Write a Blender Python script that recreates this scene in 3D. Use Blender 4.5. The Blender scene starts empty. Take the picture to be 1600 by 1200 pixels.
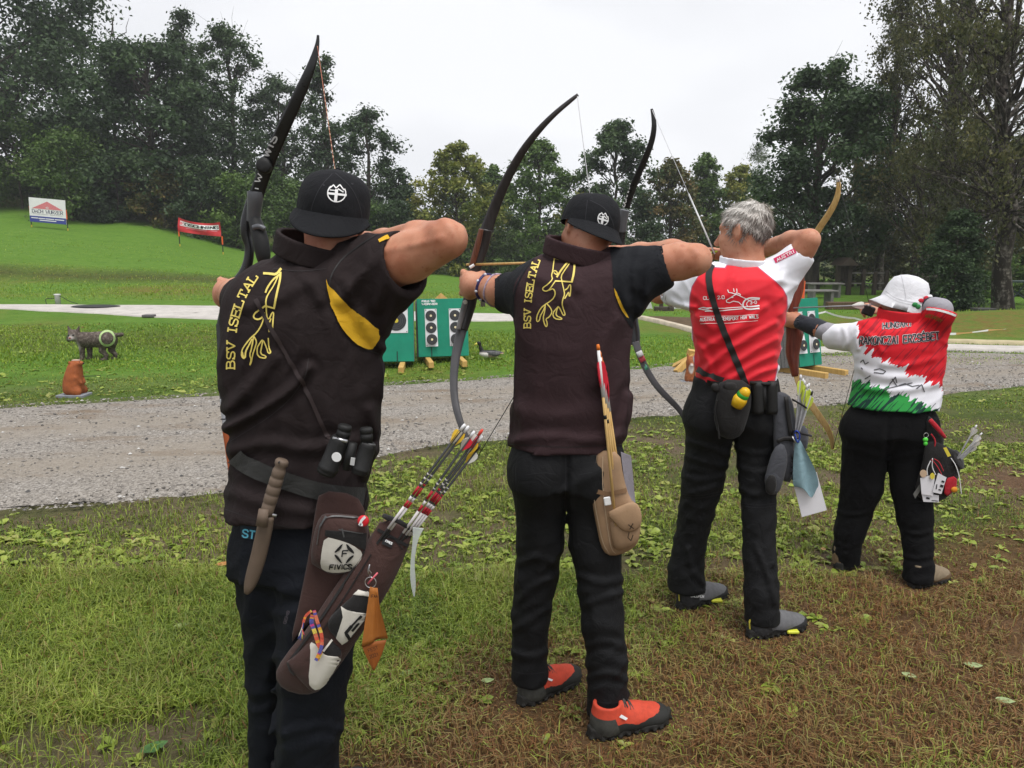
import bpy, bmesh, math, random
import numpy as np
from mathutils import Vector, Matrix
from mathutils.bvhtree import BVHTree

# ------------------------------------------------------------------ camera, sky, sun, exposure
SC = bpy.context.scene
COL = SC.collection
CH, PITCH, FPX = 1.6, math.radians(10.0), 1200.0
cam_d = bpy.data.cameras.new('camera'); cam_d.sensor_width = 36; cam_d.lens = 27; cam_d.clip_end = 900
cam = bpy.data.objects.new('camera', cam_d); COL.objects.link(cam)
cam.location = (0, 0, CH); cam.rotation_euler = (math.radians(90) - PITCH, 0, 0)
SC.camera = cam

W = bpy.data.worlds.new('World'); SC.world = W; W.use_nodes = True
nt = W.node_tree; nt.nodes.clear()
SUN_EL, SUN_AZ = math.radians(70), math.radians(150)
sky = nt.nodes.new('ShaderNodeTexSky'); sky.sky_type = 'NISHITA'; sky.sun_disc = False
sky.sun_elevation = SUN_EL; sky.sun_rotation = SUN_AZ
hs = nt.nodes.new('ShaderNodeHueSaturation'); hs.inputs['Saturation'].default_value = 0.12
tc = nt.nodes.new('ShaderNodeTexCoord')
mp = nt.nodes.new('ShaderNodeMapping'); mp.inputs['Scale'].default_value = (1, 1, 2.2)
nz = nt.nodes.new('ShaderNodeTexNoise'); nz.inputs['Scale'].default_value = 1.5; nz.inputs['Detail'].default_value = 4
rp = nt.nodes.new('ShaderNodeValToRGB')
rp.color_ramp.elements[0].position = .36; rp.color_ramp.elements[0].color = (3.35, 3.42, 3.66, 1)
rp.color_ramp.elements[1].position = .64; rp.color_ramp.elements[1].color = (4.85, 4.90, 5.05, 1)
mx = nt.nodes.new('ShaderNodeMixRGB'); mx.inputs[0].default_value = 0.9
bg = nt.nodes.new('ShaderNodeBackground'); bg.inputs['Strength'].default_value = 0.1
wo = nt.nodes.new('ShaderNodeOutputWorld')
L = nt.links.new
L(sky.outputs[0], hs.inputs['Color']); L(hs.outputs[0], mx.inputs[1])
L(tc.outputs['Generated'], mp.inputs[0]); L(mp.outputs[0], nz.inputs['Vector']); L(nz.outputs[0], rp.inputs[0])
L(rp.outputs[0], mx.inputs[2]); L(mx.outputs[0], bg.inputs[0]); L(bg.outputs[0], wo.inputs[0])

sd = bpy.data.lights.new('sun', 'SUN'); sd.energy = 1.5; sd.angle = math.radians(36); sd.color = (1, .975, .94)
so = bpy.data.objects.new('sun', sd); COL.objects.link(so)
so.rotation_euler = (math.radians(90) - SUN_EL, 0, math.pi - SUN_AZ)
so.rotation_euler = Vector((math.sin(SUN_AZ) * math.cos(SUN_EL), math.cos(SUN_AZ) * math.cos(SUN_EL), math.sin(SUN_EL))).to_track_quat('Z', 'Y').to_euler()
vs = SC.view_settings; vs.view_transform = 'Standard'; vs.look = 'None'; vs.gamma = 1; vs.exposure = 1.12; vs.use_curve_mapping = False
SC.cycles.max_bounces = 6; SC.cycles.diffuse_bounces = 3; SC.cycles.glossy_bounces = 3; SC.cycles.transparent_max_bounces = 8
SC.cycles.use_denoising = True

# ------------------------------------------------------------------ measuring helpers
_R, _U, _F = np.array((1., 0, 0)), np.array((0, math.sin(PITCH), math.cos(PITCH))), np.array((0, math.cos(PITCH), -math.sin(PITCH)))
CO = np.array((0, 0, CH))
def ray(u, v):
    return _F + (u - 800) / FPX * _R + (600 - v) / FPX * _U
def Q(u, v, Y):
    """a point of the place: bearing measured in the photograph, standing Y metres away"""
    d = ray(u, v); return CO + d * (Y / d[1])
def G(u, v, z=0.0):
    d = ray(u, v); return CO + d * ((z - CH) / d[2])
def PXM(u, v, Y):
    d = ray(u, v); return (Y / d[1]) / FPX          # metres in one measured pixel at that distance
rng = np.random.default_rng(11)

# ------------------------------------------------------------------ object helpers
ORG = {}
def empty(name, loc, label=None, cat=None, group=None):
    o = bpy.data.objects.new(name, None); COL.objects.link(o); o.location = loc; o.empty_display_size = .1
    ORG[o.name] = np.array(loc, float); tag(o, label, cat, group); return o
def tag(o, label=None, cat=None, group=None, kind=None):
    for k, v in (('label', label), ('category', cat), ('group', group), ('kind', kind)):
        if v: o[k] = v
    return o
def mesh(name, V, F, mat, parent=None, smooth=True, attrs=None, uv=None, corg=None):
    """world-space vertices -> one mesh object (a part when parent is given)"""
    V = np.asarray(V, np.float32).reshape(-1, 3)
    if parent is not None: org = ORG[parent.name]
    else:
        org = np.array(corg, float) if corg is not None else np.array((V[:, 0].mean(), V[:, 1].mean(), V[:, 2].min()))
    me = bpy.data.meshes.new(name)
    V2 = V - org.astype(np.float32)
    if isinstance(F, np.ndarray):
        n, k = F.shape
        me.vertices.add(len(V2)); me.vertices.foreach_set('co', V2.ravel())
        me.loops.add(n * k); me.loops.foreach_set('vertex_index', F.astype(np.int32).ravel())
        me.polygons.add(n); me.polygons.foreach_set('loop_start', np.arange(0, n * k, k, dtype=np.int32))
        me.update(calc_edges=True)
    else:
        me.from_pydata(V2.tolist(), [], [list(map(int, f)) for f in F]); me.update()
    me.polygons.foreach_set('use_smooth', np.full(len(me.polygons), smooth, dtype=bool))
    if attrs:
        for an, av in attrs.items():
            av = np.asarray(av, np.float32)
            if av.ndim == 1:
                a = me.attributes.new(an, 'FLOAT', 'POINT'); a.data.foreach_set('value', av)
            else:
                a = me.attributes.new(an, 'FLOAT_COLOR', 'POINT'); a.data.foreach_set('color', np.c_[av, np.ones(len(av))].astype(np.float32).ravel())
    for m in (mat if isinstance(mat, (list, tuple)) else [mat]): me.materials.append(m)
    o = bpy.data.objects.new(name, me); COL.objects.link(o)
    if parent is not None: o.parent = parent
    else: o.location = org
    ORG[o.name] = org
    return o
class MB:
    """collects shapes into one mesh"""
    def __init__(s): s.V = []; s.F = []; s.n = 0; s.M = []; s.m = 0
    def add(s, V, F):
        V = np.asarray(V, float).reshape(-1, 3); s.V.append(V)
        for f in F: s.F.append([i + s.n for i in f]); s.M.append(s.m)
        s.n += len(V); return s
    def box(s, c, size, rot=None, bev=0.0):
        x, y, z = np.array(size) / 2
        b = min(bev, x * .9, y * .9, z * .9)
        if b <= 0:
            V = np.array([(i, j, k) for k in (-z, z) for j in (-y, y) for i in (-x, x)])
            F = [(0, 2, 3, 1), (4, 5, 7, 6), (0, 1, 5, 4), (2, 6, 7, 3), (0, 4, 6, 2), (1, 3, 7, 5)]
        else:
            ring = [(-x + b, -y), (x - b, -y), (x, -y + b), (x, y - b), (x - b, y), (-x + b, y), (-x, y - b), (-x, -y + b)]
            rin = [(p * (x - b) / x if abs(p) == x else p, q * (y - b) / y if abs(q) == y else q) for p, q in ring]
            V = [(p, q, -z) for p, q in rin] + [(p, q, -z + b) for p, q in ring] + [(p, q, z - b) for p, q in ring] + [(p, q, z) for p, q in rin]
            F = [tuple(range(7, -1, -1)), tuple(range(24, 32))]
            for r in range(3):
                for i in range(8): F.append((r * 8 + i, r * 8 + (i + 1) % 8, r * 8 + 8 + (i + 1) % 8, r * 8 + 8 + i))
            V = np.array(V)
        if rot is not None: V = V @ np.array(rot).T
        return s.add(V + np.array(c), F)
    def tube(s, pts, rad, n=8, caps=True, up=None, flat=None):
        pts = np.asarray(pts, float); m = len(pts)
        rad = np.full(m, rad, float) if np.isscalar(rad) else np.asarray(rad, float)
        fl = rad if flat is None else (np.full(m, flat, float) if np.isscalar(flat) else np.asarray(flat, float))
        T = np.gradient(pts, axis=0); T /= np.linalg.norm(T, axis=1)[:, None] + 1e-12
        a = np.array(up, float) if up is not None else (np.array((0, 0, 1.)) if abs(T[0][2]) < .8 else np.array((1., 0, 0)))
        V = []
        for i in range(m):
            x = np.cross(a, T[i]); x /= np.linalg.norm(x) + 1e-12; y = np.cross(T[i], x)
            if up is None: a = y
            for k in range(n):
                t = 2 * math.pi * (k + .5) / n
                V.append(pts[i] + x * math.cos(t) * rad[i] + y * math.sin(t) * fl[i])
        F = [(i * n + k, i * n + (k + 1) % n, (i + 1) * n + (k + 1) % n, (i + 1) * n + k) for i in range(m - 1) for k in range(n)]
        if caps: F += [tuple(range(n - 1, -1, -1)), tuple(range((m - 1) * n, m * n))]
        return s.add(V, F)
    def ball(s, c, r, n=10, R=None):
        r = np.full(3, r) if np.isscalar(r) else np.array(r); V = []; F = []; m = n // 2 + 1
        for i in range(m + 1):
            p = math.pi * i / m
            for k in range(n):
                t = 2 * math.pi * k / n; V.append((math.sin(p) * math.cos(t), math.sin(p) * math.sin(t), math.cos(p)))
        for i in range(m):
            for k in range(n): F.append((i * n + k, (i + 1) * n + k, (i + 1) * n + (k + 1) % n, i * n + (k + 1) % n))
        V = np.array(V) * r
        if R is not None: V = V @ np.array(R).T
        return s.add(V + np.array(c), F)
    def lathe(s, prof, c, axis=(0, 0, 1), n=16):
        a = np.array(axis, float); a /= np.linalg.norm(a)
        x = np.cross(a, (0, 1, 0) if abs(a[1]) < .9 else (1, 0, 0)); x /= np.linalg.norm(x); y = np.cross(a, x)
        V = [np.array(c) + a * h + (x * math.cos(2 * math.pi * k / n) + y * math.sin(2 * math.pi * k / n)) * r for r, h in prof for k in range(n)]
        m = len(prof); F = [(i * n + k, i * n + (k + 1) % n, (i + 1) * n + (k + 1) % n, (i + 1) * n + k) for i in range(m - 1) for k in range(n)]
        F += [tuple(range(n - 1, -1, -1)), tuple(range((m - 1) * n, m * n))]
        return s.add(V, F)
    def build(s, name, mat, parent=None, smooth=False, corg=None):
        o = mesh(name, np.concatenate(s.V), s.F, mat, parent, smooth, corg=corg)
        if isinstance(mat, (list, tuple)): o.data.polygons.foreach_set('material_index', np.array(s.M, np.int32))
        return o
def smooth_poly(p, n=3):
    """Chaikin on an open polyline"""
    p = np.asarray(p, float)
    for _ in range(n):
        q = [p[0]]
        for a, b in zip(p[:-1], p[1:]): q += [a * .75 + b * .25, a * .25 + b * .75]
        q.append(p[-1]); p = np.array(q)
    return p
def closed_smooth(p, n=2):
    p = np.asarray(p, float)
    for _ in range(n):
        r = np.roll(p, -1, 0); p = np.stack([p * .75 + r * .25, p * .25 + r * .75], 1).reshape(-1, p.shape[1])
    return p
def resample(p, step):
    p = np.asarray(p, float); s = np.r_[0, np.cumsum(np.linalg.norm(np.diff(p, axis=0), axis=1))]
    n = max(2, int(round(s[-1] / step)) + 1); t = np.linspace(0, s[-1], n)
    return np.stack([np.interp(t, s, p[:, k]) for k in range(p.shape[1])], 1)

# ------------------------------------------------------------------ materials
def lin(h):
    return tuple(((c / 255) / 12.92 if c / 255 <= .04045 else ((c / 255 + .055) / 1.055) ** 2.4) for c in h)
class NB:
    def __init__(s, name):
        s.m = bpy.data.materials.new(name); s.m.use_nodes = True; s.t = s.m.node_tree; s.t.nodes.clear()
        s.out = s.t.nodes.new('ShaderNodeOutputMaterial'); s.b = s.n('ShaderNodeBsdfPrincipled'); s.l(s.b.outputs[0], s.out.inputs[0])
    def n(s, k, **kw):
        x = s.t.nodes.new(k)
        for a, v in kw.items(): setattr(x, a, v)
        return x
    def l(s, a, b): s.t.links.new(a, b)
    def val(s, sock, v):
        if hasattr(v, 'links') or hasattr(v, 'is_output'): s.l(v, sock)
        else: sock.default_value = (tuple(v) + (1,) if isinstance(v, (tuple, list)) and len(v) == 3 and sock.type == 'RGBA' else v)
    def coord(s, k='Object'):
        return s.n('ShaderNodeTexCoord').outputs[k]
    def noise(s, vec, scale, detail=3, rough=.55, dist=0):
        x = s.n('ShaderNodeTexNoise'); s.val(x.inputs['Scale'], scale); x.inputs['Detail'].default_value = detail
        x.inputs['Roughness'].default_value = rough; x.inputs['Distortion'].default_value = dist
        if vec is not None: s.l(vec, x.inputs['Vector'])
        return x.outputs[0]
    def mapping(s, vec, scale=(1, 1, 1), rot=(0, 0, 0), loc=(0, 0, 0)):
        x = s.n('ShaderNodeMapping'); x.inputs['Scale'].default_value = scale; x.inputs['Rotation'].default_value = rot; x.inputs['Location'].default_value = loc
        s.l(vec, x.inputs[0]); return x.outputs[0]
    def math(s, op, a, b=0.0, c=0.0, clamp=False):
        x = s.n('ShaderNodeMath', operation=op); x.use_clamp = clamp
        s.val(x.inputs[0], a); s.val(x.inputs[1], b)
        if op in ('MULTIPLY_ADD', 'SMOOTH_MIN', 'COMPARE'): s.val(x.inputs[2], c)
        return x.outputs[0]
    def ramp(s, fac, stops, interp='LINEAR'):
        x = s.n('ShaderNodeValToRGB'); x.color_ramp.interpolation = interp; e = x.color_ramp.elements
        while len(e) < len(stops): e.new(.5)
        for i, (p, c) in enumerate(stops): e[i].position = p; e[i].color = (tuple(c) + (1,))[:4]
        s.l(fac, x.inputs[0]); return x.outputs[0]
    def mix(s, f, a, b, mode='MIX'):
        x = s.n('ShaderNodeMixRGB', blend_type=mode); s.val(x.inputs[0], f); s.val(x.inputs[1], a); s.val(x.inputs[2], b); return x.outputs[0]
    def sstep(s, x, a, b):
        m = s.n('ShaderNodeMapRange'); s.val(m.inputs[0], x); m.inputs[1].default_value = a; m.inputs[2].default_value = b; m.clamp = True; return m.outputs[0]
    def attr(s, name, out='Fac'):
        return s.n('ShaderNodeAttribute', attribute_name=name).outputs[out]
    def sep(s, v):
        x = s.n('ShaderNodeSeparateXYZ'); s.l(v, x.inputs[0]); return x.outputs
    def bump(s, h, strength=.3, dist=.01):
        x = s.n('ShaderNodeBump'); x.inputs['Strength'].default_value = strength; x.inputs['Distance'].default_value = dist
        s.l(h, x.inputs['Height']); s.l(x.outputs[0], s.b.inputs['Normal'])
    def fin(s, col=None, rough=None, spec=None, metal=None, sheen=None, sss=None):
        if col is not None: s.val(s.b.inputs['Base Color'], col)
        if rough is not None: s.val(s.b.inputs['Roughness'], rough)
        if spec is not None: s.b.inputs['Specular IOR Level'].default_value = spec
        if metal is not None: s.b.inputs['Metallic'].default_value = metal
        if sheen: s.b.inputs['Sheen Weight'].default_value = sheen; s.b.inputs['Sheen Roughness'].default_value = .5
        if sss: s.b.inputs['Subsurface Weight'].default_value = sss; s.b.inputs['Subsurface Radius'].default_value = (1, .35, .2); s.b.inputs['Subsurface Scale'].default_value = .012
        return s.m
_MC = {}
def mat(name, col, rough=.75, var=.12, vs=18, bump=.15, bs=260, spec=.3, metal=0, sheen=0, stretch=None, bd=.002):
    if name in _MC: return _MC[name]
    b = NB(name); c = b.coord()
    if stretch: c = b.mapping(c, stretch)
    f = b.noise(c, vs, 4)
    lo = tuple(x * (1 - var) for x in col); hi = tuple(min(1, x * (1 + var)) for x in col)
    cc = b.ramp(f, [(.3, lo), (.7, hi)])
    if bump: b.bump(b.noise(c, bs, 3), bump, bd)
    r = b.sstep(b.noise(c, vs * 2.7, 2), .2, .8); r = b.math('MULTIPLY_ADD', r, .16, rough - .08)
    _MC[name] = b.fin(cc, r, spec, metal, sheen); return _MC[name]
def wood(name, a, bcol, scale=14, rough=.6, axis=(8, 8, .6)):
    if name in _MC: return _MC[name]
    b = NB(name); c = b.mapping(b.coord(), axis)
    f = b.noise(c, scale, 5, .6, .8); cc = b.ramp(f, [(.32, a), (.55, bcol), (.72, a)])
    b.bump(f, .25, .003); _MC[name] = b.fin(cc, rough, .35); return _MC[name]
# ------------------------------------------------------------------ implicit-surface modelling (bodies, clothes, shoes, bags)
def smin(a, b, k):
    h = np.clip(.5 + .5 * (b - a) / k, 0, 1); return b + (a - b) * h - k * h * (1 - h)
def smax(a, b, k): return -smin(-a, -b, k)
def s_cone(P, a, b, ra, rb):
    a = np.asarray(a, np.float32); ab = np.asarray(b, np.float32) - a
    t = np.clip(((P - a) @ ab) / max(float(ab @ ab), 1e-9), 0, 1)
    return np.linalg.norm(P - a - t[:, None] * ab, axis=1) - (ra + (rb - ra) * t)
def s_chain(P, pts, rad, k=.0):
    d = None
    for i in range(len(pts) - 1):
        e = s_cone(P, pts[i], pts[i + 1], rad[i], rad[i + 1])
        d = e if d is None else (smin(d, e, k) if k else np.minimum(d, e))
    return d
def s_ell(P, c, r, R=None):
    p = P - np.asarray(c, np.float32)
    if R is not None: p = p @ np.asarray(R, np.float32)      # columns of R = local axes
    r = np.asarray(r, np.float32); k0 = np.linalg.norm(p / r, axis=1); k1 = np.linalg.norm(p / (r * r), axis=1) + 1e-9
    return k0 * (k0 - 1) / k1
def s_stack(P, rows, pw=2.3):
    """rows (z, cx, cy, a, b), top to bottom or bottom to top: an upright form with a measured outline"""
    r = np.array(sorted(rows), np.float32); z = P[:, 2]; zz = np.clip(z, r[0, 0], r[-1, 0])
    cx, cy, a, b = (np.interp(zz, r[:, 0], r[:, i]) for i in (1, 2, 3, 4))
    q = (np.abs((P[:, 0] - cx) / a) ** pw + np.abs((P[:, 1] - cy) / b) ** pw) ** (1 / pw)
    d = (q - 1) * np.minimum(a, b)
    return np.maximum(d, np.maximum(z - r[-1, 0], r[0, 0] - z))
def smooth_rows(rows, n=24):
    r = np.array(sorted(rows)); z = np.linspace(r[0, 0], r[-1, 0], n)
    o = np.stack([np.interp(z, r[:, 0], r[:, i]) for i in range(5)], 1)
    for _ in range(2):
        o[1:-1, 1:] = o[1:-1, 1:] * .5 + (o[:-2, 1:] + o[2:, 1:]) * .25
    return [tuple(x) for x in o]
def s_band(P, c, R, a, b, h, t):
    p = (P - np.asarray(c, np.float32)) @ np.asarray(R, np.float32)
    q = np.abs(np.sqrt((p[:, 0] / a) ** 2 + (p[:, 1] / b) ** 2) - 1) * min(a, b) - t
    return np.maximum(q, np.abs(p[:, 2]) - h)
def frame(z, x=(1, 0, 0)):
    z = np.array(z, float); z /= np.linalg.norm(z); x = np.array(x, float); x -= z * (x @ z); x /= np.linalg.norm(x)
    return np.stack([x, np.cross(z, x), z], 1)
def rotm(ax, deg):
    return np.array(Matrix.Rotation(math.radians(deg), 3, ax))
def folds(P, seed, along, freq, amp, sharp=1.0):
    """irregular cloth folds running roughly along a direction: thin crests that start and die out"""
    r = np.random.default_rng(seed); d = np.array(along, float); d /= np.linalg.norm(d); out = 0
    w = np.stack([np.sin(P @ (r.normal(size=3) * freq * .16) + r.uniform(0, 6)) + .5 * np.sin(P @ (r.normal(size=3) * freq * .4) + r.uniform(0, 6)) for _ in range(3)], 1) * (.8 / freq)
    X = P + w
    for i in range(4):
        k = r.normal(size=3); k -= d * (k @ d); k /= np.linalg.norm(k); k = k * freq * r.uniform(.7, 1.5) + d * freq * r.uniform(-.55, .55)
        s = np.sin(X @ k + r.uniform(0, 6)); m = np.clip(.5 + 1.1 * np.sin(P @ (r.normal(size=3) * freq * .17) + r.uniform(0, 6)), 0, 1)
        out = out + ((1 - np.abs(s)) ** 1.6 * 1.6 - .55) * m
    return (amp * sharp * .75 * out).astype(np.float32)
def surfnet(fn, lo, hi, h, coarse=4, relax=1):
    lo = np.array(lo, float); n = np.ceil((np.array(hi) - lo) / h / coarse).astype(int) * coarse + 1
    H = h * coarse; nc = (n - 1) // coarse + 1
    g = [lo[i] + H * np.arange(nc[i]) for i in range(3)]
    C = np.stack(np.meshgrid(*g, indexing='ij'), -1).reshape(-1, 3).astype(np.float32)
    dc = fn(C).reshape(nc)
    blk = np.minimum.reduce([np.abs(dc[i:nc[0] - 1 + i, j:nc[1] - 1 + j, k:nc[2] - 1 + k]) for i in (0, 1) for j in (0, 1) for k in (0, 1)])
    sg = [dc[i:nc[0] - 1 + i, j:nc[1] - 1 + j, k:nc[2] - 1 + k] < 0 for i in (0, 1) for j in (0, 1) for k in (0, 1)]
    act = (blk < H * 1.3) | (np.logical_or.reduce(sg) & ~np.logical_and.reduce(sg))
    m = np.zeros(n, bool)
    for i, j, k in np.argwhere(act): m[i * coarse:i * coarse + coarse + 1, j * coarse:j * coarse + coarse + 1, k * coarse:k * coarse + coarse + 1] = True
    D = np.repeat(np.repeat(np.repeat(np.where(dc < 0, -1., 1.), coarse, 0), coarse, 1), coarse, 2)[:n[0], :n[1], :n[2]].astype(np.float32)
    idx = np.argwhere(m)
    pts = (lo + idx * h).astype(np.float32); out = np.empty(len(pts), np.float32)
    for s in range(0, len(pts), 400000): out[s:s + 400000] = fn(pts[s:s + 400000])
    D[m] = out
    ins = D < 0
    cnt = sum(ins[i:n[0] - 1 + i, j:n[1] - 1 + j, k:n[2] - 1 + k].astype(np.int8) for i in (0, 1) for j in (0, 1) for k in (0, 1))
    cells = np.argwhere((cnt > 0) & (cnt < 8))
    vid = np.full(n - 1, -1, np.int64); vid[tuple(cells.T)] = np.arange(len(cells))
    acc = np.zeros((len(cells), 3)); w = np.zeros(len(cells))
    cs = np.array([(i, j, k) for i in (0, 1) for j in (0, 1) for k in (0, 1)])
    val = [D[tuple((cells + c).T)] for c in cs]
    for a in range(8):
        for b in range(a + 1, 8):
            if np.abs(cs[a] - cs[b]).sum() != 1: continue
            x = (val[a] < 0) != (val[b] < 0); t = val[a] / np.where(x, val[a] - val[b], 1)
            acc[x] += (cs[a] + t[:, None] * (cs[b] - cs[a]))[x]; w[x] += 1
    V = lo + (cells + acc / w[:, None]) * h
    Fs = []
    for ax in range(3):
        o = [1, 2] if ax == 0 else ([0, 2] if ax == 1 else [0, 1])
        A = ins; sl0 = [slice(None)] * 3; sl1 = [slice(None)] * 3
        sl0[ax] = slice(0, n[ax] - 1); sl1[ax] = slice(1, n[ax])
        e = np.argwhere(A[tuple(sl0)] != A[tuple(sl1)])
        e = e[(e[:, o[0]] > 0) & (e[:, o[1]] > 0) & (e[:, o[0]] < n[o[0]] - 1) & (e[:, o[1]] < n[o[1]] - 1)]
        flip = A[tuple(e.T)]
        q = []
        for da, db in ((1, 1), (0, 1), (0, 0), (1, 0)):
            c = e.copy(); c[:, o[0]] -= da; c[:, o[1]] -= db; q.append(vid[tuple(c.T)])
        q = np.stack(q, 1)
        if ax == 1: flip = ~flip
        q[~flip] = q[~flip][:, ::-1]; Fs.append(q)
    F = np.concatenate(Fs); F = F[(F >= 0).all(1)]
    for _ in range(relax):
        S = np.zeros_like(V); c = np.zeros(len(V))
        for k in range(4):
            np.add.at(S, F[:, k], V[F[:, (k + 1) % 4]] + V[F[:, (k + 3) % 4]]); np.add.at(c, F[:, k], 2)
        V = V * .5 + .5 * S / np.maximum(c, 1)[:, None]
    return V, F
def bvh(V, F):
    return BVHTree.FromPolygons(np.asarray(V).tolist(), F.tolist() if isinstance(F, np.ndarray) else [list(map(int, f)) for f in F])

# ------------------------------------------------------------------ print and embroidery laid onto a surface
def hit(tr, u, v, off, fallback=None):
    d = ray(u, v); d = d / np.linalg.norm(d)
    if tr is None:
        return CO + d * (fallback / d[1]) - d * off
    h = tr.ray_cast(Vector(CO), Vector(d))
    if h[0] is None: return None
    n = h[1]
    if n.dot(Vector(d)) > 0: n = -n
    return np.array(h[0] + n * off)
def lay(name, strokes, width, tr, m, parent, off=.0018, step=2.5, closed=False, fills=(), Y=None):
    V = []; F = []
    for st in strokes:
        w = width
        if isinstance(st, tuple) and len(st) == 2 and np.isscalar(st[1]): st, w = st
        p = resample(st, step); T = np.gradient(p, axis=0); T /= np.linalg.norm(T, axis=1)[:, None] + 1e-9
        N = np.stack([-T[:, 1], T[:, 0]], 1); prev = None
        p = p.copy(); p[0] -= T[0] * w * .25; p[-1] += T[-1] * w * .25
        for q, n in zip(p, N):
            a, b = hit(tr, *(q + n * w / 2), off, Y), hit(tr, *(q - n * w / 2), off, Y)
            if a is None or b is None or (prev is not None and np.linalg.norm(a - V[prev]) > .06): prev = None; continue
            V += [a, b]
            if prev is not None: F.append((prev, prev + 1, len(V) - 1, len(V) - 2))
            prev = len(V) - 2
    for poly in fills:
        p = np.asarray(poly, float); y0, y1 = p[:, 1].min(), p[:, 1].max(); rows = np.linspace(y0 + .01, y1 - .01, max(3, int((y1 - y0) / 1.5))); prev = None
        for y in rows:
            xs = []
            for a, b in zip(p, np.roll(p, -1, 0)):
                if (a[1] > y) != (b[1] > y): xs.append(a[0] + (y - a[1]) / (b[1] - a[1]) * (b[0] - a[0]))
            if len(xs) < 2: prev = None; continue
            g_ = [x for x in np.linspace(min(xs), max(xs), 24) if hit(tr, x, y, off, Y) is not None]
            if len(g_) < 3: prev = None; continue
            r = [hit(tr, x, y, off, Y) for x in np.linspace(g_[0], g_[-1], 7)]
            if any(k is None for k in r): prev = None; continue
            V += r; c = len(V) - 7
            if prev is not None: F += [(prev + i, prev + i + 1, c + i + 1, c + i) for i in range(6)]
            prev = c
    if not F: return None
    return mesh(name, V, F, m, parent, smooth=True)
_G = {  # stroke letters on a 4 x 6 field
 'A': [[(0, 0), (2, 6), (4, 0)], [(.8, 2.1), (3.2, 2.1)]], 'B': [[(0, 0), (0, 6), (2.6, 6), (3.6, 5.3), (3.6, 3.9), (2.7, 3.2), (0, 3.2)], [(2.7, 3.2), (4, 2.4), (4, .8), (2.9, 0), (0, 0)]],
 'C': [[(4, 4.8), (3.2, 6), (1, 6), (0, 4.8), (0, 1.2), (1, 0), (3.2, 0), (4, 1.2)]], 'D': [[(0, 0), (0, 6), (2.6, 6), (4, 4.6), (4, 1.4), (2.6, 0), (0, 0)]],
 'E': [[(4, 6), (0, 6), (0, 0), (4, 0)], [(0, 3.1), (3.2, 3.1)]], 'F': [[(4, 6), (0, 6), (0, 0)], [(0, 3.1), (3.2, 3.1)]],
 'G': [[(4, 4.8), (3.2, 6), (1, 6), (0, 4.8), (0, 1.2), (1, 0), (3.2, 0), (4, 1), (4, 2.9), (2.4, 2.9)]], 'H': [[(0, 0), (0, 6)], [(4, 0), (4, 6)], [(0, 3), (4, 3)]],
 'I': [[(2, 0), (2, 6)]], 'K': [[(0, 0), (0, 6)], [(4, 6), (.3, 2.8)], [(1.3, 3.6), (4, 0)]], 'L': [[(0, 6), (0, 0), (3.8, 0)]], 'M': [[(0, 0), (0, 6), (2, 2), (4, 6), (4, 0)]],
 'N': [[(0, 0), (0, 6), (4, 0), (4, 6)]], 'O': [[(1, 0), (0, 1.2), (0, 4.8), (1, 6), (3, 6), (4, 4.8), (4, 1.2), (3, 0), (1, 0)]], 'P': [[(0, 0), (0, 6), (3, 6), (4, 5.1), (4, 3.7), (3, 2.8), (0, 2.8)]],
 'R': [[(0, 0), (0, 6), (3, 6), (4, 5.1), (4, 3.8), (3, 2.9), (0, 2.9)], [(2, 2.9), (4, 0)]], 'S': [[(3.9, 4.8), (3, 6), (1, 6), (.1, 5.1), (.1, 3.9), (1, 3.2), (3, 2.8), (3.9, 2.1), (3.9, .9), (3, 0), (1, 0), (0, 1.1)]],
 'T': [[(0, 6), (4, 6)], [(2, 6), (2, 0)]], 'U': [[(0, 6), (0, 1.2), (1, 0), (3, 0), (4, 1.2), (4, 6)]], 'V': [[(0, 6), (2, 0), (4, 6)]], 'W': [[(0, 6), (1, 0), (2, 4.5), (3, 0), (4, 6)]],
 'X': [[(0, 0), (4, 6)], [(0, 6), (4, 0)]], 'Y': [[(0, 6), (2, 2.8), (4, 6)], [(2, 2.8), (2, 0)]], 'Z': [[(0, 6), (4, 6), (0, 0), (4, 0)]], '-': [[(.8, 3), (3.2, 3)]], '.': [[(1.8, 0), (1.8, .7)]],
 '0': [[(1, 0), (0, 1.2), (0, 4.8), (1, 6), (3, 6), (4, 4.8), (4, 1.2), (3, 0), (1, 0)]], '1': [[(1, 5), (2.2, 6), (2.2, 0)]], '2': [[(0, 5), (1, 6), (3, 6), (4, 5), (4, 3.8), (0, 0), (4, 0)]], '3': [[(0, 5.2), (1, 6), (3, 6), (4, 5.2), (4, 3.8), (3, 3.1), (1.6, 3.1)], [(3, 3.1), (4, 2.3), (4, .9), (3, 0), (1, 0), (0, .9)]]}
_SER = {'B': [(-.6, 0, .4, 0), (-.6, 6, .4, 6)], 'I': [(1, 0, 3, 0), (1, 6, 3, 6)], 'V': [(-.8, 6, 1.1, 6), (2.9, 6, 4.8, 6)], 'E': [(-.6, 0, .3, 0), (-.6, 6, .3, 6), (4, 0, 4, 1.5), (4, 6, 4, 4.6), (3.1, 2.4, 3.1, 3.8)],
        'L': [(-.8, 6, 1, 6), (-.8, 0, .3, 0), (3.9, 0, 3.9, 1.8)], 'T': [(0, 6, 0, 4.6), (4, 6, 4, 4.6), (1, 0, 3, 0)], 'A': [(-.9, 0, .9, 0), (3.1, 0, 4.9, 0)], 'S': [(3.9, 4.6, 3.9, 6.1), (0, 0, 0, 1.5)]}
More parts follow.
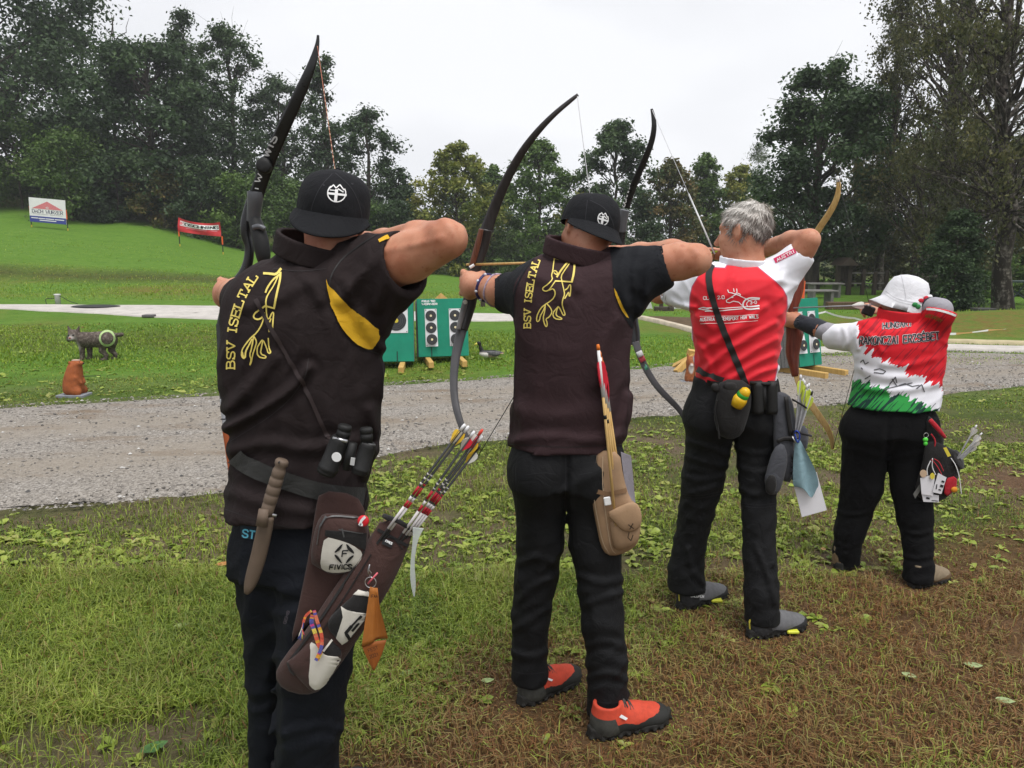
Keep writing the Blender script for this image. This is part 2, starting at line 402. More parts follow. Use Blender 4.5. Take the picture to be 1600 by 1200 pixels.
def letters(txt, path, height, width=None, gap=.3, serif=False, slant=0.0):
    """strokes of a line of writing along a baseline; fills the baseline's length"""
    p = resample(path, .5); s = np.r_[0, np.cumsum(np.linalg.norm(np.diff(p, axis=0), axis=1))]
    T = np.gradient(p, axis=0); T /= np.linalg.norm(T, axis=1)[:, None]
    adv = []
    for c in txt: adv.append({' ': 3.0, 'I': 2.2, '.': 1.5, 'W': 5, 'M': 5}.get(c, 4.0))
    un = s[-1] / (sum(adv) + gap * 4 * (len(txt) - 1)); k = height / 6; x = 0; out = []
    for c, a in zip(txt, adv):
        src = 'E' if c == 'É' else c
        g = list(_G.get(src, []))
        if c == 'É': g = g + [[(1.5, 6.9), (2.8, 7.9)]]
        if serif: g = g + [[(e[0], e[1]), (e[2], e[3])] for e in _SER.get(src, [])]
        for st in g:
            q = []
            for px, py in st:
                lx = x + (px / 4 * a if c not in 'I.' else (px - 2) + a / 2) * un + slant * py * k
                j = np.clip(lx, 0, s[-1]); b = np.array((np.interp(j, s, p[:, 0]), np.interp(j, s, p[:, 1])))
                t = np.array((np.interp(j, s, T[:, 0]), np.interp(j, s, T[:, 1]))); t /= np.linalg.norm(t); nrm = np.array((t[1], -t[0]))
                q.append(b + t * (lx - j) + nrm * py * k)
            out.append(np.array(q))
        x += (a + gap * 4) * un
    return out
# ------------------------------------------------------------------ terrain
_PU = np.array([-700, 0, 200, 400, 650, 800, 1000, 1250, 1450, 1600, 2300.])
_PY = np.array([-60, 10.3, 11.6, 13, 17, 20, 21.5, 22.6, 30, 40, 60, 120, 260.])
_PZ = np.array([
 [0, 0, .14, .33, .42, .62, .75, 1.12, 2.0, 3.6, 7, 15, 30],
 [0, 0, .14, .33, .42, .60, .70, 1.16, 1.95, 3.5, 7, 15, 30],
 [0, 0, .14, .33, .42, .57, .64, 1.07, 1.65, 2.9, 6, 13, 26],
 [0, 0, .14, .33, .40, .48, .55, .75, 1.0, 1.6, 4, 10, 20],
 [0, 0, .12, .25, .30, .30, .30, .30, .25, .3, 1.5, 5, 12],
 [0, 0, .10, .20, .22, .18, .15, .15, .08, 0, .3, 2, 8],
 [0, 0, .08, .15, .10, .05, .02, 0, 0, 0, 0, 1, 5],
 [0, 0, .02, .06, .06, .02, 0, 0, 0, 0, 0, 1, 5],
 [0, 0, .00, .04, .20, .02, 0, 0, 0, 0, 0, 1, 5],
 [0, 0, .00, .04, .24, .05, 0, 0, 0, 0, 0, 1, 5],
 [0, 0, .00, .04, .24, .05, 0, 0, 0, 0, 0, 1, 5]])
def vnoise(x, y, s, seed):
    x = np.asarray(x, float) * s; y = np.asarray(y, float) * s; xi = np.floor(x).astype(np.int64); yi = np.floor(y).astype(np.int64); fx = x - xi; fy = y - yi
    def hsh(a, b):
        n = (a * 374761393 + b * 668265263 + seed * 974711) & 0xffffffff; n = ((n ^ (n >> 13)) * 1274126177) & 0xffffffff; return ((n ^ (n >> 16)) & 0xffff) / 65535.
    fx = fx * fx * (3 - 2 * fx); fy = fy * fy * (3 - 2 * fy)
    return (hsh(xi, yi) * (1 - fx) + hsh(xi + 1, yi) * fx) * (1 - fy) + (hsh(xi, yi + 1) * (1 - fx) + hsh(xi + 1, yi + 1) * fx) * fy
def fbm(x, y, s, seed, o=3):
    return sum(vnoise(x, y, s * 2 ** i, seed + i) * .5 ** i for i in range(o)) / sum(.5 ** i for i in range(o))
def terr(x, y):
    x = np.asarray(x, float); y = np.asarray(y, float)
    u = np.clip(800 + 1218 * x / np.maximum(y, 4), _PU[0], _PU[-1])
    cols = np.stack([np.interp(y, _PY, z) for z in _PZ], 0)
    j = np.clip(np.searchsorted(_PU, u) - 1, 0, len(_PU) - 2); f = (u - _PU[j]) / (_PU[j + 1] - _PU[j]); f = f * f * (3 - 2 * f)
    shp = x.shape; c = cols.reshape(len(_PU), -1); k = np.arange(c.shape[1]); j = j.reshape(-1); f = f.reshape(-1)
    z = (c[j, k] * (1 - f) + c[j + 1, k] * f).reshape(shp)
    d = np.hypot(x, y)
    return z + (fbm(x, y, .9, 3) - .5) * .03 * np.clip((d - 5) / 4, 0, 1) + (fbm(x, y, .25, 9) - .5) * .25 * np.clip((d - 11) / 12, 0, 1)
def GT(u, v):
    d = ray(u, v); t = np.arange(1, 140, .03); p = CO + t[:, None] * d
    k = np.argmax(p[:, 2] < terr(p[:, 0], p[:, 1])); return p[k]
def onz(x, y): return np.array((x, y, float(terr(np.array([x]), np.array([y]))[0])))
def at(u, Y):
    """ground point at a bearing and a distance"""
    x = (u - 800) / 1218 * Y; return onz(x, Y)
def inpoly(x, y, poly):
    x = np.asarray(x); c = np.zeros(x.shape, bool); p = np.asarray(poly)
    for a, b in zip(p, np.roll(p, -1, 0)):
        if a[1] == b[1]: continue
        k = ((a[1] > y) != (b[1] > y)) & (x < (b[0] - a[0]) * (y - a[1]) / (b[1] - a[1]) + a[0]); c ^= k
    return c
def sdpoly(x, y, poly):
    p = np.asarray(poly, float); d = np.full(np.shape(x), 1e9)
    for a, b in zip(p, np.roll(p, -1, 0)):
        e = b - a; t = np.clip(((x - a[0]) * e[0] + (y - a[1]) * e[1]) / (e @ e), 0, 1); d = np.minimum(d, np.hypot(x - a[0] - t * e[0], y - a[1] - t * e[1]))
    return np.where(inpoly(x, y, p), -d, d)
_RN = [(-900, 900), (-300, 850), (0, 806), (170, 794), (345, 776), (480, 748), (600, 716), (700, 697), (800, 687), (900, 672), (1000, 655), (1100, 646), (1300, 637), (1480, 618), (1600, 606), (1900, 585), (2600, 560)]
_RF = [(-900, 690), (-300, 656), (0, 637), (170, 627), (345, 617), (450, 611), (600, 601), (800, 589), (985, 576), (1050, 571), (1200, 562), (1300, 556), (1480, 550), (1600, 552), (1900, 551), (2600, 545)]
ROADN = resample(np.array([G(*p)[:2] for p in _RN]), .25); ROADF = np.array([G(*p)[:2] for p in _RF])
ROADF = resample(ROADF, np.linalg.norm(np.diff(ROADF, axis=0), axis=1).sum() / (len(ROADN) - 1)); ROADF = np.stack([np.interp(np.linspace(0, 1, len(ROADN)), np.linspace(0, 1, len(ROADF)), ROADF[:, k]) for k in (0, 1)], 1)
ROAD = np.r_[ROADN, ROADF[::-1]]
DIRT = np.array([G(*p)[:2] for p in [(640, 1230), (700, 1140), (850, 1095), (960, 1020), (1080, 955), (1180, 900), (1290, 892), (1420, 835), (1520, 790), (1600, 752), (1900, 700), (2600, 900), (3000, 1500), (500, 1500)]])
def dirt(x, y):
    s = sdpoly(x, y, DIRT); return np.clip(.64 - s / .8 + (fbm(x, y, 1.5, 21, 4) - .5) * 2.6 - .32 * np.clip((2.2 - y) / .9, 0, 1), 0, 1)
def bare(x, y):
    """trodden soil showing between the plants"""
    e = np.clip(1 - np.abs(sdpoly(x, y, ROAD)) / .55, 0, 1)
    return np.clip((fbm(x, y, 1.35, 5, 4) - .57) * 9, 0, 1) * .9 + e * .55

gx = np.r_[-260, -160, -100, -70, -52, np.arange(-42, -16, .8), np.arange(-16, 16, .3), np.arange(16, 42.1, .8), 52, 70, 100, 160, 260]
gy = np.r_[-60, -30, -15, -8, -4, np.arange(-2, 14, .22), np.arange(14, 46, .4), np.arange(46, 80, 2), 90, 110, 140, 180, 260]
X, Y = np.meshgrid(gx, gy); Z = terr(X, Y)
ny, nx = X.shape; ii = np.arange(ny * nx).reshape(ny, nx)
F = np.stack([ii[:-1, :-1], ii[:-1, 1:], ii[1:, 1:], ii[1:, :-1]], -1).reshape(-1, 4)
xf, yf = X.ravel(), Y.ravel()
u_ = 800 + 1218 * xf / np.maximum(yf, 4)
near = np.clip((9 - yf) / 3, 0, 1)
zr = np.clip(dirt(xf, yf) * near, 0, 1)
band = np.exp(-((yf - 19.6) / 1.6) ** 2) * np.clip((900 - u_) / 300, 0, 1) * np.clip(.35 + (fbm(xf, yf, .35, 31) - .4) * 2.2, 0, 1)
rid = np.exp(-((yf - 15.8) / 1.5) ** 2) * np.clip((u_ - 1150) / 200, 0, 1)
patch = np.clip((fbm(xf, yf, .5, 41) - .55) * 4, 0, 1) * np.clip((yf - 8) / 2, 0, 1) * np.clip((24 - yf) / 4, 0, 1) * .6
zg = np.clip(band * 1.1 + rid + patch, 0, 1)
ditch_bankshade = np.exp(-((yf - 22.05) / .48) ** 2) * np.clip((620 - u_) / 200, 0, 1) * (.7 + .6 * fbm(xf, yf, .8, 12)) + .55 * np.exp(-((yf - 11.9) / .8) ** 2) * np.clip((980 - u_) / 200, 0, 1)  # dark ditch line, plus the near bank's slope shading painted into the ground colour
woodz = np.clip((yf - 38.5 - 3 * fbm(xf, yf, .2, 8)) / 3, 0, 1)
zb = np.clip(ditch_bankshade + woodz, 0, 1)
b = NB('ground_turf'); c = b.coord()
z = b.n('ShaderNodeAttribute', attribute_name='zone').outputs['Color']; s = b.n('ShaderNodeSeparateColor'); b.l(z, s.inputs[0])
n1 = b.noise(c, .9, 5); n2 = b.noise(c, 11, 6, .72); n3 = b.noise(c, 60, 3, .7); n4 = b.noise(c, 4.5, 4, .6)
far = b.sstep(b.sep(c)[1], 7.0, 10.0)
grass_far = b.ramp(b.math('ADD', b.math('ADD', b.math('MULTIPLY', n4, .4), b.math('MULTIPLY', n2, .4)), b.math('MULTIPLY', b.noise(b.mapping(c, (.25, 1.3, 1), (0, 0, .2)), 1.4, 4), .2)), [(.32, (.052, .118, .012)), (.5, (.088, .180, .019)), (.66, (.135, .228, .034))])
soil = b.ramp(b.math('ADD', b.math('MULTIPLY', n2, .5), b.math('MULTIPLY', n3, .5)), [(.3, (.055, .040, .026)), (.5, (.125, .092, .060)), (.7, (.21, .16, .11))])
moss = b.ramp(n2, [(.3, (.028, .038, .009)), (.7, (.085, .100, .025))])
nearc = b.mix(b.sstep(n1, .38, .60), moss, soil)
nearc = b.mix(b.math('MULTIPLY', s.outputs[0], .85), nearc, b.ramp(b.math('ADD', b.math('MULTIPLY', n2, .5), b.math('MULTIPLY', n3, .5)), [(.3, (.040, .020, .010)), (.5, (.100, .052, .024)), (.7, (.19, .105, .052))]))
cc = b.mix(far, nearc, grass_far)
dry = b.ramp(n2, [(.3, (.10, .085, .018)), (.55, (.17, .115, .030)), (.75, (.22, .15, .05))])
cc = b.mix(b.math('MULTIPLY', s.outputs[1], b.sstep(n4, .30, .62)), cc, dry)
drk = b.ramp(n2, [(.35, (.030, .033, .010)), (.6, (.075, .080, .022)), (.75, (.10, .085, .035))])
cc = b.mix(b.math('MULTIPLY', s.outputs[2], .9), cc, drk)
b.bump(b.math('ADD', b.math('MULTIPLY', n2, .6), b.math('MULTIPLY', n3, .4)), .9, .05)
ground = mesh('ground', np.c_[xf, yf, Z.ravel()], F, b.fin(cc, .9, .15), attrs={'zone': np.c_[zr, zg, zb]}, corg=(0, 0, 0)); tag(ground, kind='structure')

# ------------------------------------------------------------------ gravel road
m = 26; n = len(ROADN); t = np.linspace(0, 1, m)
R = ROADN[:, None, :] * (1 - t)[None, :, None] + ROADF[:, None, :] * t[None, :, None]
w = (fbm(R[..., 0], R[..., 1], 1.1, 77) - .5)
R[:, 0] += (ROADN - ROADF) / np.linalg.norm(ROADN - ROADF, axis=1)[:, None] * w[:, :1] * .9
R[:, -1] -= (ROADN - ROADF) / np.linalg.norm(ROADN - ROADF, axis=1)[:, None] * w[:, -1:] * .6
RZ = terr(R[..., 0], R[..., 1]) - .012 + .034 * np.minimum(1, np.sin(t * math.pi) * 5)[None] + (fbm(R[..., 0], R[..., 1], 2.5, 55) - .5) * .012
ii = np.arange(n * m).reshape(n, m); F = np.stack([ii[:-1, :-1], ii[1:, :-1], ii[1:, 1:], ii[:-1, 1:]], -1).reshape(-1, 4)
b = NB('gravel'); c = b.coord(); a = b.attr('across')
vo = b.n('ShaderNodeTexVoronoi'); vo.inputs['Scale'].default_value = 64; b.l(c, vo.inputs['Vector'])
v2 = b.n('ShaderNodeTexVoronoi'); v2.inputs['Scale'].default_value = 140; b.l(c, v2.inputs['Vector'])
bw = b.n('ShaderNodeRGBToBW'); b.l(vo.outputs['Color'], bw.inputs[0]); bw2 = b.n('ShaderNodeRGBToBW'); b.l(v2.outputs['Color'], bw2.inputs[0])
st = b.ramp(b.math('ADD', b.math('MULTIPLY', bw.outputs[0], .55), b.math('MULTIPLY', bw2.outputs[0], .45)), [(.2, (.115, .106, .098)), (.45, (.225, .203, .178)), (.62, (.30, .273, .240)), (.85, (.41, .385, .355))])
sand = b.ramp(b.noise(c, 22, 5, .7), [(.3, (.205, .175, .142)), (.7, (.31, .27, .22))])
tr_ = b.math('ADD', b.sstep(b.math('ABSOLUTE', b.math('SUBTRACT', b.math('ABSOLUTE', b.math('SUBTRACT', a, .47)), .17)), .14, .03), b.math('MULTIPLY', b.math('SUBTRACT', b.noise(b.mapping(c, (.35, 1, 1)), 1.6, 4), .5), 1.5), clamp=True)
cc = b.mix(b.math('MULTIPLY', tr_, .75), st, sand)
cc = b.mix(b.sstep(b.noise(b.mapping(c, (.4, 1.2, 1)), 2.2, 4), .54, .72), cc, (.175, .130, .088))
b.bump(b.math('ADD', b.math('MULTIPLY', vo.outputs['Distance'], -.8), b.math('MULTIPLY', b.noise(c, 30, 4), .6)), .7, .02)
road = mesh('gravel_road', np.c_[R.reshape(-1, 2), RZ.ravel()], F, b.fin(cc, .85, .25), attrs={'across': np.tile(t, n)}, corg=(0, 0, 0)); tag(road, kind='structure')

def strip(name, front, rear, m, lift=.02, kind='structure', n=90, thick=.0):
    f = np.array([GT(*p) for p in front]); r = np.array([GT(*p) for p in rear])
    def rs(p): s = np.r_[0, np.cumsum(np.linalg.norm(np.diff(p, axis=0), axis=1))]; q = np.linspace(0, s[-1], n); return np.stack([np.interp(q, s, p[:, k]) for k in range(3)], 1)
    f, r = rs(f), rs(r); V = []
    for k in range(7):
        p = f + (r - f) * k / 6; p[:, 2] = terr(p[:, 0], p[:, 1]) + lift; V.append(p)
    skirt = f.copy(); skirt[:, 2] = V[0][:, 2] - lift - .05; V = [skirt] + V
    V = np.stack(V, 1); ii = np.arange(n * 8).reshape(n, 8); F = np.stack([ii[:-1, :-1], ii[1:, :-1], ii[1:, 1:], ii[:-1, 1:]], -1).reshape(-1, 4)
    o = mesh(name, V.reshape(-1, 3), F, m, corg=(0, 0, 0)); tag(o, kind=kind); return o
b = NB('pale_concrete'); c = b.coord(); f = b.noise(c, 3.5, 5, .65); g = b.noise(b.mapping(c, (.5, 2.5, 1)), 7, 4, .7)
cc = b.ramp(f, [(.3, (.37, .345, .32)), (.7, (.53, .495, .46))]); cc = b.mix(b.sstep(g, .63, .70), cc, (.07, .065, .05)); b.bump(f, .2, .01)
PALE = b.fin(cc, .8, .3)
strip('concrete_path', [(-500, 478), (-200, 480), (0, 483), (100, 488), (200, 494), (345, 500), (500, 501), (600, 501), (700, 502), (860, 503), (960, 502)],
      [(-500, 472), (-200, 475), (0, 477), (100, 477), (200, 478), (345, 479), (500, 484), (600, 487), (700, 489), (860, 491), (960, 493)], PALE, .02)
strip('kerb_path', [(1230, 554), (1330, 551), (1480, 549), (1600, 552), (1900, 558)], [(1230, 549), (1330, 545), (1480, 542), (1600, 545), (1900, 549)], PALE, .05)
strip('kerb_edging', [(1420, 537.5), (1480, 536.5), (1600, 540), (1900, 546)], [(1420, 535), (1480, 534), (1600, 537), (1900, 542)], mat('edging_stone', (.42, .36, .22), .85, .2, 6), .05)
strip('path_edging', [(986, 497.5), (1020, 504), (1060, 514), (1100, 526)], [(986, 496), (1020, 501.5), (1060, 511), (1100, 521)], mat('edging_pale', (.45, .39, .30), .85, .2, 6), .07)
strip('soil_bed', [(1012, 501), (1050, 508), (1100, 519), (1180, 530)], [(1012, 496), (1050, 497), (1100, 499), (1180, 500)], mat('bed_soil', (.085, .055, .028), .95, .35, 9, .6, 30, bd=.02), .03)

# ------------------------------------------------------------------ foliage
def leaf_mat(name, lo, mid, hi, trans=.35, rough=.55):
    b = NB(name); a = b.attr('tone'); cc = b.ramp(a, [(.08, lo), (.5, mid), (.92, hi)])
    b.fin(cc, rough, .35); t = b.n('ShaderNodeBsdfTranslucent'); b.l(cc, t.inputs[0]); mx = b.n('ShaderNodeMixShader'); mx.inputs[0].default_value = trans
    b.l(b.b.outputs[0], mx.inputs[1]); b.l(t.outputs[0], mx.inputs[2]); b.l(mx.outputs[0], b.out.inputs[0]); return b.m
LEAF = {'dark': leaf_mat('leaf_dark', (.022, .044, .016), (.043, .082, .027), (.080, .130, .042)),
        'mid': leaf_mat('leaf_mid', (.042, .082, .017), (.085, .150, .030), (.15, .23, .055)),
        'bush': leaf_mat('leaf_bush', (.038, .074, .013), (.080, .145, .024), (.145, .23, .046)),
        'yellow': leaf_mat('leaf_yellow', (.080, .110, .018), (.165, .195, .030), (.30, .29, .06)),
        'orange': leaf_mat('leaf_orange', (.048, .066, .016), (.095, .100, .025), (.22, .14, .04)),
        'birch': leaf_mat('leaf_birch', (.042, .052, .018), (.084, .090, .028), (.16, .15, .05)),
        'pale': leaf_mat('leaf_pale', (.09, .12, .07), (.15, .19, .11), (.22, .26, .16))}
BARK = mat('bark_grey', (.062, .052, .042), .9, .45, 9, .7, 40, .15, stretch=(1, 1, .3), bd=.02)
b = NB('bark_birch'); c = b.coord(); f = b.noise(b.mapping(c, (1, 1, .55)), 5.5, 5, .7); g = b.noise(b.mapping(c, (1, 1, 3)), 6, 4)
cc = b.mix(b.sstep(f, .36, .52), b.ramp(g, [(.35, (.075, .062, .05)), (.7, (.30, .27, .24))]), (.030, .024, .018)); b.bump(f, .6, .02); BIRCH = b.fin(cc, .85, .2)
def leaves(C, R, n, size, r, flat=.0, tone=None, droop=0.0):
    """n leaf blades spread through clumps C of radius R"""
    k = r.integers(0, len(C), n); d = r.normal(size=(n, 3)); d /= np.linalg.norm(d, axis=1)[:, None]
    rad = np.minimum(np.abs(r.normal(0, .62, n)) + .12, 1.22)
    sc = R[k] if R.ndim == 2 else np.repeat(R[k][:, None], 3, 1)
    p = C[k] + d * rad[:, None] * sc
    nrm = d * .6 + r.normal(size=(n, 3)) * .7 + np.array((0, 0, .7)); nrm /= np.linalg.norm(nrm, axis=1)[:, None]
    t = np.cross(nrm, r.normal(size=(n, 3))); t[:, 2] -= droop; t /= np.linalg.norm(t, axis=1)[:, None]; w = np.cross(nrm, t)
    s = size * r.uniform(.6, 1.35, n)[:, None]
    V = np.stack([p - t * s * .5, p + w * s * .30 - t * s * .05 + nrm * s * .06, p + t * s * .5, p - w * s * .30 - t * s * .05 + nrm * s * .06], 1)
    ct = r.normal(.5, .13, len(C)) if tone is None else tone
    tn = np.clip(ct[k] + r.normal(0, .16, n), 0, 1)
    return V.reshape(-1, 3), np.arange(n * 4).reshape(n, 4), np.repeat(tn, 4)
def tube_arr(mb, a, b_, ra, rb, r, n=5, seg=4, wob=.08):
    t = np.linspace(0, 1, seg + 1)[:, None]; L = np.linalg.norm(b_ - a); p = a + (b_ - a) * t; p[1:-1] += r.normal(size=(seg - 1, 3)) * L * wob * .35
    mb.tube(p, np.linspace(ra, rb, seg + 1), n, caps=False); return p
def tree(name, label, base, H, env, nleaf, lsize, lm, seed, trunk_r=.16, bark=None, nclump=46, clump=.17, bole=.22, lean=(0, 0), limbs=True, group='trees at the edge of the field', twigs=0, droop=0, cat='tree', bright=0.0):
    """env: (height share, radius in metres) outline of the crown"""
    r = np.random.default_rng(seed); base = np.array(base, float); o = empty(name, base, label, cat, group); bark = bark or BARK
    e = np.array(env); axis = lambda z: base + np.array((lean[0] * z, lean[1] * z, z * H))
    mb = MB(); zz = np.linspace(-.02, min(.97, e[-1, 0] * .96), 9); p = np.array([axis(q) for q in zz]); p[1:] += r.normal(size=(8, 3)) * np.array((.02, .02, 0)) * H * .35
    mb.tube(p, trunk_r * np.r_[1.35, np.linspace(1, .12, 8)], 8, caps=False)
    C = []; R = []; tone = []
    for i in range(nclump):
        z = r.uniform(e[0, 0], e[-1, 0]) if i > 3 else e[-1, 0] * (.97 - .05 * i); er = np.interp(z, e[:, 0], e[:, 1])
        a = r.uniform(0, 6.283); q = er * math.sqrt(r.uniform(.12, 1)) * .86 * r.uniform(.8, 1.12)
        c = axis(z) + np.array((math.cos(a) * q, math.sin(a) * q, 0)); cr = clump * H * r.uniform(.55, 1.15) * (.55 + .45 * min(1, er / (e[:, 1].max() + 1e-6)))
        C.append(c); R.append((cr, cr, cr * (.72 if not droop else 1.25))); tone.append(r.normal(.46 + bright, .15))
        if limbs and (i % 2 == 0 or droop):
            s = axis(max(bole * .8, z - r.uniform(.10, .24))); tube_arr(mb, s, c, trunk_r * r.uniform(.16, .34), trunk_r * .04, r)
            for _ in range(twigs):
                f = c + r.normal(size=3) * cr * np.array((.8, .8, .9)); tube_arr(mb, c * .6 + s * .4, f, trunk_r * .07, trunk_r * .015, r, 4, 3, .2)
    mb.build('trunk', bark, o, True)
    V, F, tn = leaves(np.array(C), np.array(R), nleaf, lsize, r, tone=np.array(tone), droop=droop)
    mesh('crown', V, F, LEAF[lm], o, smooth=False, attrs={'tone': tn}); return o
def px_tree(u, Y, vtop, hw, **k):
    """a tree whose height and spread are measured in the photograph"""
    base = at(u, Y); top = Q(u, vtop, Y)[2]; H = top - base[2]; w = hw * 1.38 * PXM(u, 300, Y); k["nleaf"] = int(k["nleaf"] * 1.32); k['lsize'] *= .94; shape = k.pop('shape', 'round')
    prof = {'round': [(.16, .55), (.30, .92), (.5, 1.0), (.7, .82), (.86, .5), (.97, .16)], 'oak': [(.12, .6), (.3, .8), (.45, 1), (.6, .8), (.75, .95), (.9, .5), (1, .14)],
            'tall': [(.12, .8), (.3, 1), (.5, .75), (.7, .5), (.88, .34), (1, .08)], 'cone': [(.02, .85), (.15, 1), (.4, .92), (.65, .7), (.85, .4), (1, .05)], 'maple': [(.02, .95), (.18, 1.1), (.42, 1.1), (.64, .95), (.82, .66), (.93, .38), (1, .12)],
            'full': [(.02, .9), (.2, 1.05), (.45, 1.0), (.7, .9), (.88, .62), (.98, .2)]}[shape]
    return tree(k.pop('name', 'deciduous_tree'), k.pop('label'), base, H, [(a, r_ * w) for a, r_ in prof], **k)
GL = 'trees on the wooded slope'; GC = 'young maples behind the lawn'; GR = 'tall trees at the wood edge'
px_tree(-5, 45, -330, 160, label='huge dark tree at the left edge rising past the top of the picture', nleaf=46000, lsize=.28, lm='dark', seed=1, trunk_r=.4, shape='full', nclump=130, clump=.11, group=GL)
px_tree(250, 43, 66, 112, label='broad dense dark maple above the slope behind the white sign', nleaf=30000, lsize=.25, lm='dark', seed=2, trunk_r=.28, shape='full', nclump=150, clump=.13, group=GL)
px_tree(308, 48, 14, 34, label='slender ragged tree whose thin top pokes above the dense dark maple', nleaf=5200, lsize=.2, lm='dark', seed=3, trunk_r=.16, shape='tall', nclump=40, clump=.075, group=GL, twigs=2)
px_tree(375, 47, 46, 66, label='open crowned oak just left of the tall black bow', nleaf=10500, lsize=.21, lm='dark', seed=4, trunk_r=.22, shape='oak', nclump=56, clump=.095, group=GL, twigs=2)
px_tree(448, 50, 120, 48, label='smaller open oak partly hidden behind the tall black bow', nleaf=7000, lsize=.2, lm='dark', seed=5, trunk_r=.2, shape='oak', nclump=40, clump=.10, group=GL, twigs=1)
px_tree(515, 46, 82, 52, label='airy oak with sky showing through, above the nearest black cap', nleaf=8500, lsize=.2, lm='dark', seed=6, trunk_r=.2, shape='tall', nclump=52, clump=.085, group=GL, twigs=2)
px_tree(580, 45, 172, 52, label='loose rounded oak right of the nearest black cap', nleaf=8000, lsize=.2, lm='dark', seed=7, trunk_r=.2, shape='oak', nclump=44, clump=.10, group=GL, twigs=2)
px_tree(626, 44, 262, 30, label='low dark tree ending the wooded slope beside the raised elbow', nleaf=5000, lsize=.19, lm='dark', seed=8, trunk_r=.14, shape='cone', nclump=34, clump=.14, group=GL)
# dead leafless tree
o = empty('bare_tree', at(190, 44), 'dead leafless tree sticking up behind the dense dark maple', 'tree', GL); mb = MB(); r = np.random.default_rng(5); b0 = np.array(o.location)
tp = Q(178, 24, 44); tube_arr(mb, b0, tp, .13, .02, r, 6, 7, .05)
for i in range(13):
    s = b0 + (tp - b0) * r.uniform(.62, .95); tube_arr(mb, s, s + np.array((r.uniform(-1.1, 1.1), r.uniform(-.6, .6), r.uniform(.6, 1.9))), .035, .008, r, 4, 4, .15)
mb.build('trunk', BARK, o, True)
for u, Y, vt, hw, lb, sd, lm_, nl in [(42, 41.5, 188, 76, 'leafy hazel bush behind the white sign', 11, 'bush', 12000), (118, 39, 205, 52, 'grey-green bush right of the white sign', 12, 'mid', 7500), (190, 40, 240, 50, 'dark bush at the foot of the dense dark maple', 13, 'dark', 7000),
      (262, 40, 268, 44, 'low bush with withered brown leaves behind the red banner', 14, 'orange', 5000), (318, 40.5, 250, 50, 'dark rounded bush above the red banner', 15, 'dark', 7500), (372, 40, 272, 42, 'bush left of the black bow riser', 16, 'bush', 7000),
      (430, 39.5, 268, 46, 'bright green bush right of the black bow riser', 17, 'mid', 8500), (500, 40, 285, 44, 'green bush behind the nearest black cap', 18, 'mid', 6500), (560, 40, 305, 46, 'green bush right of the nearest black cap', 19, 'bush', 7500), (620, 40.5, 318, 44, 'dark green bush behind the bent nearest elbow', 20, 'dark', 7000)]:
    px_tree(u, Y, vt, hw, name='bush', cat='bush', label=lb, nleaf=nl, lsize=.17, lm=lm_, seed=sd, trunk_r=.06, shape='full', nclump=40, clump=.22, bole=.02, group='bushes along the foot of the wood', limbs=False)
for u, Y, vt, hw, lb, sd, lm_, nl, sh in [(715, 42, 228, 58, 'yellowing maple right of the nearest archer\'s elbow', 31, 'yellow', 12500, 'maple'), (770, 47, 262, 40, 'green maple behind the dark longbow limb', 32, 'mid', 7000, 'maple'), (842, 43, 222, 58, 'mid green maple right of the dark longbow limb', 33, 'mid', 12500, 'maple'),
      (905, 48, 300, 42, 'small maple between the two taller green maples', 34, 'yellow', 7000, 'maple'), (958, 42, 188, 56, 'tallest dark green maple behind the second black cap', 35, 'dark', 14000, 'maple'), (1046, 43, 252, 38, 'maple turning orange right of the tallest maple', 36, 'orange', 9000, 'maple'),
      (1098, 45, 236, 40, 'narrow green maple left of the grey haired head', 37, 'mid', 8500, 'tall'), (1150, 46, 262, 44, 'yellow-green maple above the grey haired head', 38, 'yellow', 9000, 'maple')]:
    px_tree(u, Y, vt, hw, label=lb, nleaf=int(nl * 1.15), lsize=.20, lm=lm_, seed=sd, trunk_r=.13, shape=sh, nclump=120, clump=.088, group=GC, bright=.06)
for u, Y, vt, hw, lb, sd, lm_ in [(655, 41, 385, 42, 'pale green shrub on the lawn edge left of the longbow grip', 41, 'bush'), (742, 41, 392, 36, 'low dark shrub behind the longbow grip', 42, 'mid'), (1000, 41, 380, 50, 'low dark shrub behind the second archer\'s elbow', 43, 'dark'), (1090, 42, 390, 50, 'low shrub behind the third archer\'s strap', 44, 'mid')]:
    px_tree(u, Y, vt, hw, name='shrub', cat='shrub', label=lb, nleaf=4500, lsize=.15, lm=lm_, seed=sd, trunk_r=.05, shape='full', nclump=26, clump=.28, bole=.02, group='shrubs at the far lawn edge', limbs=False)
px_tree(1178, 60, 226, 26, label='faint pale distant birch left of the great dark maple', nleaf=5200, lsize=.12, lm='pale', seed=45, trunk_r=.08, shape='oak', nclump=40, clump=.11, group=GR)
px_tree(1272, 29, 84, 102, label='great dark maple behind the wooden bow tip', nleaf=25000, lsize=.17, lm='dark', seed=51, trunk_r=.24, shape='round', nclump=90, clump=.10, bole=.16, group=GR, twigs=1)
px_tree(1378, 31, -20, 62, label='thin tall birch between the dark maple and the large birch', nleaf=11000, lsize=.13, lm='birch', seed=52, trunk_r=.17, bark=BIRCH, shape='tall', nclump=70, clump=.065, group=GR, twigs=3, droop=.8)
px_tree(1450, 26, -190, 112, label='large bare topped birch with many upright limbs above the white hat', nleaf=20000, lsize=.125, lm='birch', seed=53, trunk_r=.30, bark=BIRCH, shape='round', nclump=110, clump=.055, bole=.1, lean=(.9, .3), group=GR, twigs=4, droop=1.0)
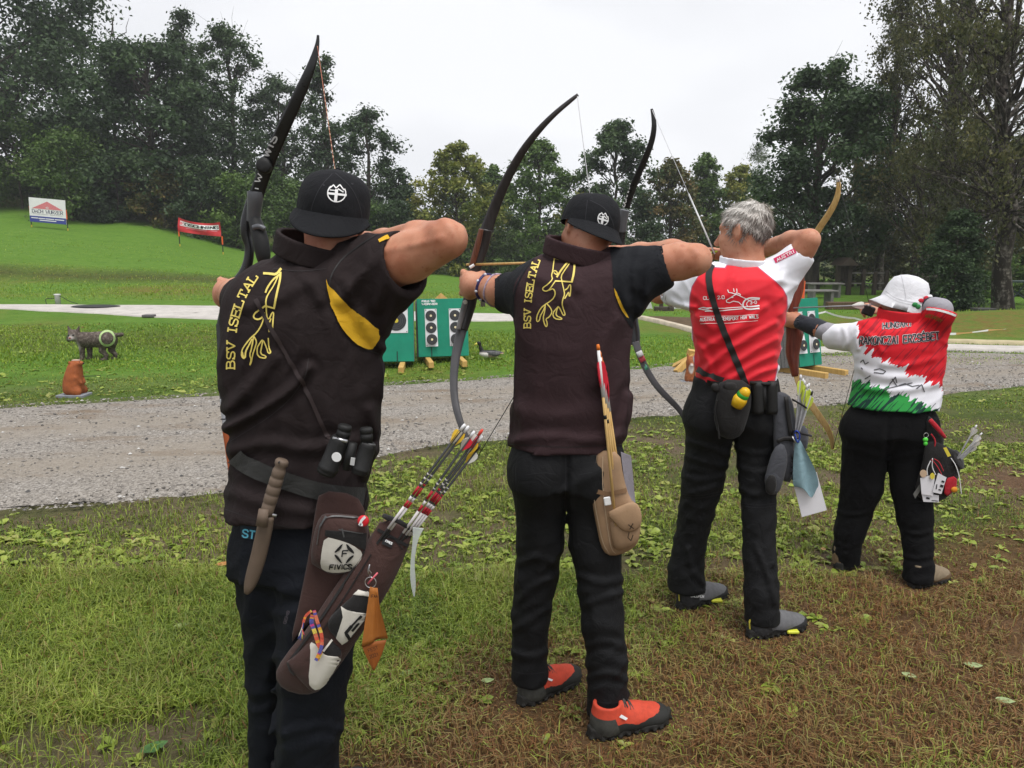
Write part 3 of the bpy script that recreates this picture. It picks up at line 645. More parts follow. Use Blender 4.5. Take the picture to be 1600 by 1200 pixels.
px_tree(1578, 20.5, -260, 150, label='stout birch with dark flaking trunk at the right edge', nleaf=18000, lsize=.11, lm='birch', seed=54, trunk_r=.22, bark=BIRCH, shape='oak', nclump=110, clump=.05, bole=.28, lean=(-1.0, .2), group=GR, twigs=4, droop=1.0)
px_tree(1330, 34, 190, 62, label='brownish leaved tree left of the large birch', nleaf=12000, lsize=.15, lm='birch', seed=55, trunk_r=.16, shape='full', nclump=60, clump=.11, group=GR, bright=-.05)
px_tree(1430, 33, 215, 60, label='olive leaved tree behind the white hat', nleaf=12000, lsize=.15, lm='birch', seed=56, trunk_r=.16, shape='full', nclump=60, clump=.11, group=GR, bright=-.02)
px_tree(1530, 32, 190, 66, label='olive leaved tree behind the dark conical thuja', nleaf=13000, lsize=.15, lm='birch', seed=57, trunk_r=.16, shape='full', nclump=60, clump=.11, group=GR, bright=-.08)
px_tree(1620, 31, 200, 66, label='olive leaved tree cut off by the right edge', nleaf=10000, lsize=.15, lm='birch', seed=58, trunk_r=.16, shape='full', nclump=60, clump=.11, group=GR)
px_tree(1493, 19.5, 330, 38, name='thuja', label='dark conical thuja right of the white hat', nleaf=19000, lsize=.075, lm='dark', seed=59, trunk_r=.08, shape='full', nclump=130, clump=.12, bole=.02, group=None, limbs=False, bright=-.08)
for u, Y, vt, hw, lb, sd in [(1545, 25, 425, 32, 'bright green bush behind the yellow box', 61), (1240, 34, 415, 34, 'bright green bush left of the wooden playhouse', 62), (1290, 36, 420, 40, 'dull green bush behind the wooden playhouse', 63), (1600, 26, 400, 30, 'green bush at the right edge behind the stout birch', 64)]:
    px_tree(u, Y, vt, hw, name='bush', cat='bush', label=lb, nleaf=5000, lsize=.11, lm='bush', seed=sd, trunk_r=.05, shape='full', nclump=26, clump=.24, bole=.02, group='bushes at the edge of the right hand wood', limbs=False)
# the wood behind reads as one mass
r = np.random.default_rng(99); C = []; R = []; tone = []
for i in range(330):
    u = r.uniform(-160, 700); Y = r.uniform(50, 64); g = at(u, Y); hgt = np.interp(u, [-500, 0, 250, 450, 560, 700], [15, 12, 9.5, 6.5, 4.0, 1.5]); C.append(g + np.array((0, 0, r.uniform(.4, hgt)))); R.append(r.uniform(1.2, 2.4)); tone.append(r.normal(.35, .15))
for i in range(330):
    u = r.uniform(660, 1800); Y = r.uniform(50, 62); g = at(u, Y); hgt = np.interp(u, [600, 700, 900, 1150, 1230, 1300, 2300], [2.5, 5, 5.5, 5.0, 6.5, 9.5, 11]); C.append(g + np.array((0, 0, r.uniform(.3, hgt)))); R.append(r.uniform(1.0, 2.0)); tone.append(r.normal(.38, .15))
V, F, tn = leaves(np.array(C), np.array(R), 64000, .32, r, tone=np.array(tone))
o = mesh('distant_woods', V, F, LEAF['dark'], smooth=False, attrs={'tone': tn}, corg=(0, 50, 0)); tag(o, 'mass of dark woodland closing the view behind the single trees', 'woods', kind='stuff')
# ------------------------------------------------------------------ banners on the slope
def post(mb, p, h, r=.02, n=6): mb.tube([p, p + np.array((0, 0, h))], r, n)
def plane_map(o, ux, uy):
    return lambda a, b_, d=0: o + ux * a + uy * b_ + np.cross(ux, uy) / np.linalg.norm(np.cross(ux, uy)) * d
def flat_strokes(name, strokes, fm, w, m, parent, d=.004):
    V = []; F = []
    for st in strokes:
        ww = w
        if isinstance(st, tuple) and len(st) == 2 and np.isscalar(st[1]): st, ww = st
        p = np.asarray(st, float); T = np.gradient(p, axis=0); T /= np.linalg.norm(T, axis=1)[:, None] + 1e-9; N = np.stack([-T[:, 1], T[:, 0]], 1); p = p.copy(); p[0] -= T[0] * ww * .3; p[-1] += T[-1] * ww * .3
        for i, (q, n_) in enumerate(zip(p, N)):
            V += [fm(*(q + n_ * ww / 2), d), fm(*(q - n_ * ww / 2), d)]
            if i: c = len(V); F.append((c - 4, c - 3, c - 1, c - 2))
    return mesh(name, V, F, m, parent, False)
def flat_letters(txt, x0, x1, y, h, slant=0):
    """writing on a flat thing, in its own axes (y up)"""
    return [np.c_[s[:, 0], -s[:, 1]] for s in letters(txt, [(x0, -y), (x1, -y)], h, slant=slant)]
RED = mat('banner_red', (.50, .030, .035), .55, .15, 5); WHT = mat('banner_white', (.78, .77, .78), .55, .05, 5); BLU = mat('banner_blue', (.045, .06, .28), .55, .15, 5)
NAVY = mat('print_navy', (.035, .03, .10), .6); PINK = mat('print_pink', (.65, .20, .22), .6); BLK = mat('print_black', (.012, .012, .013), .6); WPR = mat('print_white', (.78, .78, .78), .6, 0)
DKP = mat('post_dark', (.02, .022, .02), .7); ORG_T = mat('tape_orange', (.75, .12, .03), .5); YLP = mat('peg_yellow', (.5, .38, .06), .6)
def banner_posts(o, pts, h):
    for p in pts:
        mb = MB(); post(mb, p, h, .022); q = mb.build('pole', DKP, o)
        mb = MB(); post(mb, p + np.array((0, 0, h * .45)), h * .38, .032); mb.build('orange_sleeve', ORG_T, q)
        mb = MB(); post(mb, p, .10, .03); mb.build('peg', YLP, q)
Yb = 34.5
tl, tr, br, bl = Q(44, 308, Yb), Q(101.5, 313, Yb), Q(103, 351, Yb), Q(47, 346, Yb)
o = empty('sign_board', at(74, Yb), 'white and blue sign board with a red roof triangle on the grassy slope', 'sign')
ux, uy = tr - bl - (tl - bl), tl - bl; ux = (tr - tl + br - bl) / 2; uy = (tl - bl + tr - br) / 2; Wd, Hd = np.linalg.norm(ux), np.linalg.norm(uy)
f = plane_map(bl, ux, uy)
def slab(name, f, x0, y0, x1, y1, d0, d1, m, par, nx_=1, fn=None):
    V = [f(x, y, d) for d in (d0, d1) for y in (y0, y1) for x in (x0, x1)]
    return mesh(name, V, [(0, 2, 3, 1), (4, 5, 7, 6), (0, 1, 5, 4), (2, 6, 7, 3), (0, 4, 6, 2), (1, 3, 7, 5)], m, par, False)
bd = slab('panel', f, 0, 0, 1, 1, -.02, 0, WHT, o); slab('blue_band', f, 0, 0, 1, .25, .0, .004, BLU, bd)
mesh('roof_triangle', [f(.07, .56, .004), f(.93, .56, .004), f(.5, .88, .004)], [(0, 1, 2)], PINK, bd, False)
flat_strokes('roof_emblem', [[(.46, .62), (.5, .66), (.54, .62), (.5, .59), (.46, .62)]], f, .02, WPR, bd, .007)
asp = Hd / Wd
flat_strokes('lettering', flat_letters('DACH WURZER', .08, .92, .385, .14), f, .017, NAVY, bd)
flat_strokes('small_print', [[(.10, .335), (.30, .335)], [(.33, .335), (.52, .335)], [(.56, .335), (.70, .335)], [(.72, .335), (.9, .335)]], f, .016, mat('print_grey', (.35, .33, .36), .6), bd)
flat_strokes('white_print', [[(.05, .17), (.22, .17)], [(.25, .165), (.42, .165)], [(.45, .165), (.66, .165)], [(.7, .165), (.94, .165)], [(.28, .09), (.72, .09)]], f, .035, WPR, bd, .007)
banner_posts(o, [onz(tl[0] - .02, Yb + .06), onz(br[0] + .03, Yb + .06)], np.linalg.norm(uy) * .95 + .1)
# sagging red banner
Yr = 33.4
tl, tr, br, bl = Q(278, 339.5, Yr), Q(344, 347, Yr), Q(345.5, 369.5, Yr), Q(278, 361, Yr)
o = empty('banner', at(311, Yr), 'red cloth banner sagging between two stakes on the slope', 'banner')
def fb(a, b_, d=0):
    t = tl + (tr - tl) * a; q = bl + (br - bl) * a; sag = 4 * a * (1 - a)
    p = q + (t - q) * b_; p = p - np.array((0, 0, 1)) * sag * (.13 * b_ + .03 * (1 - b_)); return p + np.array((0, -1, 0)) * (d + .03 * math.sin(a * 9 + b_ * 5))
V = [fb(i / 24, j / 8) for j in range(9) for i in range(25)]; F = [(j * 25 + i, j * 25 + i + 1, j * 25 + i + 26, j * 25 + i + 25) for j in range(8) for i in range(24)]
bd = mesh('cloth', V, F, RED, o)
V = [fb(.05 + .91 * i / 20, .46 + .36 * j / 3, .012) for j in range(4) for i in range(21)]; F = [(j * 21 + i, j * 21 + i + 1, j * 21 + i + 22, j * 21 + i + 21) for j in range(3) for i in range(20)]
mesh('white_field', V, F, WHT, bd)
flat_strokes('lettering', [resample(s, .05) for s in flat_letters('OSCHNING', .16, .94, .53, .22)], lambda a, b_, d: fb(a, b_, .02), .03, BLK, bd)
flat_strokes('pink_letter', flat_letters('E', .07, .13, .53, .22), lambda a, b_, d: fb(a, b_, .02), .05, PINK, bd)
flat_strokes('small_print', [[(.2, .36), (.4, .37)], [(.43, .36), (.6, .36)], [(.63, .35), (.9, .36)]], lambda a, b_, d: fb(a, b_, .012), .06, PINK, bd)
banner_posts(o, [onz(tl[0] - .02, Yr + .03), onz(tr[0] + .03, Yr + .03)], np.linalg.norm(tl - bl) + .35)

# ------------------------------------------------------------------ foam target butts
GREEN = mat('butt_green', (.010, .215, .135), .75, .10, 6, .3, 90); GREY = mat('butt_grey', (.17, .17, .165), .9, .2, 30, .3, 60, stretch=(1, 1, 6)); TIM = wood('timber_yellow', (.42, .25, .07), (.55, .35, .11), 5)
PAPER = mat('face_paper', (.66, .66, .68), .7, .06, 12); FACE = mat('face_black', (.030, .030, .034), .7, .2, 30); FGREY = mat('face_grey', (.085, .085, .09), .7); FYEL = mat('face_yellow', (.60, .48, .05), .7); FPALE = mat('face_pale', (.72, .62, .40), .7)
def disc(f, x, y, r, d, m, par, name='ring', n=22, asp=1.0):
    V = [f(x, y, d)] + [f(x + r * math.cos(6.2832 * k / n), y + r * math.sin(6.2832 * k / n) * asp, d) for k in range(n)]
    return mesh(name, V, [(0, k + 1, (k + 1) % n + 1) for k in range(n)], m, par, False)
def ringline(f, x, y, r, w, d, m, par, n=24):
    return flat_strokes('score_ring', [[(x + r * math.cos(6.2832 * k / n), y + r * math.sin(6.2832 * k / n)) for k in range(n + 1)]], f, w, m, par, d)
def face_paper(f, x, y, w, h, par, spots, r, curl=0.0, yellow=False):
    p = mesh('target_face', [f(x - w / 2, y - h / 2, .006), f(x + w / 2, y - h / 2, .006 + curl), f(x + w / 2, y, .006), f(x + w / 2, y + h / 2, .006), f(x - w / 2, y + h / 2, .006), f(x - w / 2, y, .006)], [(0, 1, 2, 5), (5, 2, 3, 4)], PAPER, par, False)
    for i, (sx, sy) in enumerate(spots):
        d = .012 + (curl if i == len(spots) - 1 else 0)
        disc(f, x + sx, y + sy, r, d, FACE, p, 'black_spot')
        for q in (.82, .64, .46): ringline(f, x + sx, y + sy, r * q, .004 if r < .1 else .005, d + .003, FGREY, p)
        disc(f, x + sx, y + sy, r * .22, d + .005, FYEL if yellow else FPALE, p, 'gold_spot')
    for sx in (-1, 1):
        for sy in (-1, 1): disc(f, x + sx * (w / 2 - .015), y + sy * (h / 2 - .015), .008, .016, FGREY, p, 'pin', 8)
    return p
def butt(label, c, rot, w, h, depth, lean, faces, mark=False, lift=.10, yellow_peak=True, group='green foam target butts'):
    """a layered foam block with a green front standing on two timbers"""
    o = empty('target_butt', c, label, 'archery target', group); a = math.radians(rot)
    ux = np.array((math.cos(a), math.sin(a), 0)); fy = np.array((-math.sin(a), math.cos(a), 0)); L_ = math.radians(lean)
    uy = np.array((0, 0, 1)) * math.cos(L_) + fy * math.sin(L_); nb = fy * math.cos(L_) - np.array((0, 0, 1)) * math.sin(L_)
    b0 = c + np.array((0, 0, lift)); f = lambda x, y, d=0: b0 + ux * x + uy * y - nb * d
    R = np.stack([ux, nb, uy], 1)
    mb = MB(); mb.box(f(0, h / 2, -.02), (w, .04, h), R, .004); front = mb.build('front_sheet', GREEN, o)
    nl = 5
    for k in range(nl):
        mb = MB(); mb.box(f((.002 if k % 2 else 0), h / 2, -.042 - (k + .5) * (depth - .04) / nl), (w - .006 - .008 * (k % 2), (depth - .04) / nl - .006, h - .006), R, .006); mb.build('foam_layer', GREY, o)
    for s in (-.32, .32):
        mb = MB(); p = c + ux * s * w + fy * (depth * .1) + np.array((0, 0, .05)); mb.box(p, (.07, depth + .62, .085), np.stack([ux, fy, (0, 0, 1)], 1), .006); mb.build('ground_timber', TIM, o)
        mb = MB(); t0 = c + ux * s * w + fy * (depth + .50) + np.array((0, 0, .1)); t1 = f(s * w * .9, h * .86, -depth - .03); mb.tube([t0, t1], .035, 4, up=(1, 0, 0)); mb.build('brace', TIM, o)
    if yellow_peak:
        mb = MB(); p = f(w * .05, h + .03, -depth - .05); mb.add([p + ux * -.10, p + ux * .10, p + ux * .0 + uy * .09, p + ux * -.10 + nb * .04, p + ux * .10 + nb * .04, p + uy * .09 + nb * .04], [(0, 1, 2), (3, 5, 4), (0, 3, 4, 1), (1, 4, 5, 2), (2, 5, 3, 0)]); mb.build('frame_peak', TIM, o)
    if mark: flat_strokes('maker_mark', flat_letters('FIELD TEC', -w * .40, -w * .14, h * .945, .022) + flat_letters('WORNER', -w * .40, -w * .10, h * .895, .022), f, .008, WPR, front)
    for x in (-.24, .24): flat_strokes('slot', [[(x * w, 0.01), (x * w, h * .16)]], f, .012, BLK, front, .003)
    for fc in faces: face_paper(f, parent_ := fc[0], fc[1], fc[2], fc[3], front, fc[4], fc[5], fc[6], fc[7])
    return o
sp3 = [(0, .165), (0, 0), (0, -.165)]
c = onz(*G(694, 571)[:2]); butt('green target butt with two strips of three faces behind the longbow limb', c, 12, .70, .80, .34, 9, [(-.165, .40, .165, .52, sp3, .074, .05, False), (.17, .40, .165, .52, sp3, .074, .03, False)], True)
c = onz(*G(597, 577)[:2]); butt('green target butt with one large round face beside the nearest archer', c, 5, .86, .84, .34, 9, [(.20, .55, .31, .33, [(0, 0)], .135, .0, True), (-.17, .45, .165, .52, sp3, .074, .05, False)])
c = onz(*G(1260, 584)[:2]); butt('green target butt partly hidden behind the wooden bow riser', c, 32, .62, .88, .34, 9, [(-.10, .44, .15, .54, sp3, .07, .04, False), (.15, .44, .15, .54, sp3, .07, .04, False)], yellow_peak=False)
mb = MB(); p = at(1258, c[1] + .75); mb.tube([p, p + np.array((0, 0, 1.16))], .03, 8); tag(mb.build('marker_stake', ORG_T), 'orange stake standing behind the right hand green target butt', 'stake')

# ------------------------------------------------------------------ foam animals
def animal_mat(name, fn): 
    b = NB(name); b.fin(fn(b), .6, .35); return b.m
# lynx, standing side-on, head turned to the archers
g = onz(*G(156, 567)[:2]); S = PXM(156, 545, g[1]); A = lambda dx, dv, dy=0: g + np.array((dx * S, dy, -dv * S))     # offsets measured in photo pixels
lp = dict(b1=A(-24, -33), b2=A(10, -31, .02))
def lynx(P):
    d = s_chain(P, [A(-20, -31), A(-2, -31), A(16, -32)], [12 * S, 11.5 * S, 14 * S], .03)
    d = smin(d, s_cone(P, A(-22, -30), A(-30, -36, -.02), 8.5 * S, 7 * S), .04)
    d = smin(d, s_ell(P, A(-33, -38, -.05), (9 * S, 9 * S, 9.5 * S)), .02)
    d = smin(d, s_ell(P, A(-33, -34, -.05 - 8.5 * S), (4.5 * S, 4 * S, 3.6 * S)), .015)
    for s in (-1, 1):
        d = smin(d, s_cone(P, A(-33 + s * 6, -45, -.045), A(-33 + s * 9, -53, -.04), 3.2 * S, .8 * S), .01)
        d = smin(d, s_ell(P, A(-33 + s * 8.5, -33, -.055), (3 * S, 4 * S, 5 * S)), .015)
    for x, y, k in ((-24, -.03, 0), (-17, .05, 0), (10, -.03, 1), (20, .05, 1)):
        if k: d = smin(d, s_chain(P, [A(x, -26, y), A(x - 3, -14, y), A(x + 3, -7, y), A(x + 1, 0, y)], [7 * S, 4.6 * S, 3 * S, 3.2 * S], .01), .02)
        else: d = smin(d, s_chain(P, [A(x, -26, y), A(x, -12, y), A(x - 1, 0, y)], [5.5 * S, 3.8 * S, 3.4 * S], .01), .02)
        d = smin(d, s_ell(P, A(x - 2, 0, y - .01), (4.5 * S, 4 * S, 2.6 * S)), .01)
    d = smin(d, s_chain(P, [A(24, -36), A(30, -38), A(38, -39)], [4 * S, 3.2 * S, 3.4 * S], .01), .02)
    return d
V, F = surfnet(lynx, g + np.array((-60 * S, -25 * S, -3 * S)), g + np.array((55 * S, 25 * S, 60 * S)), .009)
dx, dz = (V[:, 0] - g[0]) / S, (V[:, 2] - g[2]) / S
pale = np.clip((8.5 - np.hypot((dx + 33) / 1.0, (dz - 33) / 1.1)) / 4, 0, 1) * (V[:, 1] < g[1] + .01) + np.clip((6 - np.hypot((dx + 27) / .9, (dz - 22) / 1.5)) / 3, 0, 1)
pale = np.clip(pale, 0, 1) * (fbm(V[:, 0] * 40, V[:, 2] * 40, 1, 4) * .5 + .55)
b = NB('lynx_fur'); n = b.noise(b.coord(), 30, 4, .7); cc = b.ramp(n, [(.3, (.030, .024, .020)), (.5, (.085, .066, .054)), (.7, (.20, .17, .15))]); cc = b.mix(b.attr('pale'), cc, (.34, .31, .29)); b.bump(n, .5, .01)
o = empty('lynx_target', g, 'dark foam lynx with a pale green ring on its flank standing on the far lawn', 'foam animal')
bd = mesh('body', V, F, b.fin(cc, .8, .2), o, attrs={'pale': pale}); tr = bvh(V, F)
lu, lv = 167.5, 528.5
lay('target_ring', [[(lu + 11 * math.cos(a), lv + 11 * math.sin(a)) for a in np.linspace(0, 6.2832, 40)]], 3.2, tr, mat('ring_green', (.34, .46, .20), .7, .25, 40), bd, .006)
mb = MB()
for s in (-1, 1): mb.ball(A(-33 + s * 3.4, -39.5, -.05 - 8.4 * S), 1.3 * S, 8)
mb.build('eyes', mat('eye_dark', (.01, .008, .006), .2, 0, spec=.6), bd, True)
mb = MB(); mb.ball(A(-33, -35.5, -.05 - 12.2 * S), (1.7 * S, 1.2 * S, 1.3 * S), 8); mb.build('nose', mat('nose_pink', (.30, .09, .07), .4), bd, True)
mb = MB()
for x in (-25, 14): mb.box(A(x, -.5), (.1, .3, .02))
# marmot-like figure on a base board
FUR = mat('marmot_brown', (.30, .088, .030), .75, .28, 14, .5, 60, .2, bd=.01); BOARD = mat('base_grey', (.20, .21, .23), .7, .15, 8)
g = onz(*G(117, 620)[:2]); S = PXM(117, 600, g[1]); A = lambda dx, dv, dy=0: g + np.array((dx * S, dy, -dv * S))
def marm(P):
    d = s_stack(P, smooth_rows([(A(0, -h)[2], A(x, 0)[0], g[1], w * S, w * S * .95) for h, x, w in [(3, -1, 10), (6, -1, 14.5), (14, -.5, 15), (26, 0, 14), (36, 2, 12.5), (44, 4, 11), (50, 5, 9.5), (54, 6, 7.5), (57, 6.5, 4.5)]]))
    d = smin(d, s_ell(P, A(13, -52.5, -.01), (6.5 * S, 5 * S, 3.6 * S)), .03)
    for s in (-1, 1):
        d = smin(d, s_ell(P, A(1, -54, s * 7 * S), (2 * S, 2 * S, 2.6 * S)), .01)
        d = smin(d, s_cone(P, A(8, -30, s * 8 * S), A(14, -22, s * 5 * S), 3.6 * S, 2.6 * S), .02)
        d = smin(d, s_ell(P, A(8, -9, s * 9 * S), (8 * S, 5.5 * S, 7.5 * S)), .02)
    return d
V, F = surfnet(marm, g + np.array((-24 * S, -22 * S, -1 * S)), g + np.array((26 * S, 22 * S, 62 * S)), .008)
o = empty('marmot_target', g, 'upright rust brown foam marmot at the far edge of the gravel', 'foam animal')
bd = mesh('body', V, F, FUR, o)
mb = MB(); mb.ball(A(15, -54.5, -4.4 * S), 1.1 * S, 8); mb.ball(A(19.4, -52, -.01), 1.5 * S, 8); mb.build('eye_and_nose', BLK, bd, True)
mb = MB(); mb.ball(A(8, -57, -.01), (7 * S, 4 * S, 1.4 * S), 10); mb.build('pale_crown', mat('pale_fur', (.5, .36, .28), .8), bd, True)
mb = MB(); mb.box(A(-1, -1.5), (42 * S, 30 * S, .035), None, .006); mb.build('base_board', BOARD, o)
a0, a1 = A(17, -32, -.02), A(42, -32, .02); mb = MB(); mb.tube([a0, a1], .0035, 6); o = empty('stuck_arrow', a1, 'thin arrow with pale fletching stuck in the rust brown marmot', 'arrow'); mb.build('shaft', mat('carbon', (.02, .02, .022), .35, .1, 30), o)
mb = MB()
for k in range(3): q = np.array((0, math.cos(k * 2.1), math.sin(k * 2.1))) * .012; mb.add([a1 - (a1 - a0) * .26, a1 - (a1 - a0) * .05, a1 - (a1 - a0) * .05 + q, a1 - (a1 - a0) * .2 + q], [(0, 1, 2, 3)])
mb.build('fletching', mat('vane_lime', (.50, .62, .16), .5), o)
# second small foam animal behind the third archer, and trestle
g = onz(*G(1079, 598)[:2]); S = PXM(1079, 580, g[1]); A = lambda dx, dv, dy=0: g + np.array((dx * S, dy, -dv * S))
def fox(P):
    d = s_stack(P, smooth_rows([(A(0, -h)[2], A(x, 0)[0], g[1], w * S, w * S) for h, x, w in [(2, 0, 8), (6, 0, 10), (13, 0, 9), (20, 0, 7.5), (26, .5, 8), (34, 0, 8.5), (39, 0, 6.5), (42, 0, 3)]]))
    d = smin(d, s_cone(P, A(0, -31, -4 * S), A(-2, -29, -11 * S), 4.5 * S, 2 * S), .02)
    for s in (-1, 1): d = smin(d, s_cone(P, A(s * 5, -39), A(s * 7, -46), 2.6 * S, .6 * S), .01)
    return d
V, F = surfnet(fox, g + np.array((-18 * S, -18 * S, 0)), g + np.array((18 * S, 18 * S, 50 * S)), .008); dx, dz = (V[:, 0] - g[0]) / S, (V[:, 2] - g[2]) / S
pale = np.clip((6.0 - np.hypot((dx + 1.5) / .75, (dz - 24) / 1.55)) / 2.0, 0, 1) * (V[:, 1] < g[1])
b = NB('fox_fur'); n = b.noise(b.coord(), 26, 4); cc = b.ramp(n, [(.3, (.18, .060, .022)), (.7, (.36, .12, .045))]); cc = b.mix(b.attr('pale'), cc, (.55, .51, .47)); b.bump(n, .4, .01)
o = empty('seated_animal_target', g, 'seated brown foam animal with a white chest behind the red shirted archer', 'foam animal'); mesh('body', V, F, b.fin(cc, .75, .2), o, attrs={'pale': pale})
mb = MB(); mb.box(A(-1, -.5), (30 * S, 22 * S, .04), None, .006); mb.build('base_board', BOARD, o)
g = onz(*G(1090, 581)[:2]); S = PXM(1090, 570, g[1]); A = lambda dx, dv, dy=0: g + np.array((dx * S, dy, -dv * S))
o = empty('timber_trestle', g, 'yellow timber trestle standing behind the seated foam animal', 'trestle')
for a0, a1 in (((-36, -2, -.1), (-4, -26, .1)), ((30, -2, -.1), (0, -26, .1)), ((-28, -2, .35), (-2, -24, .12))):
    mb = MB(); mb.tube([A(*a0), A(*a1)], .05, 4, up=(0, 1, .2)); mb.build('leg', TIM, o)
mb = MB(); mb.tube([A(-14, -30, .1), A(30, -22, .12)], .06, 4, up=(0, 1, .2)); mb.build('top_beam', TIM, o)
# goose decoy
g = onz(*G(766, 567)[:2]) + (0, 0, .035); S = PXM(766, 555, g[1]); A = lambda dx, dv, dy=0: g + np.array((dx * S, dy, -dv * S))
def goose(P):
    d = s_ell(P, A(-2, -5.5), (15 * S, 8 * S, 6.2 * S)); d = smin(d, s_cone(P, A(6, -6.5), A(18, -7.5), 4.6 * S, 1.8 * S), .03)
    d = smin(d, s_chain(P, [A(-12, -8), A(-15, -15), A(-16.5, -21)], [4.4 * S, 2.3 * S, 2.0 * S], .02), .02)
    d = smin(d, s_ell(P, A(-17.5, -22.5), (3.6 * S, 2.8 * S, 2.9 * S)), .01); return np.maximum(d, g[2] - P[:, 2])
V, F = surfnet(goose, g + np.array((-26 * S, -12 * S, -S)), g + np.array((24 * S, 12 * S, 29 * S)), .006); dx, dz = (V[:, 0] - g[0]) / S, (V[:, 2] - g[2]) / S
part = np.where(dz > 10.5, 0.0, np.where((dx < -3) & (dz < 8.5) & (dx > -20), 1.0, np.where(dz < 4.2 + .06 * dx, .75, .35)))
b = NB('goose_feathers'); n = b.noise(b.coord(), 60, 3); cc = b.ramp(b.attr('part'), [(.1, (.014, .014, .014)), (.25, (.075, .075, .08)), (.5, (.11, .105, .105)), (.7, (.32, .19, .12)), (.9, (.68, .66, .64))]); cc = b.mix(.35, cc, b.ramp(n, [(.3, (.05, .05, .05)), (.7, (.5, .48, .46))]), 'OVERLAY')
o = empty('goose_decoy', g, 'grey and white goose decoy with a yellow bill on the lawn', 'decoy bird'); bd = mesh('body', V, F, b.fin(cc, .65, .3), o, attrs={'part': part})
mb = MB(); mb.lathe([(2.0 * S, 0), (1.7 * S, 2.5 * S), (.7 * S, 6.5 * S)], A(-20, -22), (-.85, 0, -.5), 8); mb.build('bill', mat('bill_yellow', (.66, .60, .10), .5), o, True)
for s in (-1, 1):
    mb = MB(); mb.ball(A(5, -7, s * 6.4 * S), (11 * S, 2 * S, 4 * S), 12, rotm('Y', 6)); mb.build('wing', mat('wing_grey', (.10, .10, .105), .7, .5, 40), o, True)
mb = MB(); mb.box(A(18, -6.5), (6 * S, 5 * S, 1.6 * S), None, .01); mb.build('tail_tip', mat('tail_pale', (.5, .33, .25), .7), o)

# ------------------------------------------------------------------ things along the path and in the distance
g = GT(91, 476); mb = MB(); mb.lathe([(.055, 0), (.055, .20), (.068, .205), (.068, .225), (.0, .23)], g, n=12); o = mb.build('short_pipe_post', mat('pipe_white', (.62, .62, .62), .5), smooth=True); tag(o, 'short white pipe post standing on the pale path at the left', 'post')
mb = MB(); q = smooth_poly([g + (-.25, 0, .0), g + (-.28, .02, .14), g + (-.1, 0, .12), g + (.05, 0, .2), g + (.25, -.05, .08), g + (.45, -.05, .02)], 2); mb.tube(q, .007, 5); tag(mb.build('wire', DKP), 'loose dark wire curling round the short white pipe post', 'wire')
mb = MB(); q = GT(150, 481); mb.ball(q + (0, 0, .03), (.5, .3, .035), 14); tag(mb.build('rubber_mat', mat('rubber', (.03, .03, .032), .6), smooth=True), 'flat dark rubber mat lying on the pale path', 'mat')
mb = MB(); q = GT(233, 496.5); mb.box(q + (0, 0, .035), (.20, .16, .05), None, .008); tag(mb.build('drain_cover', mat('lead', (.11, .10, .105), .7)), 'small dark drain cover at the near edge of the pale path', 'drain cover')
DW = wood('dark_timber', (.028, .020, .015), (.055, .040, .028), 6)
for i, (u, Y, vt, lb) in enumerate([(736, 18.6, 462, 'leftmost dark timber post under the forearm of the second archer'), (754, 18.6, 455, 'slim dark timber post below the two wristbands'), (775, 18.6, 452, 'dark timber post touching the black sleeve of the second archer')]):
    g = at(u, Y); h = Q(u, vt, Y)[2] - g[2]; mb = MB(); mb.box(g + (0, 0, h / 2), (.11, .11, h), None, .008); o = empty('timber_post', g, lb, 'post', 'dark posts behind the pale path'); mb.build('shaft', DW, o); mb = MB(); mb.box(g + (0, 0, h + .012), (.14, .14, .03), None, .008); mb.build('cap', DW, o)
ROOF = mat('board_roof', (.55, .55, .56), .5)
def board(label, u, Y, vt, vb, wpx, legs, depth=.35):
    g = at(u, Y); h = Q(u, vt, Y)[2] - g[2]; w = wpx * PXM(u, vt, Y); o = empty('information_board', g, label, 'information board', 'roofed boards beyond the lawn'); hb = Q(u, vb, Y)[2] - g[2]
    for s in legs: mb = MB(); mb.box(g + (s * w, 0, hb / 2), (.07, .07, hb), None, .006); mb.build('leg', DW, o)
    mb = MB(); mb.add([g + (sx * w * k, sy * depth, hh) for hh, k in ((hb, .62), (h, .36)) for sx, sy in ((-1, -1), (1, -1), (1, 1), (-1, 1))], [(3, 2, 1, 0), (4, 5, 6, 7), (0, 1, 5, 4), (1, 2, 6, 5), (2, 3, 7, 6), (3, 0, 4, 7)]); mb.build('roof', ROOF, o)
    mb = MB(); mb.box(g + (0, 0, hb - .04), (w * 1.24, depth * 1.8, .06), None, .006); mb.build('eave_board', DW, o)
board('small board with a white pitched roof seen under the second archer\'s arm', 1011.5, 21, 471, 481, 12, (0,))
board('long low board with a white top partly hidden by the white sleeve', 1063, 21, 479, 484, 26, (-.45, .15, .45))
for u, vt, lb in ((1036, 440, 'tall dark post beyond the lawn between the two archers'), (1051, 466, 'dark post standing at the soil bed below the white sleeve')):
    g = at(u, 19.5); h = Q(u, vt, 19.5)[2] - g[2]; mb = MB(); mb.box(g + (0, 0, h / 2), (.09, .09, h), None, .008); o = empty('timber_post', g, lb, 'post', 'dark posts behind the lawn'); mb.build('shaft', DW, o); mb = MB(); mb.box(g + (0, 0, .05), (.34 if u < 1045 else .14, .2, .12), None, .01); mb.build('foot_block', DW, o)
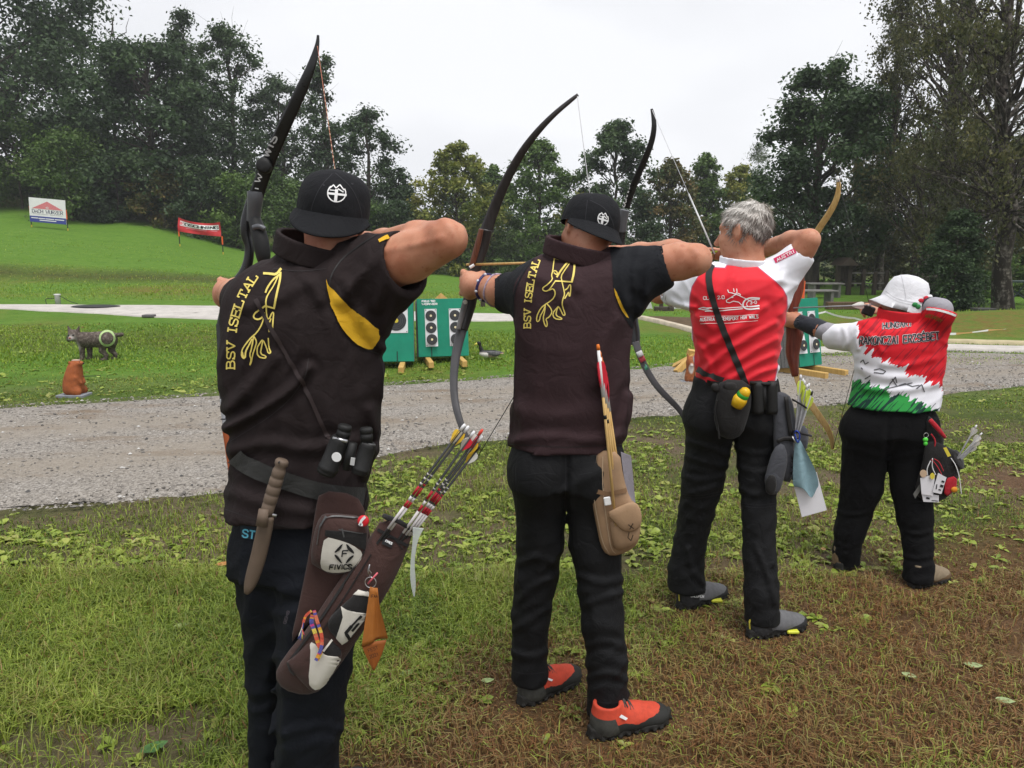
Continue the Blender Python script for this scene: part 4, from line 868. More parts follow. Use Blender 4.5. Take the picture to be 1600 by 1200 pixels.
# wooden playhouse with rails, benches, beam
g = at(1322, 27); S = PXM(1322, 460, 27); A = lambda dx, dv, dy=0: g + np.array((dx * S, dy, -dv * S))
o = empty('playhouse', g, 'dark wooden playhouse with rails in front of the right hand wood', 'playhouse')
for dx in (-10, 8): mb = MB(); mb.box(A(dx, -24), (.14, .14, 48 * S), None, .01); mb.build('corner_post', DW, o)
for k in range(5): mb = MB(); mb.box(A(-9 + k * 4, -34, .05), (3.6 * S, .04, 24 * S), None, .005); mb.build('plank', DW, o)
for k, (x, hgt) in enumerate(((30, 40), (48, 36), (66, 38))): mb = MB(); mb.box(A(x, -hgt / 2), (.12, .12, hgt * S), None, .01); mb.build('rail_post', DW, o)
for hgt in (18, 34): mb = MB(); mb.box(A(38, -hgt), (58 * S, .05, 2.0 * S), None, .005); mb.build('rail', mat('rail_grey', (.16, .15, .14), .8, .2, 9), o)
mb = MB(); mb.add([A(-14, -46, -.5), A(12, -46, -.5), A(12, -46, .6), A(-14, -46, .6), A(-1, -58, -.5), A(-1, -58, .6)], [(0, 1, 2, 3), (0, 4, 1), (2, 5, 3), (1, 4, 5, 2), (3, 5, 4, 0)]); mb.build('roof', DW, o)
for u, Y, lb in ((1292, 25, 'weathered picnic bench left of the playhouse'), (1278, 22, 'low weathered bench beside the orange stake')):
    g = at(u, Y); o = empty('picnic_bench', g, lb, 'bench', 'benches on the far lawn'); BM = mat('bench_grey', (.19, .18, .17), .85, .2, 9)
    for k in range(3): mb = MB(); mb.box(g + (0, -.2 + k * .2, .46), (1.1, .17, .045), None, .006); mb.build('plank', BM, o)
    for s in (-.4, .4): mb = MB(); mb.box(g + (s, 0, .22), (.08, .5, .44), None, .006); mb.build('leg', BM, o)
g = at(1342, 20.5); mb = MB(); mb.box(g + (0, 0, .10), (1.5, .18, .2), None, .012); tag(mb.build('sleeper_beam', wood('sleeper', (.075, .042, .022), (.12, .07, .038), 5)), 'low brown timber beam lying on the lawn before the archer in white hat', 'beam')
g = at(1537.5, 19); S = PXM(1537, 480, 19); o = empty('yellow_box', g, 'small yellow box on a thin post beside the stout birch', 'box on post'); mb = MB(); mb.box(g + (.02, 0, .10), (.035, .035, .32)); mb.build('post', DW, o)
z0 = Q(1540, 491, 19)[2]; z1 = Q(1540, 480.5, 19)[2]; mb = MB(); mb.box((g[0], g[1], (z0 + z1) / 2), (9 * S, .12, z1 - z0), None, .008); mb.build('case', mat('case_yellow', (.45, .24, .03), .5), o); mb = MB(); mb.box((g[0], g[1] - .065, z1 - (z1 - z0) * .28), (8.6 * S, .02, (z1 - z0) * .5)); mb.build('pale_label', mat('label_cream', (.72, .58, .28), .5), o)
mb = MB(); mb.box(at(1546, 17.8) + (0, 0, .03), (.45, .3, .07), None, .01); tag(mb.build('stone_slab', mat('slab_dark', (.05, .05, .045), .8)), 'flat dark slab on the ridge below the yellow box', 'slab')
g = at(1597, 22); o = empty('green_table', g, 'dark green folding table at the right edge behind the stout birch', 'table'); TG = mat('table_green', (.045, .07, .062), .6); mb = MB(); mb.box(g + (0, 0, .66), (1.1, .6, .05), None, .008); mb.build('tabletop', TG, o)
for sx in (-.4, .4): mb = MB(); mb.tube([g + (sx, -.22, 0), g + (-sx, .22, .64)], .025, 5); mb.build('leg', TG, o)
# barrier tapes and rope
def tape(name, label, pts, w, m, sag=.12, cat='tape'):
    P_ = []
    for a, b_ in zip(pts[:-1], pts[1:]):
        for k in range(12): t = k / 12; P_.append(a + (b_ - a) * t - np.array((0, 0, sag * 4 * t * (1 - t))))
    P_.append(pts[-1]); P_ = np.array(P_); V = np.concatenate([P_ + (0, 0, w / 2), P_ - (0, .004, w / 2)]); n = len(P_)
    d = np.r_[0, np.cumsum(np.linalg.norm(np.diff(P_, axis=0), axis=1))]
    return tag(mesh(name, V, [(i, i + 1, n + i + 1, n + i) for i in range(n - 1)], m, smooth=False, attrs={'run': np.r_[d, d]}), label, cat)
b = NB('tape_striped'); f = b.math('GREATER_THAN', b.math('FRACT', b.math('MULTIPLY', b.attr('run'), 1.1)), .5); TAPE = b.fin(b.mix(f, (.72, .72, .72), (.50, .28, .10)), .5)
TW = mat('tape_white', (.74, .74, .74), .5)
tape('barrier_tape', 'white and orange tape stretched low over the brown ridge at the right', [Q(1468, 521, 13.6), Q(1545, 516, 14.2), Q(1640, 508, 15), Q(1800, 500, 16)], .04, TAPE, .03)
tape('barrier_tape', 'white tape strung over the lawn behind the dark arm guard', [Q(1240, 492, 15), Q(1290, 487, 16), Q(1335, 497, 15), Q(1400, 508, 14)], .035, TW, .03)
mb = MB(); q = smooth_poly([Q(560, 448, 26), Q(648, 452, 26), Q(700, 467, 25), Q(760, 470, 24), Q(820, 476, 23), Q(900, 478, 23)], 2); mb.tube(q, .012, 5); tag(mb.build('boundary_rope', mat('rope_yellow', (.55, .52, .20), .7)), 'thin yellow boundary rope across the green lawn behind the longbow', 'rope')
# ------------------------------------------------------------------ people: shared anatomy
def proj(P):
    r = P - CO.astype(np.float32); d = r @ _F.astype(np.float32)
    return 800 + FPX * (r @ _R.astype(np.float32)) / d, 600 - FPX * (r @ _U.astype(np.float32)) / d
def rows(lst):
    o = []
    for v, ul, ur, Yc, b_ in lst:
        c = Q((ul + ur) / 2, v, Yc); o.append((c[2], c[0], c[1], (ur - ul) / 2 * PXM((ul + ur) / 2, v, Yc), b_))
    return smooth_rows(o, 40)
def lim(lst):
    """limb from measured joints (u, v, distance, radius in photo pixels)"""
    return [Q(u, v, Y) for u, v, Y, r_ in lst], [r_ * PXM(u, v, Y) for u, v, Y, r_ in lst]
def segd(u, v, pts):
    d = np.full(u.shape, 1e6, np.float32)
    for a, b_ in zip(pts[:-1], pts[1:]):
        e = np.subtract(b_, a); t = np.clip(((u - a[0]) * e[0] + (v - a[1]) * e[1]) / (e @ e), 0, 1); d = np.minimum(d, np.hypot(u - a[0] - t * e[0], v - a[1] - t * e[1]))
    return d
def creases(P, lst):
    """single cloth folds seen in the photograph: (polyline, height in metres, width in photo pixels)"""
    u, v = proj(P); o = np.zeros(len(P), np.float32)
    for pts, h, w in lst:
        d = segd(u, v, smooth_poly(pts, 1)); o += h * (np.exp(-(d / w) ** 2) - .55 * np.exp(-((d - 2.0 * w) / (1.1 * w)) ** 2))
    return o
def head_frame(yaw, pitch=0, roll=0):
    return rotm('Z', yaw) @ rotm('Y', roll) @ rotm('X', pitch)
def s_head(P, c, R, s=1.0, ears=True):
    X = lambda x, y, z: c + R @ np.array((x, y, z)) * s
    E = lambda p, r_, RR=R: s_ell(P, X(*p), np.array(r_) * s, RR)
    d = E((0, -.008, .012), (.074, .093, .092)); d = smin(d, E((0, .03, -.055), (.058, .062, .062)), .05)
    d = smin(d, E((0, .062, -.088), (.030, .026, .022)), .03); d = smin(d, E((0, .058, .022), (.056, .032, .016)), .025)
    d = smin(d, s_cone(P, X(0, .086, .008), X(0, .112, -.034), .008 * s, .014 * s), .012)
    for k in (-1, 1):
        d = smin(d, E((k * .036, .060, -.032), (.026, .026, .024)), .02); d = smax(d, -E((k * .031, .094, .002), (.017, .012, .009)), .01)
        d = smin(d, E((k * .014, .084, -.057), (.016, .012, .006)), .008)
        if ears:
            Re = R @ rotm('Z', k * 24) @ rotm('X', 10); d = smin(d, E((k * .080, -.006, -.012), (.009, .019, .033), Re), .008)
            d = smax(d, -E((k * .090, -.002, -.008), (.007, .010, .018), Re), .006)
    d = smin(d, s_cone(P, X(0, -.016, -.055), X(0, -.022, -.165), .054 * s, .058 * s), .03); return d
def eyes(c, R, par, s=1.0):
    mb = MB()
    for k in (-1, 1): mb.ball(c + R @ np.array((k * .031, .0765, .002)) * s, .0115 * s, 10)
    o = mb.build('eyes', mat('eye_white', (.7, .68, .65), .25, 0), par, True); mb = MB()
    for k in (-1, 1): mb.ball(c + R @ np.array((k * .031, .0852, .002)) * s, .0045 * s, 8)
    mb.build('pupils', BLK, o, True)
def fist(P, h, f, a, side, s=1.0):
    """hand closed on an upright grip: f wrist-to-knuckle direction, a grip axis; side -1 for a left hand"""
    f = f / np.linalg.norm(f); a = a - f * (a @ f); a /= np.linalg.norm(a); w = np.cross(f, a) * side          # w: towards the knuckle side
    X = lambda p, q, r_: h + (f * p + w * q + a * r_) * s
    Rm = np.stack([f, w, a], 1); d = s_ell(P, X(-.004, .006, -.004), np.array((.052, .036, .047)) * s, Rm)
    for i, (z, ln) in enumerate(((.034, 1.0), (.012, 1.06), (-.011, 1.0), (-.033, .86))):
        r_ = (.0105, .0108, .0102, .0090)[i] * s
        d = smin(d, s_chain(P, [X(.018, .030, z), X(.050 * ln, .030, z - .004), X(.066 * ln, .002, z - .009), X(.050 * ln, -.026, z - .012), X(.026, -.030, z - .013)], [r_ * 1.12, r_ * 1.1, r_, r_ * .92, r_ * .8], .002), .0035)
    d = smin(d, s_chain(P, [X(-.030, -.010, .026), X(.004, -.030, .034), X(.034, -.034, .030), X(.056, -.026, .026)], [.015 * s, .0125 * s, .0108 * s, .0088 * s], .004), .008)
    return d
def hook(P, wr, d_, n, s=1.0, curl=1.0):
    """drawing hand: wr wrist, d_ towards the fingers, n out of the back of the hand"""
    d_ = d_ / np.linalg.norm(d_); n = n - d_ * (n @ d_); n /= np.linalg.norm(n); w = np.cross(d_, n); X = lambda p, q, r_: wr + (d_ * p + w * q + n * r_) * s
    d = s_ell(P, X(.052, 0, 0), np.array((.054, .040, .017)) * s, np.stack([d_, w, n], 1)); d = smin(d, s_cone(P, X(-.03, 0, 0), X(.02, 0, 0), .027 * s, .026 * s), .02)
    for i, (q, l_) in enumerate(((.030, .92), (.010, 1.0), (-.011, .96), (-.030, .78))):
        r_ = (.0098, .0102, .0098, .0086)[i] * s
        d = smin(d, s_chain(P, [X(.085, q, 0), X(.085 + .040 * l_, q * .95, -.004), X(.085 + .058 * l_, q * .9, -.026 * curl), X(.085 + .042 * l_, q * .88, -.046 * curl)], [r_ * 1.1, r_, r_ * .95, r_ * .8], .002), .004)
    return smin(d, s_chain(P, [X(.018, .030, -.006), X(.045, .052, -.022), X(.072, .050, -.036), X(.092, .042, -.042)], [.014 * s, .0118 * s, .0102 * s, .0082 * s], .003), .010)
b = NB('skin'); c = b.coord(); n = b.noise(c, 9, 4); n2 = b.noise(c, 55, 3)
cc = b.ramp(n, [(.3, (.40, .150, .082)), (.5, (.50, .225, .135)), (.7, (.57, .30, .20))]); cc = b.mix(b.math('MULTIPLY', b.sstep(n2, .58, .72), .6), cc, (.36, .115, .062)); cc = b.mix(b.math('MULTIPLY', b.sstep(b.noise(c, 190, 2), .70, .76), .7), cc, (.24, .085, .045)); b.bump(b.math('ADD', b.noise(c, 520, 3), b.math('MULTIPLY', b.noise(c, 45, 4), 1.2)), .30, .002)
SKIN = b.fin(cc, .52, .4, sss=.12)
def cloth(name, col, rough=.85, var=.10, weave=900, sheen=.1, spec=.2):
    b = NB(name); c = b.coord(); n = b.noise(c, 7, 4); w = b.n('ShaderNodeTexWave'); w.inputs['Scale'].default_value = weave / 6; w.inputs['Distortion'].default_value = 1.5; b.l(c, w.inputs['Vector'])
    cc = b.ramp(n, [(.3, tuple(x * (1 - var) for x in col)), (.7, tuple(x * (1 + var) for x in col))]); lint = b.sstep(b.noise(c, 700, 2, .7), .74, .80)
    cc = b.mix(b.math('MULTIPLY', lint, .25), cc, tuple(min(1, x * 2 + .05) for x in col))
    b.bump(b.math('ADD', b.math('MULTIPLY', b.noise(c, 420, 3, .7), .35), b.math('MULTIPLY', b.math('ABSOLUTE', b.math('SUBTRACT', b.noise(c, 16, 4, .5, .6), .5)), 3.2)), .5, .006); return b.fin(cc, rough, spec, sheen=sheen)
VEST1 = cloth('vest_black_brown', (.0185, .0124, .0126), sheen=0); VEST2 = cloth('vest_maroon', (.037, .0195, .0220), sheen=0); BLACKT = cloth('shirt_black', (.0110, .0120, .0150), sheen=0); TRS = cloth('trousers_black', (.0058, .0060, .0070), .75, .15, spec=.25, sheen=0); TRS4 = cloth('trousers_black_soft', (.0042, .0042, .0047), .9, spec=.15, sheen=0); TRSB = cloth('trousers_navy', (.0060, .0074, .0115), .8, sheen=0)
YEL = cloth('panel_yellow', (.62, .36, .018), .8); EMB = mat('embroidery_yellow', (.72, .58, .14), .6, .1, 60, .4, 500); CAPM = cloth('cap_black', (.0095, .0100, .0120), .85, sheen=0); WHITE = mat('emblem_white', (.74, .74, .74), .6, .05); BELT = cloth('belt_grey', (.028, .028, .027), .6, .1); STRAP = mat('strap_black', (.016, .015, .015), .6)
def faces_split(V, F, mask):
    """two meshes out of one surface, by a test on face centres"""
    m = mask(V[F].mean(1).astype(np.float32)); out = []
    for k in (m, ~m):
        f = F[k]; ids = np.unique(f); mp = np.full(len(V), -1); mp[ids] = np.arange(len(ids)); out.append((V[ids], mp[f]))
    return out
def normals_out(V, F):
    a, b_, c_ = V[F[:, 0]], V[F[:, 1]], V[F[:, 2]]; n = np.cross(b_ - a, c_ - a); vol = (np.einsum('ij,ij->i', n, a)).sum()
    return F if vol > 0 else F[:, ::-1]
def solid(name, fn, lo, hi, h, m, par, **k):
    V, F = surfnet(fn, lo, hi, h); F = normals_out(V, F); o = mesh(name, V, F, m, par, **k); return o, V, F
def cap(par, c, R, s=1.0, brim=1.0, seam=True):
    """billed cap worn back to front: the bill falls over the neck"""
    X = lambda x, y, z: np.asarray(c) + R @ np.array((x, y, z)) * s
    V = []; nU, nV = 72, 18; a_, b_, hgt = .092, .112, .096
    for j in range(nV + 1):
        t = j / nV; el = math.radians(-8 + 98 * t)
        for i in range(nU):
            ph = 2 * math.pi * i / nU; groove = .0022 * (i % 12 == 0) * (0 if t > .97 else 1)
            k = (max(0, math.cos(el)) ** .62) * (1 + .014 * math.sin(3 * ph + 4 * t) + .010 * math.sin(7 * ph - 6 * t) * t + .012 * math.sin(2 * ph + 9 * t)) - groove * 6
            V.append(X(a_ * k * math.sin(ph), -b_ * k * math.cos(ph), hgt * (math.sin(el) if el < 0 else math.sin(el) ** .92) * (1 + .03 * math.sin(2 * ph + 1) * t)))
    F = [(j * nU + i, j * nU + (i + 1) % nU, (j + 1) * nU + (i + 1) % nU, (j + 1) * nU + i) for j in range(nV) for i in range(nU)]
    co = mesh('cap_crown', V, F, CAPM, par); tr = bvh(V, F)
    V = []; n1, n2 = 25, 9
    for side in (0, 1):
        for j in range(n2):
            t = j / (n2 - 1)
            for i in range(n1):
                ph = math.radians(-76 + 152 * i / (n1 - 1)); ext = .070 * brim * t * math.cos(ph * .92) ** .6; z = -.010 - .050 * brim * t ** .85 * math.cos(ph) ** 1.05 - .004 * t * math.sin(ph) ** 2
                V.append(X((a_ + .002 + ext * .25) * math.sin(ph), -(b_ + .002) * math.cos(ph) - ext * .62 * math.cos(ph), z - .0035 * side))
    q = n1 * n2; F = []
    for j in range(n2 - 1):
        for i in range(n1 - 1): p = j * n1 + i; F += [(p, p + 1, p + n1 + 1, p + n1), (q + p + n1, q + p + n1 + 1, q + p + 1, q + p)]
    F += [((n2 - 1) * n1 + i, (n2 - 1) * n1 + i + 1, q + (n2 - 1) * n1 + i + 1, q + (n2 - 1) * n1 + i) for i in range(n1 - 1)]
    mesh('cap_bill', V, F, CAPM, par)
    mb = MB(); mb.ball(X(0, 0, .099), (.007 * s, .007 * s, .004 * s), 10); mb.build('cap_button', CAPM, co, True); return co, tr
FEET = []
def shoe(par, heel, d_, Lh, W, fn_col, up=.075, sole=SC):
    """heel point on the ground, toe direction, length and width"""
    d_ = np.array((d_[0], d_[1], 0)); d_ /= np.linalg.norm(d_); w = np.array((-d_[1], d_[0], 0)); h = np.asarray(heel, float); X = lambda p, q, z: h + d_ * p * Lh + w * q * W + np.array((0, 0, z))
    FEET.append((h[:2], (h + d_ * Lh)[:2])); Rm = np.stack([d_, w, (0, 0, 1)], 1)
    def up_(P):
        d = s_ell(P, X(.16, 0, .045), (.17 * Lh, .46 * W, .062), Rm); d = smin(d, s_ell(P, X(.50, 0, .040), (.30 * Lh, .46 * W, .046), Rm), .03); d = smin(d, s_ell(P, X(.78, 0, .030), (.21 * Lh, .47 * W, .036), Rm), .03)
        d = smin(d, s_cone(P, X(.20, 0, .05), X(.18, 0, .115), .042, .046), .03); d = smin(d, s_cone(P, X(.30, 0, .085), X(.58, 0, .062), .028, .020), .03)
        d = smax(d, P[:, 2] - (h[2] + .118), .006); d = smax(d, -s_cone(P, X(.19, 0, .10), X(.19, 0, .2), .036, .036), .004); return np.maximum(d, h[2] + .018 - P[:, 2])
    lo = np.minimum(h, X(1, 0, 0)) - .09; hi = np.maximum(h, X(1, 0, 0)) + .09; lo[2] = h[2] - .01; hi[2] = h[2] + .16
    V, F = surfnet(up_, lo, hi, .005); F = normals_out(V, F); r = V - h; p = (r @ d_) / Lh; z = r[:, 2]
    o = mesh('shoe', V, F, fn_col, par, attrs={'along': p, 'hgt': z}); tr = bvh(V, F)
    def so(P):
        r_ = P - h.astype(np.float32); p_ = (r_ @ d_.astype(np.float32)) / Lh; q_ = (r_ @ w.astype(np.float32)) / W; hw = np.interp(p_, [-.02, .06, .2, .45, .7, .88, 1.0], [.16, .36, .40, .37, .49, .42, .10])
        d = (np.abs(q_) - hw) * W; d = np.maximum(d, (np.abs(p_ - .49) - .53) * Lh); lug = .004 * np.sign(np.sin(p_ * 60)) * (r_[:, 2] < .012)
        return smax(np.maximum(d + lug, r_[:, 2] - np.interp(p_, [0, .2, .45, .8, 1], [.040, .034, .028, .026, .040])), -r_[:, 2], .006)
    V2, F2 = surfnet(so, lo, hi, .005); mesh('sole', V2, normals_out(V2, F2), mat('sole_rubber', (.020, .019, .017), .8, .3, 30), o)
    return o, X, tr
def laces(o, X, m, z=.094):
    mb = MB()
    for k in range(4):
        p = .36 + .075 * k; zz = z + .022 - .0135 * k
        mb.tube(smooth_poly([X(p, -.24, zz - .016), X(p + .02, 0, zz + .006), X(p + .04, .24, zz - .016)], 2), .0034, 5); mb.tube(smooth_poly([X(p + .04, -.24, zz - .018), X(p + .02, 0, zz + .007), X(p, .24, zz - .016)], 2), .0028, 5)
    mb.build('laces', m, o, True)
def shoe_mat(name, upper, rand, heelc, zr=.045, bumpy=60):
    b = NB(name); c = b.coord(); n = b.noise(c, bumpy, 3); a, h = b.attr('along'), b.attr('hgt'); low = b.math('MULTIPLY_ADD', b.math('ABSOLUTE', b.math('SUBTRACT', a, .5)), .055, zr - .012)
    m_ = b.math('LESS_THAN', h, b.math('ADD', low, b.math('MULTIPLY', b.math('SUBTRACT', n, .5), .01))); hl = b.math('LESS_THAN', b.math('ADD', a, b.math('MULTIPLY', h, 1.2)), .30)
    hl = b.math('MULTIPLY', hl, b.math('LESS_THAN', h, .082)); cc = b.mix(m_, b.ramp(n, [(.3, tuple(x * .85 for x in upper)), (.7, tuple(min(1, x * 1.12) for x in upper))]), rand); cc = b.mix(hl, cc, b.ramp(n, [(.3, tuple(x * .7 for x in heelc)), (.7, tuple(x * 1.3 for x in heelc))]))
    b.bump(n, .35, .002); return b.fin(cc, .7, .3)
# ------------------------------------------------------------------ first archer (nearest)
GP = 'archers in the shooting line'
a1 = empty('person', (Q(465, 900, 1.93)[0], 1.93, 0), 'nearest archer in a black vest with broad yellow side panel, drawing a black recurve bow', 'person', GP)
hc1 = Q(521, 334, 1.985); R1 = head_frame(2, -10, 9)
tor1 = rows([(396, 432, 575, 1.99, .075), (408, 412, 604, 1.98, .098), (424, 394, 620, 1.96, .115), (445, 374, 616, 1.95, .125), (475, 356, 606, 1.95, .13), (510, 348, 602, 1.95, .135), (560, 344, 601, 1.95, .135), (610, 345, 601, 1.95, .135), (655, 350, 597, 1.95, .132), (700, 360, 588, 1.95, .128), (740, 361, 579, 1.95, .130), (770, 355, 574, 1.95, .139), (799, 352, 572, 1.95, .143)])
armR = lim([(548, 428, 1.97, 50), (640, 402, 1.86, 37), (700, 374, 1.78, 31)]); foreR = lim([(700, 374, 1.78, 30), (655, 372, 1.90, 26), (600, 380, 2.06, 21), (560, 384, 2.14, 16)])
armL = lim([(392, 468, 1.99, 34), (372, 462, 2.14, 26), (362, 458, 2.30, 20), (358, 456, 2.38, 17)])
def body1(P):
    d = s_head(P, hc1, R1, .965); d = smin(d, s_stack(P, [(z, x, y, a * .86, b_ * .86) for z, x, y, a, b_ in tor1]), .03)
    arm = smin(s_chain(P, *armR, .02), s_chain(P, *foreR, .02), .012); d = smin(d, arm, .02); d = smin(d, s_chain(P, *armL, .02), .02)
    d = smin(d, fist(P, Q(355, 457, 2.43), np.array((-.08, .95, 0)), np.array((.15, .1, 1)), -1), .02)
    d = d - creases(P, [([(692, 342), (708, 356), (713, 372), (708, 390)], .0035, 6), ([(722, 352), (726, 366), (722, 384)], .0025, 4), ([(655, 350), (668, 372), (664, 400)], -.003, 12), ([(600, 392), (650, 382), (690, 372)], .003, 4)]) * np.clip((P[:, 0] + .42) / .1, 0, 1)
    return smin(d, hook(P, Q(566, 377, 2.14), np.array((-.75, .5, .1)), np.array((.5, .6, .45))), .02)
solid('body', body1, Q(330, 470, 2.3) * 0 + (-.95, 1.62, .98), (.02, 2.60, 1.86), .0072, SKIN, a1); eyes(hc1, R1, a1)
def ends(P, *cs): return np.minimum.reduce([np.clip((np.linalg.norm(P - c_.astype(np.float32), axis=1) - .075) / .06, 0, 1) for c_ in cs])
g1 = lambda P: folds(P, 3, (.45, 0, 1), 34, .0036)
C1 = [([(600, 545), (560, 500), (540, 440)], .004, 7), ([(352, 668), (400, 645), (455, 610), (482, 575)], .011, 7), ([(356, 640), (395, 600), (430, 560)], .006, 9), ([(362, 705), (420, 690), (480, 705), (560, 690)], .006, 9),
      ([(512, 690), (540, 720), (590, 705)], .005, 8), ([(380, 480), (430, 470), (480, 440)], .004, 10), ([(440, 400), (480, 430), (500, 470)], .005, 8), ([(600, 400), (560, 430), (535, 470)], .006, 9), ([(580, 640), (592, 690), (570, 740)], .006, 8), ([(360, 770), (420, 790), (480, 800)], .004, 9), ([(630, 395), (600, 440), (590, 480)], .006, 7), ([(645, 430), (615, 470), (600, 520)], .006, 7)]
slvR = lim([(545, 432, 1.97, 58), (634, 409, 1.87, 50)]); slvO = lim([(600, 418, 1.91, 44), (700, 392, 1.80, 45)])
def top1(P):
    d = s_stack(P, tor1); d = smin(d, s_cone(P, *[slvR[0][0], slvR[0][1]], *slvR[1]), .07); d = smin(d, s_cone(P, Q(575, 500, 1.95), Q(622, 438, 1.88), .058, .050), .05)
    d = smin(d, s_chain(P, *lim([(402, 472, 1.97, 46), (384, 470, 2.10, 36), (374, 466, 2.2, 31)]), .02), .05)
    n = Q(700, 385, 1.78) - Q(600, 418, 1.90); n /= np.linalg.norm(n); d = smax(d, (P - Q(637, 412, 1.87).astype(np.float32)) @ n.astype(np.float32), .004)
    d = d - (1.4 * creases(P, C1) + g1(P)) * ends(P, Q(637, 412, 1.87))
    d = smax(d, -s_chain(P, *slvO), .003); d = smax(d, -s_cone(P, Q(499, 352, 1.955), Q(508, 300, 1.955), .088, .088), .01); return d
V, F = surfnet(top1, (-.82, 1.64, .78), (-.02, 2.36, 1.68), .0064, relax=1); F = normals_out(V, F)
u_seam = [(512, 420), (508, 440), (515, 470), (535, 515), (562, 545), (600, 560), (640, 600)]
def is_sleeve(c_):
    u, v = proj(c_); return (u > np.interp(v, [360, 400, 440, 480, 515, 548], [598, 545, 512, 520, 540, 590])) & (v < 552)
(Vs, Fs), (Vv, Fv) = faces_split(V, F, is_sleeve); tr1 = bvh(V, F)
mesh('shirt_sleeve', Vs, Fs, VEST1, a1); vest1 = mesh('vest', Vv, Fv, VEST1, a1)
lay('armhole_piping', [smooth_poly([(596, 362), (560, 385), (530, 408), (512, 440), (520, 482), (540, 520), (566, 545), (592, 552)], 2)], 2.0, tr1, STRAP, vest1, .0015)
lay('yellow_panel', [], 0, tr1, YEL, vest1, .0055, fills=[closed_smooth([(510, 433), (513, 447), (524, 455), (538, 470), (556, 486), (574, 503), (585, 512), (592, 514), (592, 527), (586, 540), (577, 547), (562, 542), (545, 528), (529, 508), (519, 483), (512, 458)], 1)])
lay('sleeve_mark', [[(594, 377), (606, 370)]], 5, tr1, YEL, vest1, .003)
lay('lettering', letters('BSV ISELTAL', smooth_poly([(367.5, 575), (368, 535), (371, 508), (379, 480), (388, 458), (404, 434)], 2), 12.5, gap=.34, serif=True), 2.3, tr1, EMB, vest1, .0022, step=1.5)
z6 = lambda pts: [(330 + x / 6, 400 + y / 6) for x, y in pts]
CEN1 = [([(497, 168), (560, 172), (610, 180), (655, 125)], 3.6), ([(650, 160), (648, 230), (620, 360), (590, 490)], 3.4), ([(590, 488), (510, 465)], 2.6), ([(640, 180), (575, 228), (530, 300), (515, 345)], 2.8), [(630, 190), (590, 280), (535, 365), (515, 420), (520, 480), (525, 560), (545, 640), (548, 710)], ([(505, 470), (440, 512), (402, 550), (405, 585), (445, 598), (485, 575), (500, 530)], 2.8),
        [(500, 555), (480, 640), (430, 720), (380, 762), (335, 820), (292, 885), (292, 945), (320, 965), (330, 890), (362, 830), (385, 780)], [(300, 900), (312, 960)], [(400, 760), (382, 860), (360, 930), (378, 965), (358, 1035), (380, 985), (388, 925), (415, 850), (430, 800), (405, 755)], [(540, 770), (545, 850), (565, 905), (545, 922), (525, 860), (487, 775), (455, 820), (430, 860), (437, 940), (515, 965), (525, 942), (462, 915), (475, 850), (487, 790)], [(523, 570), (548, 600), (575, 525), (590, 530), (583, 610), (578, 690)], [(545, 640), (565, 590)]]
lay('archer_emblem', [(smooth_poly(z6(s[0]), 1), s[1]) if isinstance(s, tuple) else (smooth_poly(z6(s), 1), 2.1) for s in CEN1], 2.1, tr1, EMB, vest1, .0024, step=1.5)
for st in ([(482, 560), (478, 590), (440, 640), (360, 690)], [(598, 560), (598, 640), (585, 720), (570, 790)], [(428, 420), (470, 425), (510, 420)]): lay('seam', [smooth_poly(st, 2)], 1.2, tr1, mat('vest_thread_dark', (.030, .025, .026), .8), vest1, .0012)
lay('hem_stitching', [[(353, 796), (400, 812), (450, 824), (500, 832)]], 1.2, tr1, STRAP, vest1, .001)
lay('belt', [(smooth_poly([(352, 690), (372, 718), (410, 738), (450, 752), (500, 768), (560, 775)], 2), 27)], 27, tr1, BELT, a1, .006, step=4)
lay('binocular_strap', [(smooth_poly([(402, 470), (425, 515), (452, 560), (480, 610), (512, 682)], 2), 6.5)], 6.5, tr1, mat('strap_brown', (.030, .020, .020), .55), a1, .005, step=3)
# collar
n_ = Q(476, 372, 1.97); Rc = frame((-.18, .22, 1)) 
def col1(P): return s_band(P, Q(493, 391, 1.955), rotm('Y', 17) @ rotm('X', 8), .096, .090, .027, .006)
solid('collar', col1, (-.70, 1.80, 1.48), (-.30, 2.16, 1.72), .004, VEST1, a1)
co, trc = cap(a1, Q(522, 326, 1.99), R1 @ rotm('X', 14), .985, 1.0)
def cap_badge(cx, cy, r_, sx, rot, tr, par, st=1.8):
    a = math.radians(rot); T = lambda x, y: (cx + (x * math.cos(a) - y * math.sin(a)) * r_ * sx, cy + (x * math.sin(a) + y * math.cos(a)) * r_)
    S_ = [([T(math.cos(t), math.sin(t)) for t in np.linspace(-.6, math.pi + .75, 24)], st), ([T(-.05, -.35), T(-.05, .85)], st * 2.6), ([T(-.9, .12), T(1.05, .12)], st * 1.9), ([T(-.85, -.45), T(-.45, -.9), T(-.15, -.55), T(.25, -1.0), T(.75, -.45)], st), ([T(-.8, -.28), T(-.2, -.28)], st * .8), ([T(.1, -.5), T(.7, -.2)], st)]
    lay('cap_badge', S_, st, tr, WHITE, par, .0016, step=1.0)
cap_badge(526, 302, 13.5, 1.02, 6, trc, co); CSEAM = mat('cap_stitch', (.030, .031, .035), .8)
for st in ([(519, 272), (500, 292), (488, 320), (486, 334)], [(524, 271), (549, 292), (562, 320), (566, 346)], [(470, 330), (500, 341), (535, 347), (574, 350)]): lay('stitching', [smooth_poly(st, 2)], 1.0, trc, CSEAM, co, .0012)
lay('eyelet', [[(505, 289), (507, 290)], [(549, 287), (551, 288)]], 2.2, trc, CSEAM, co, .0012)
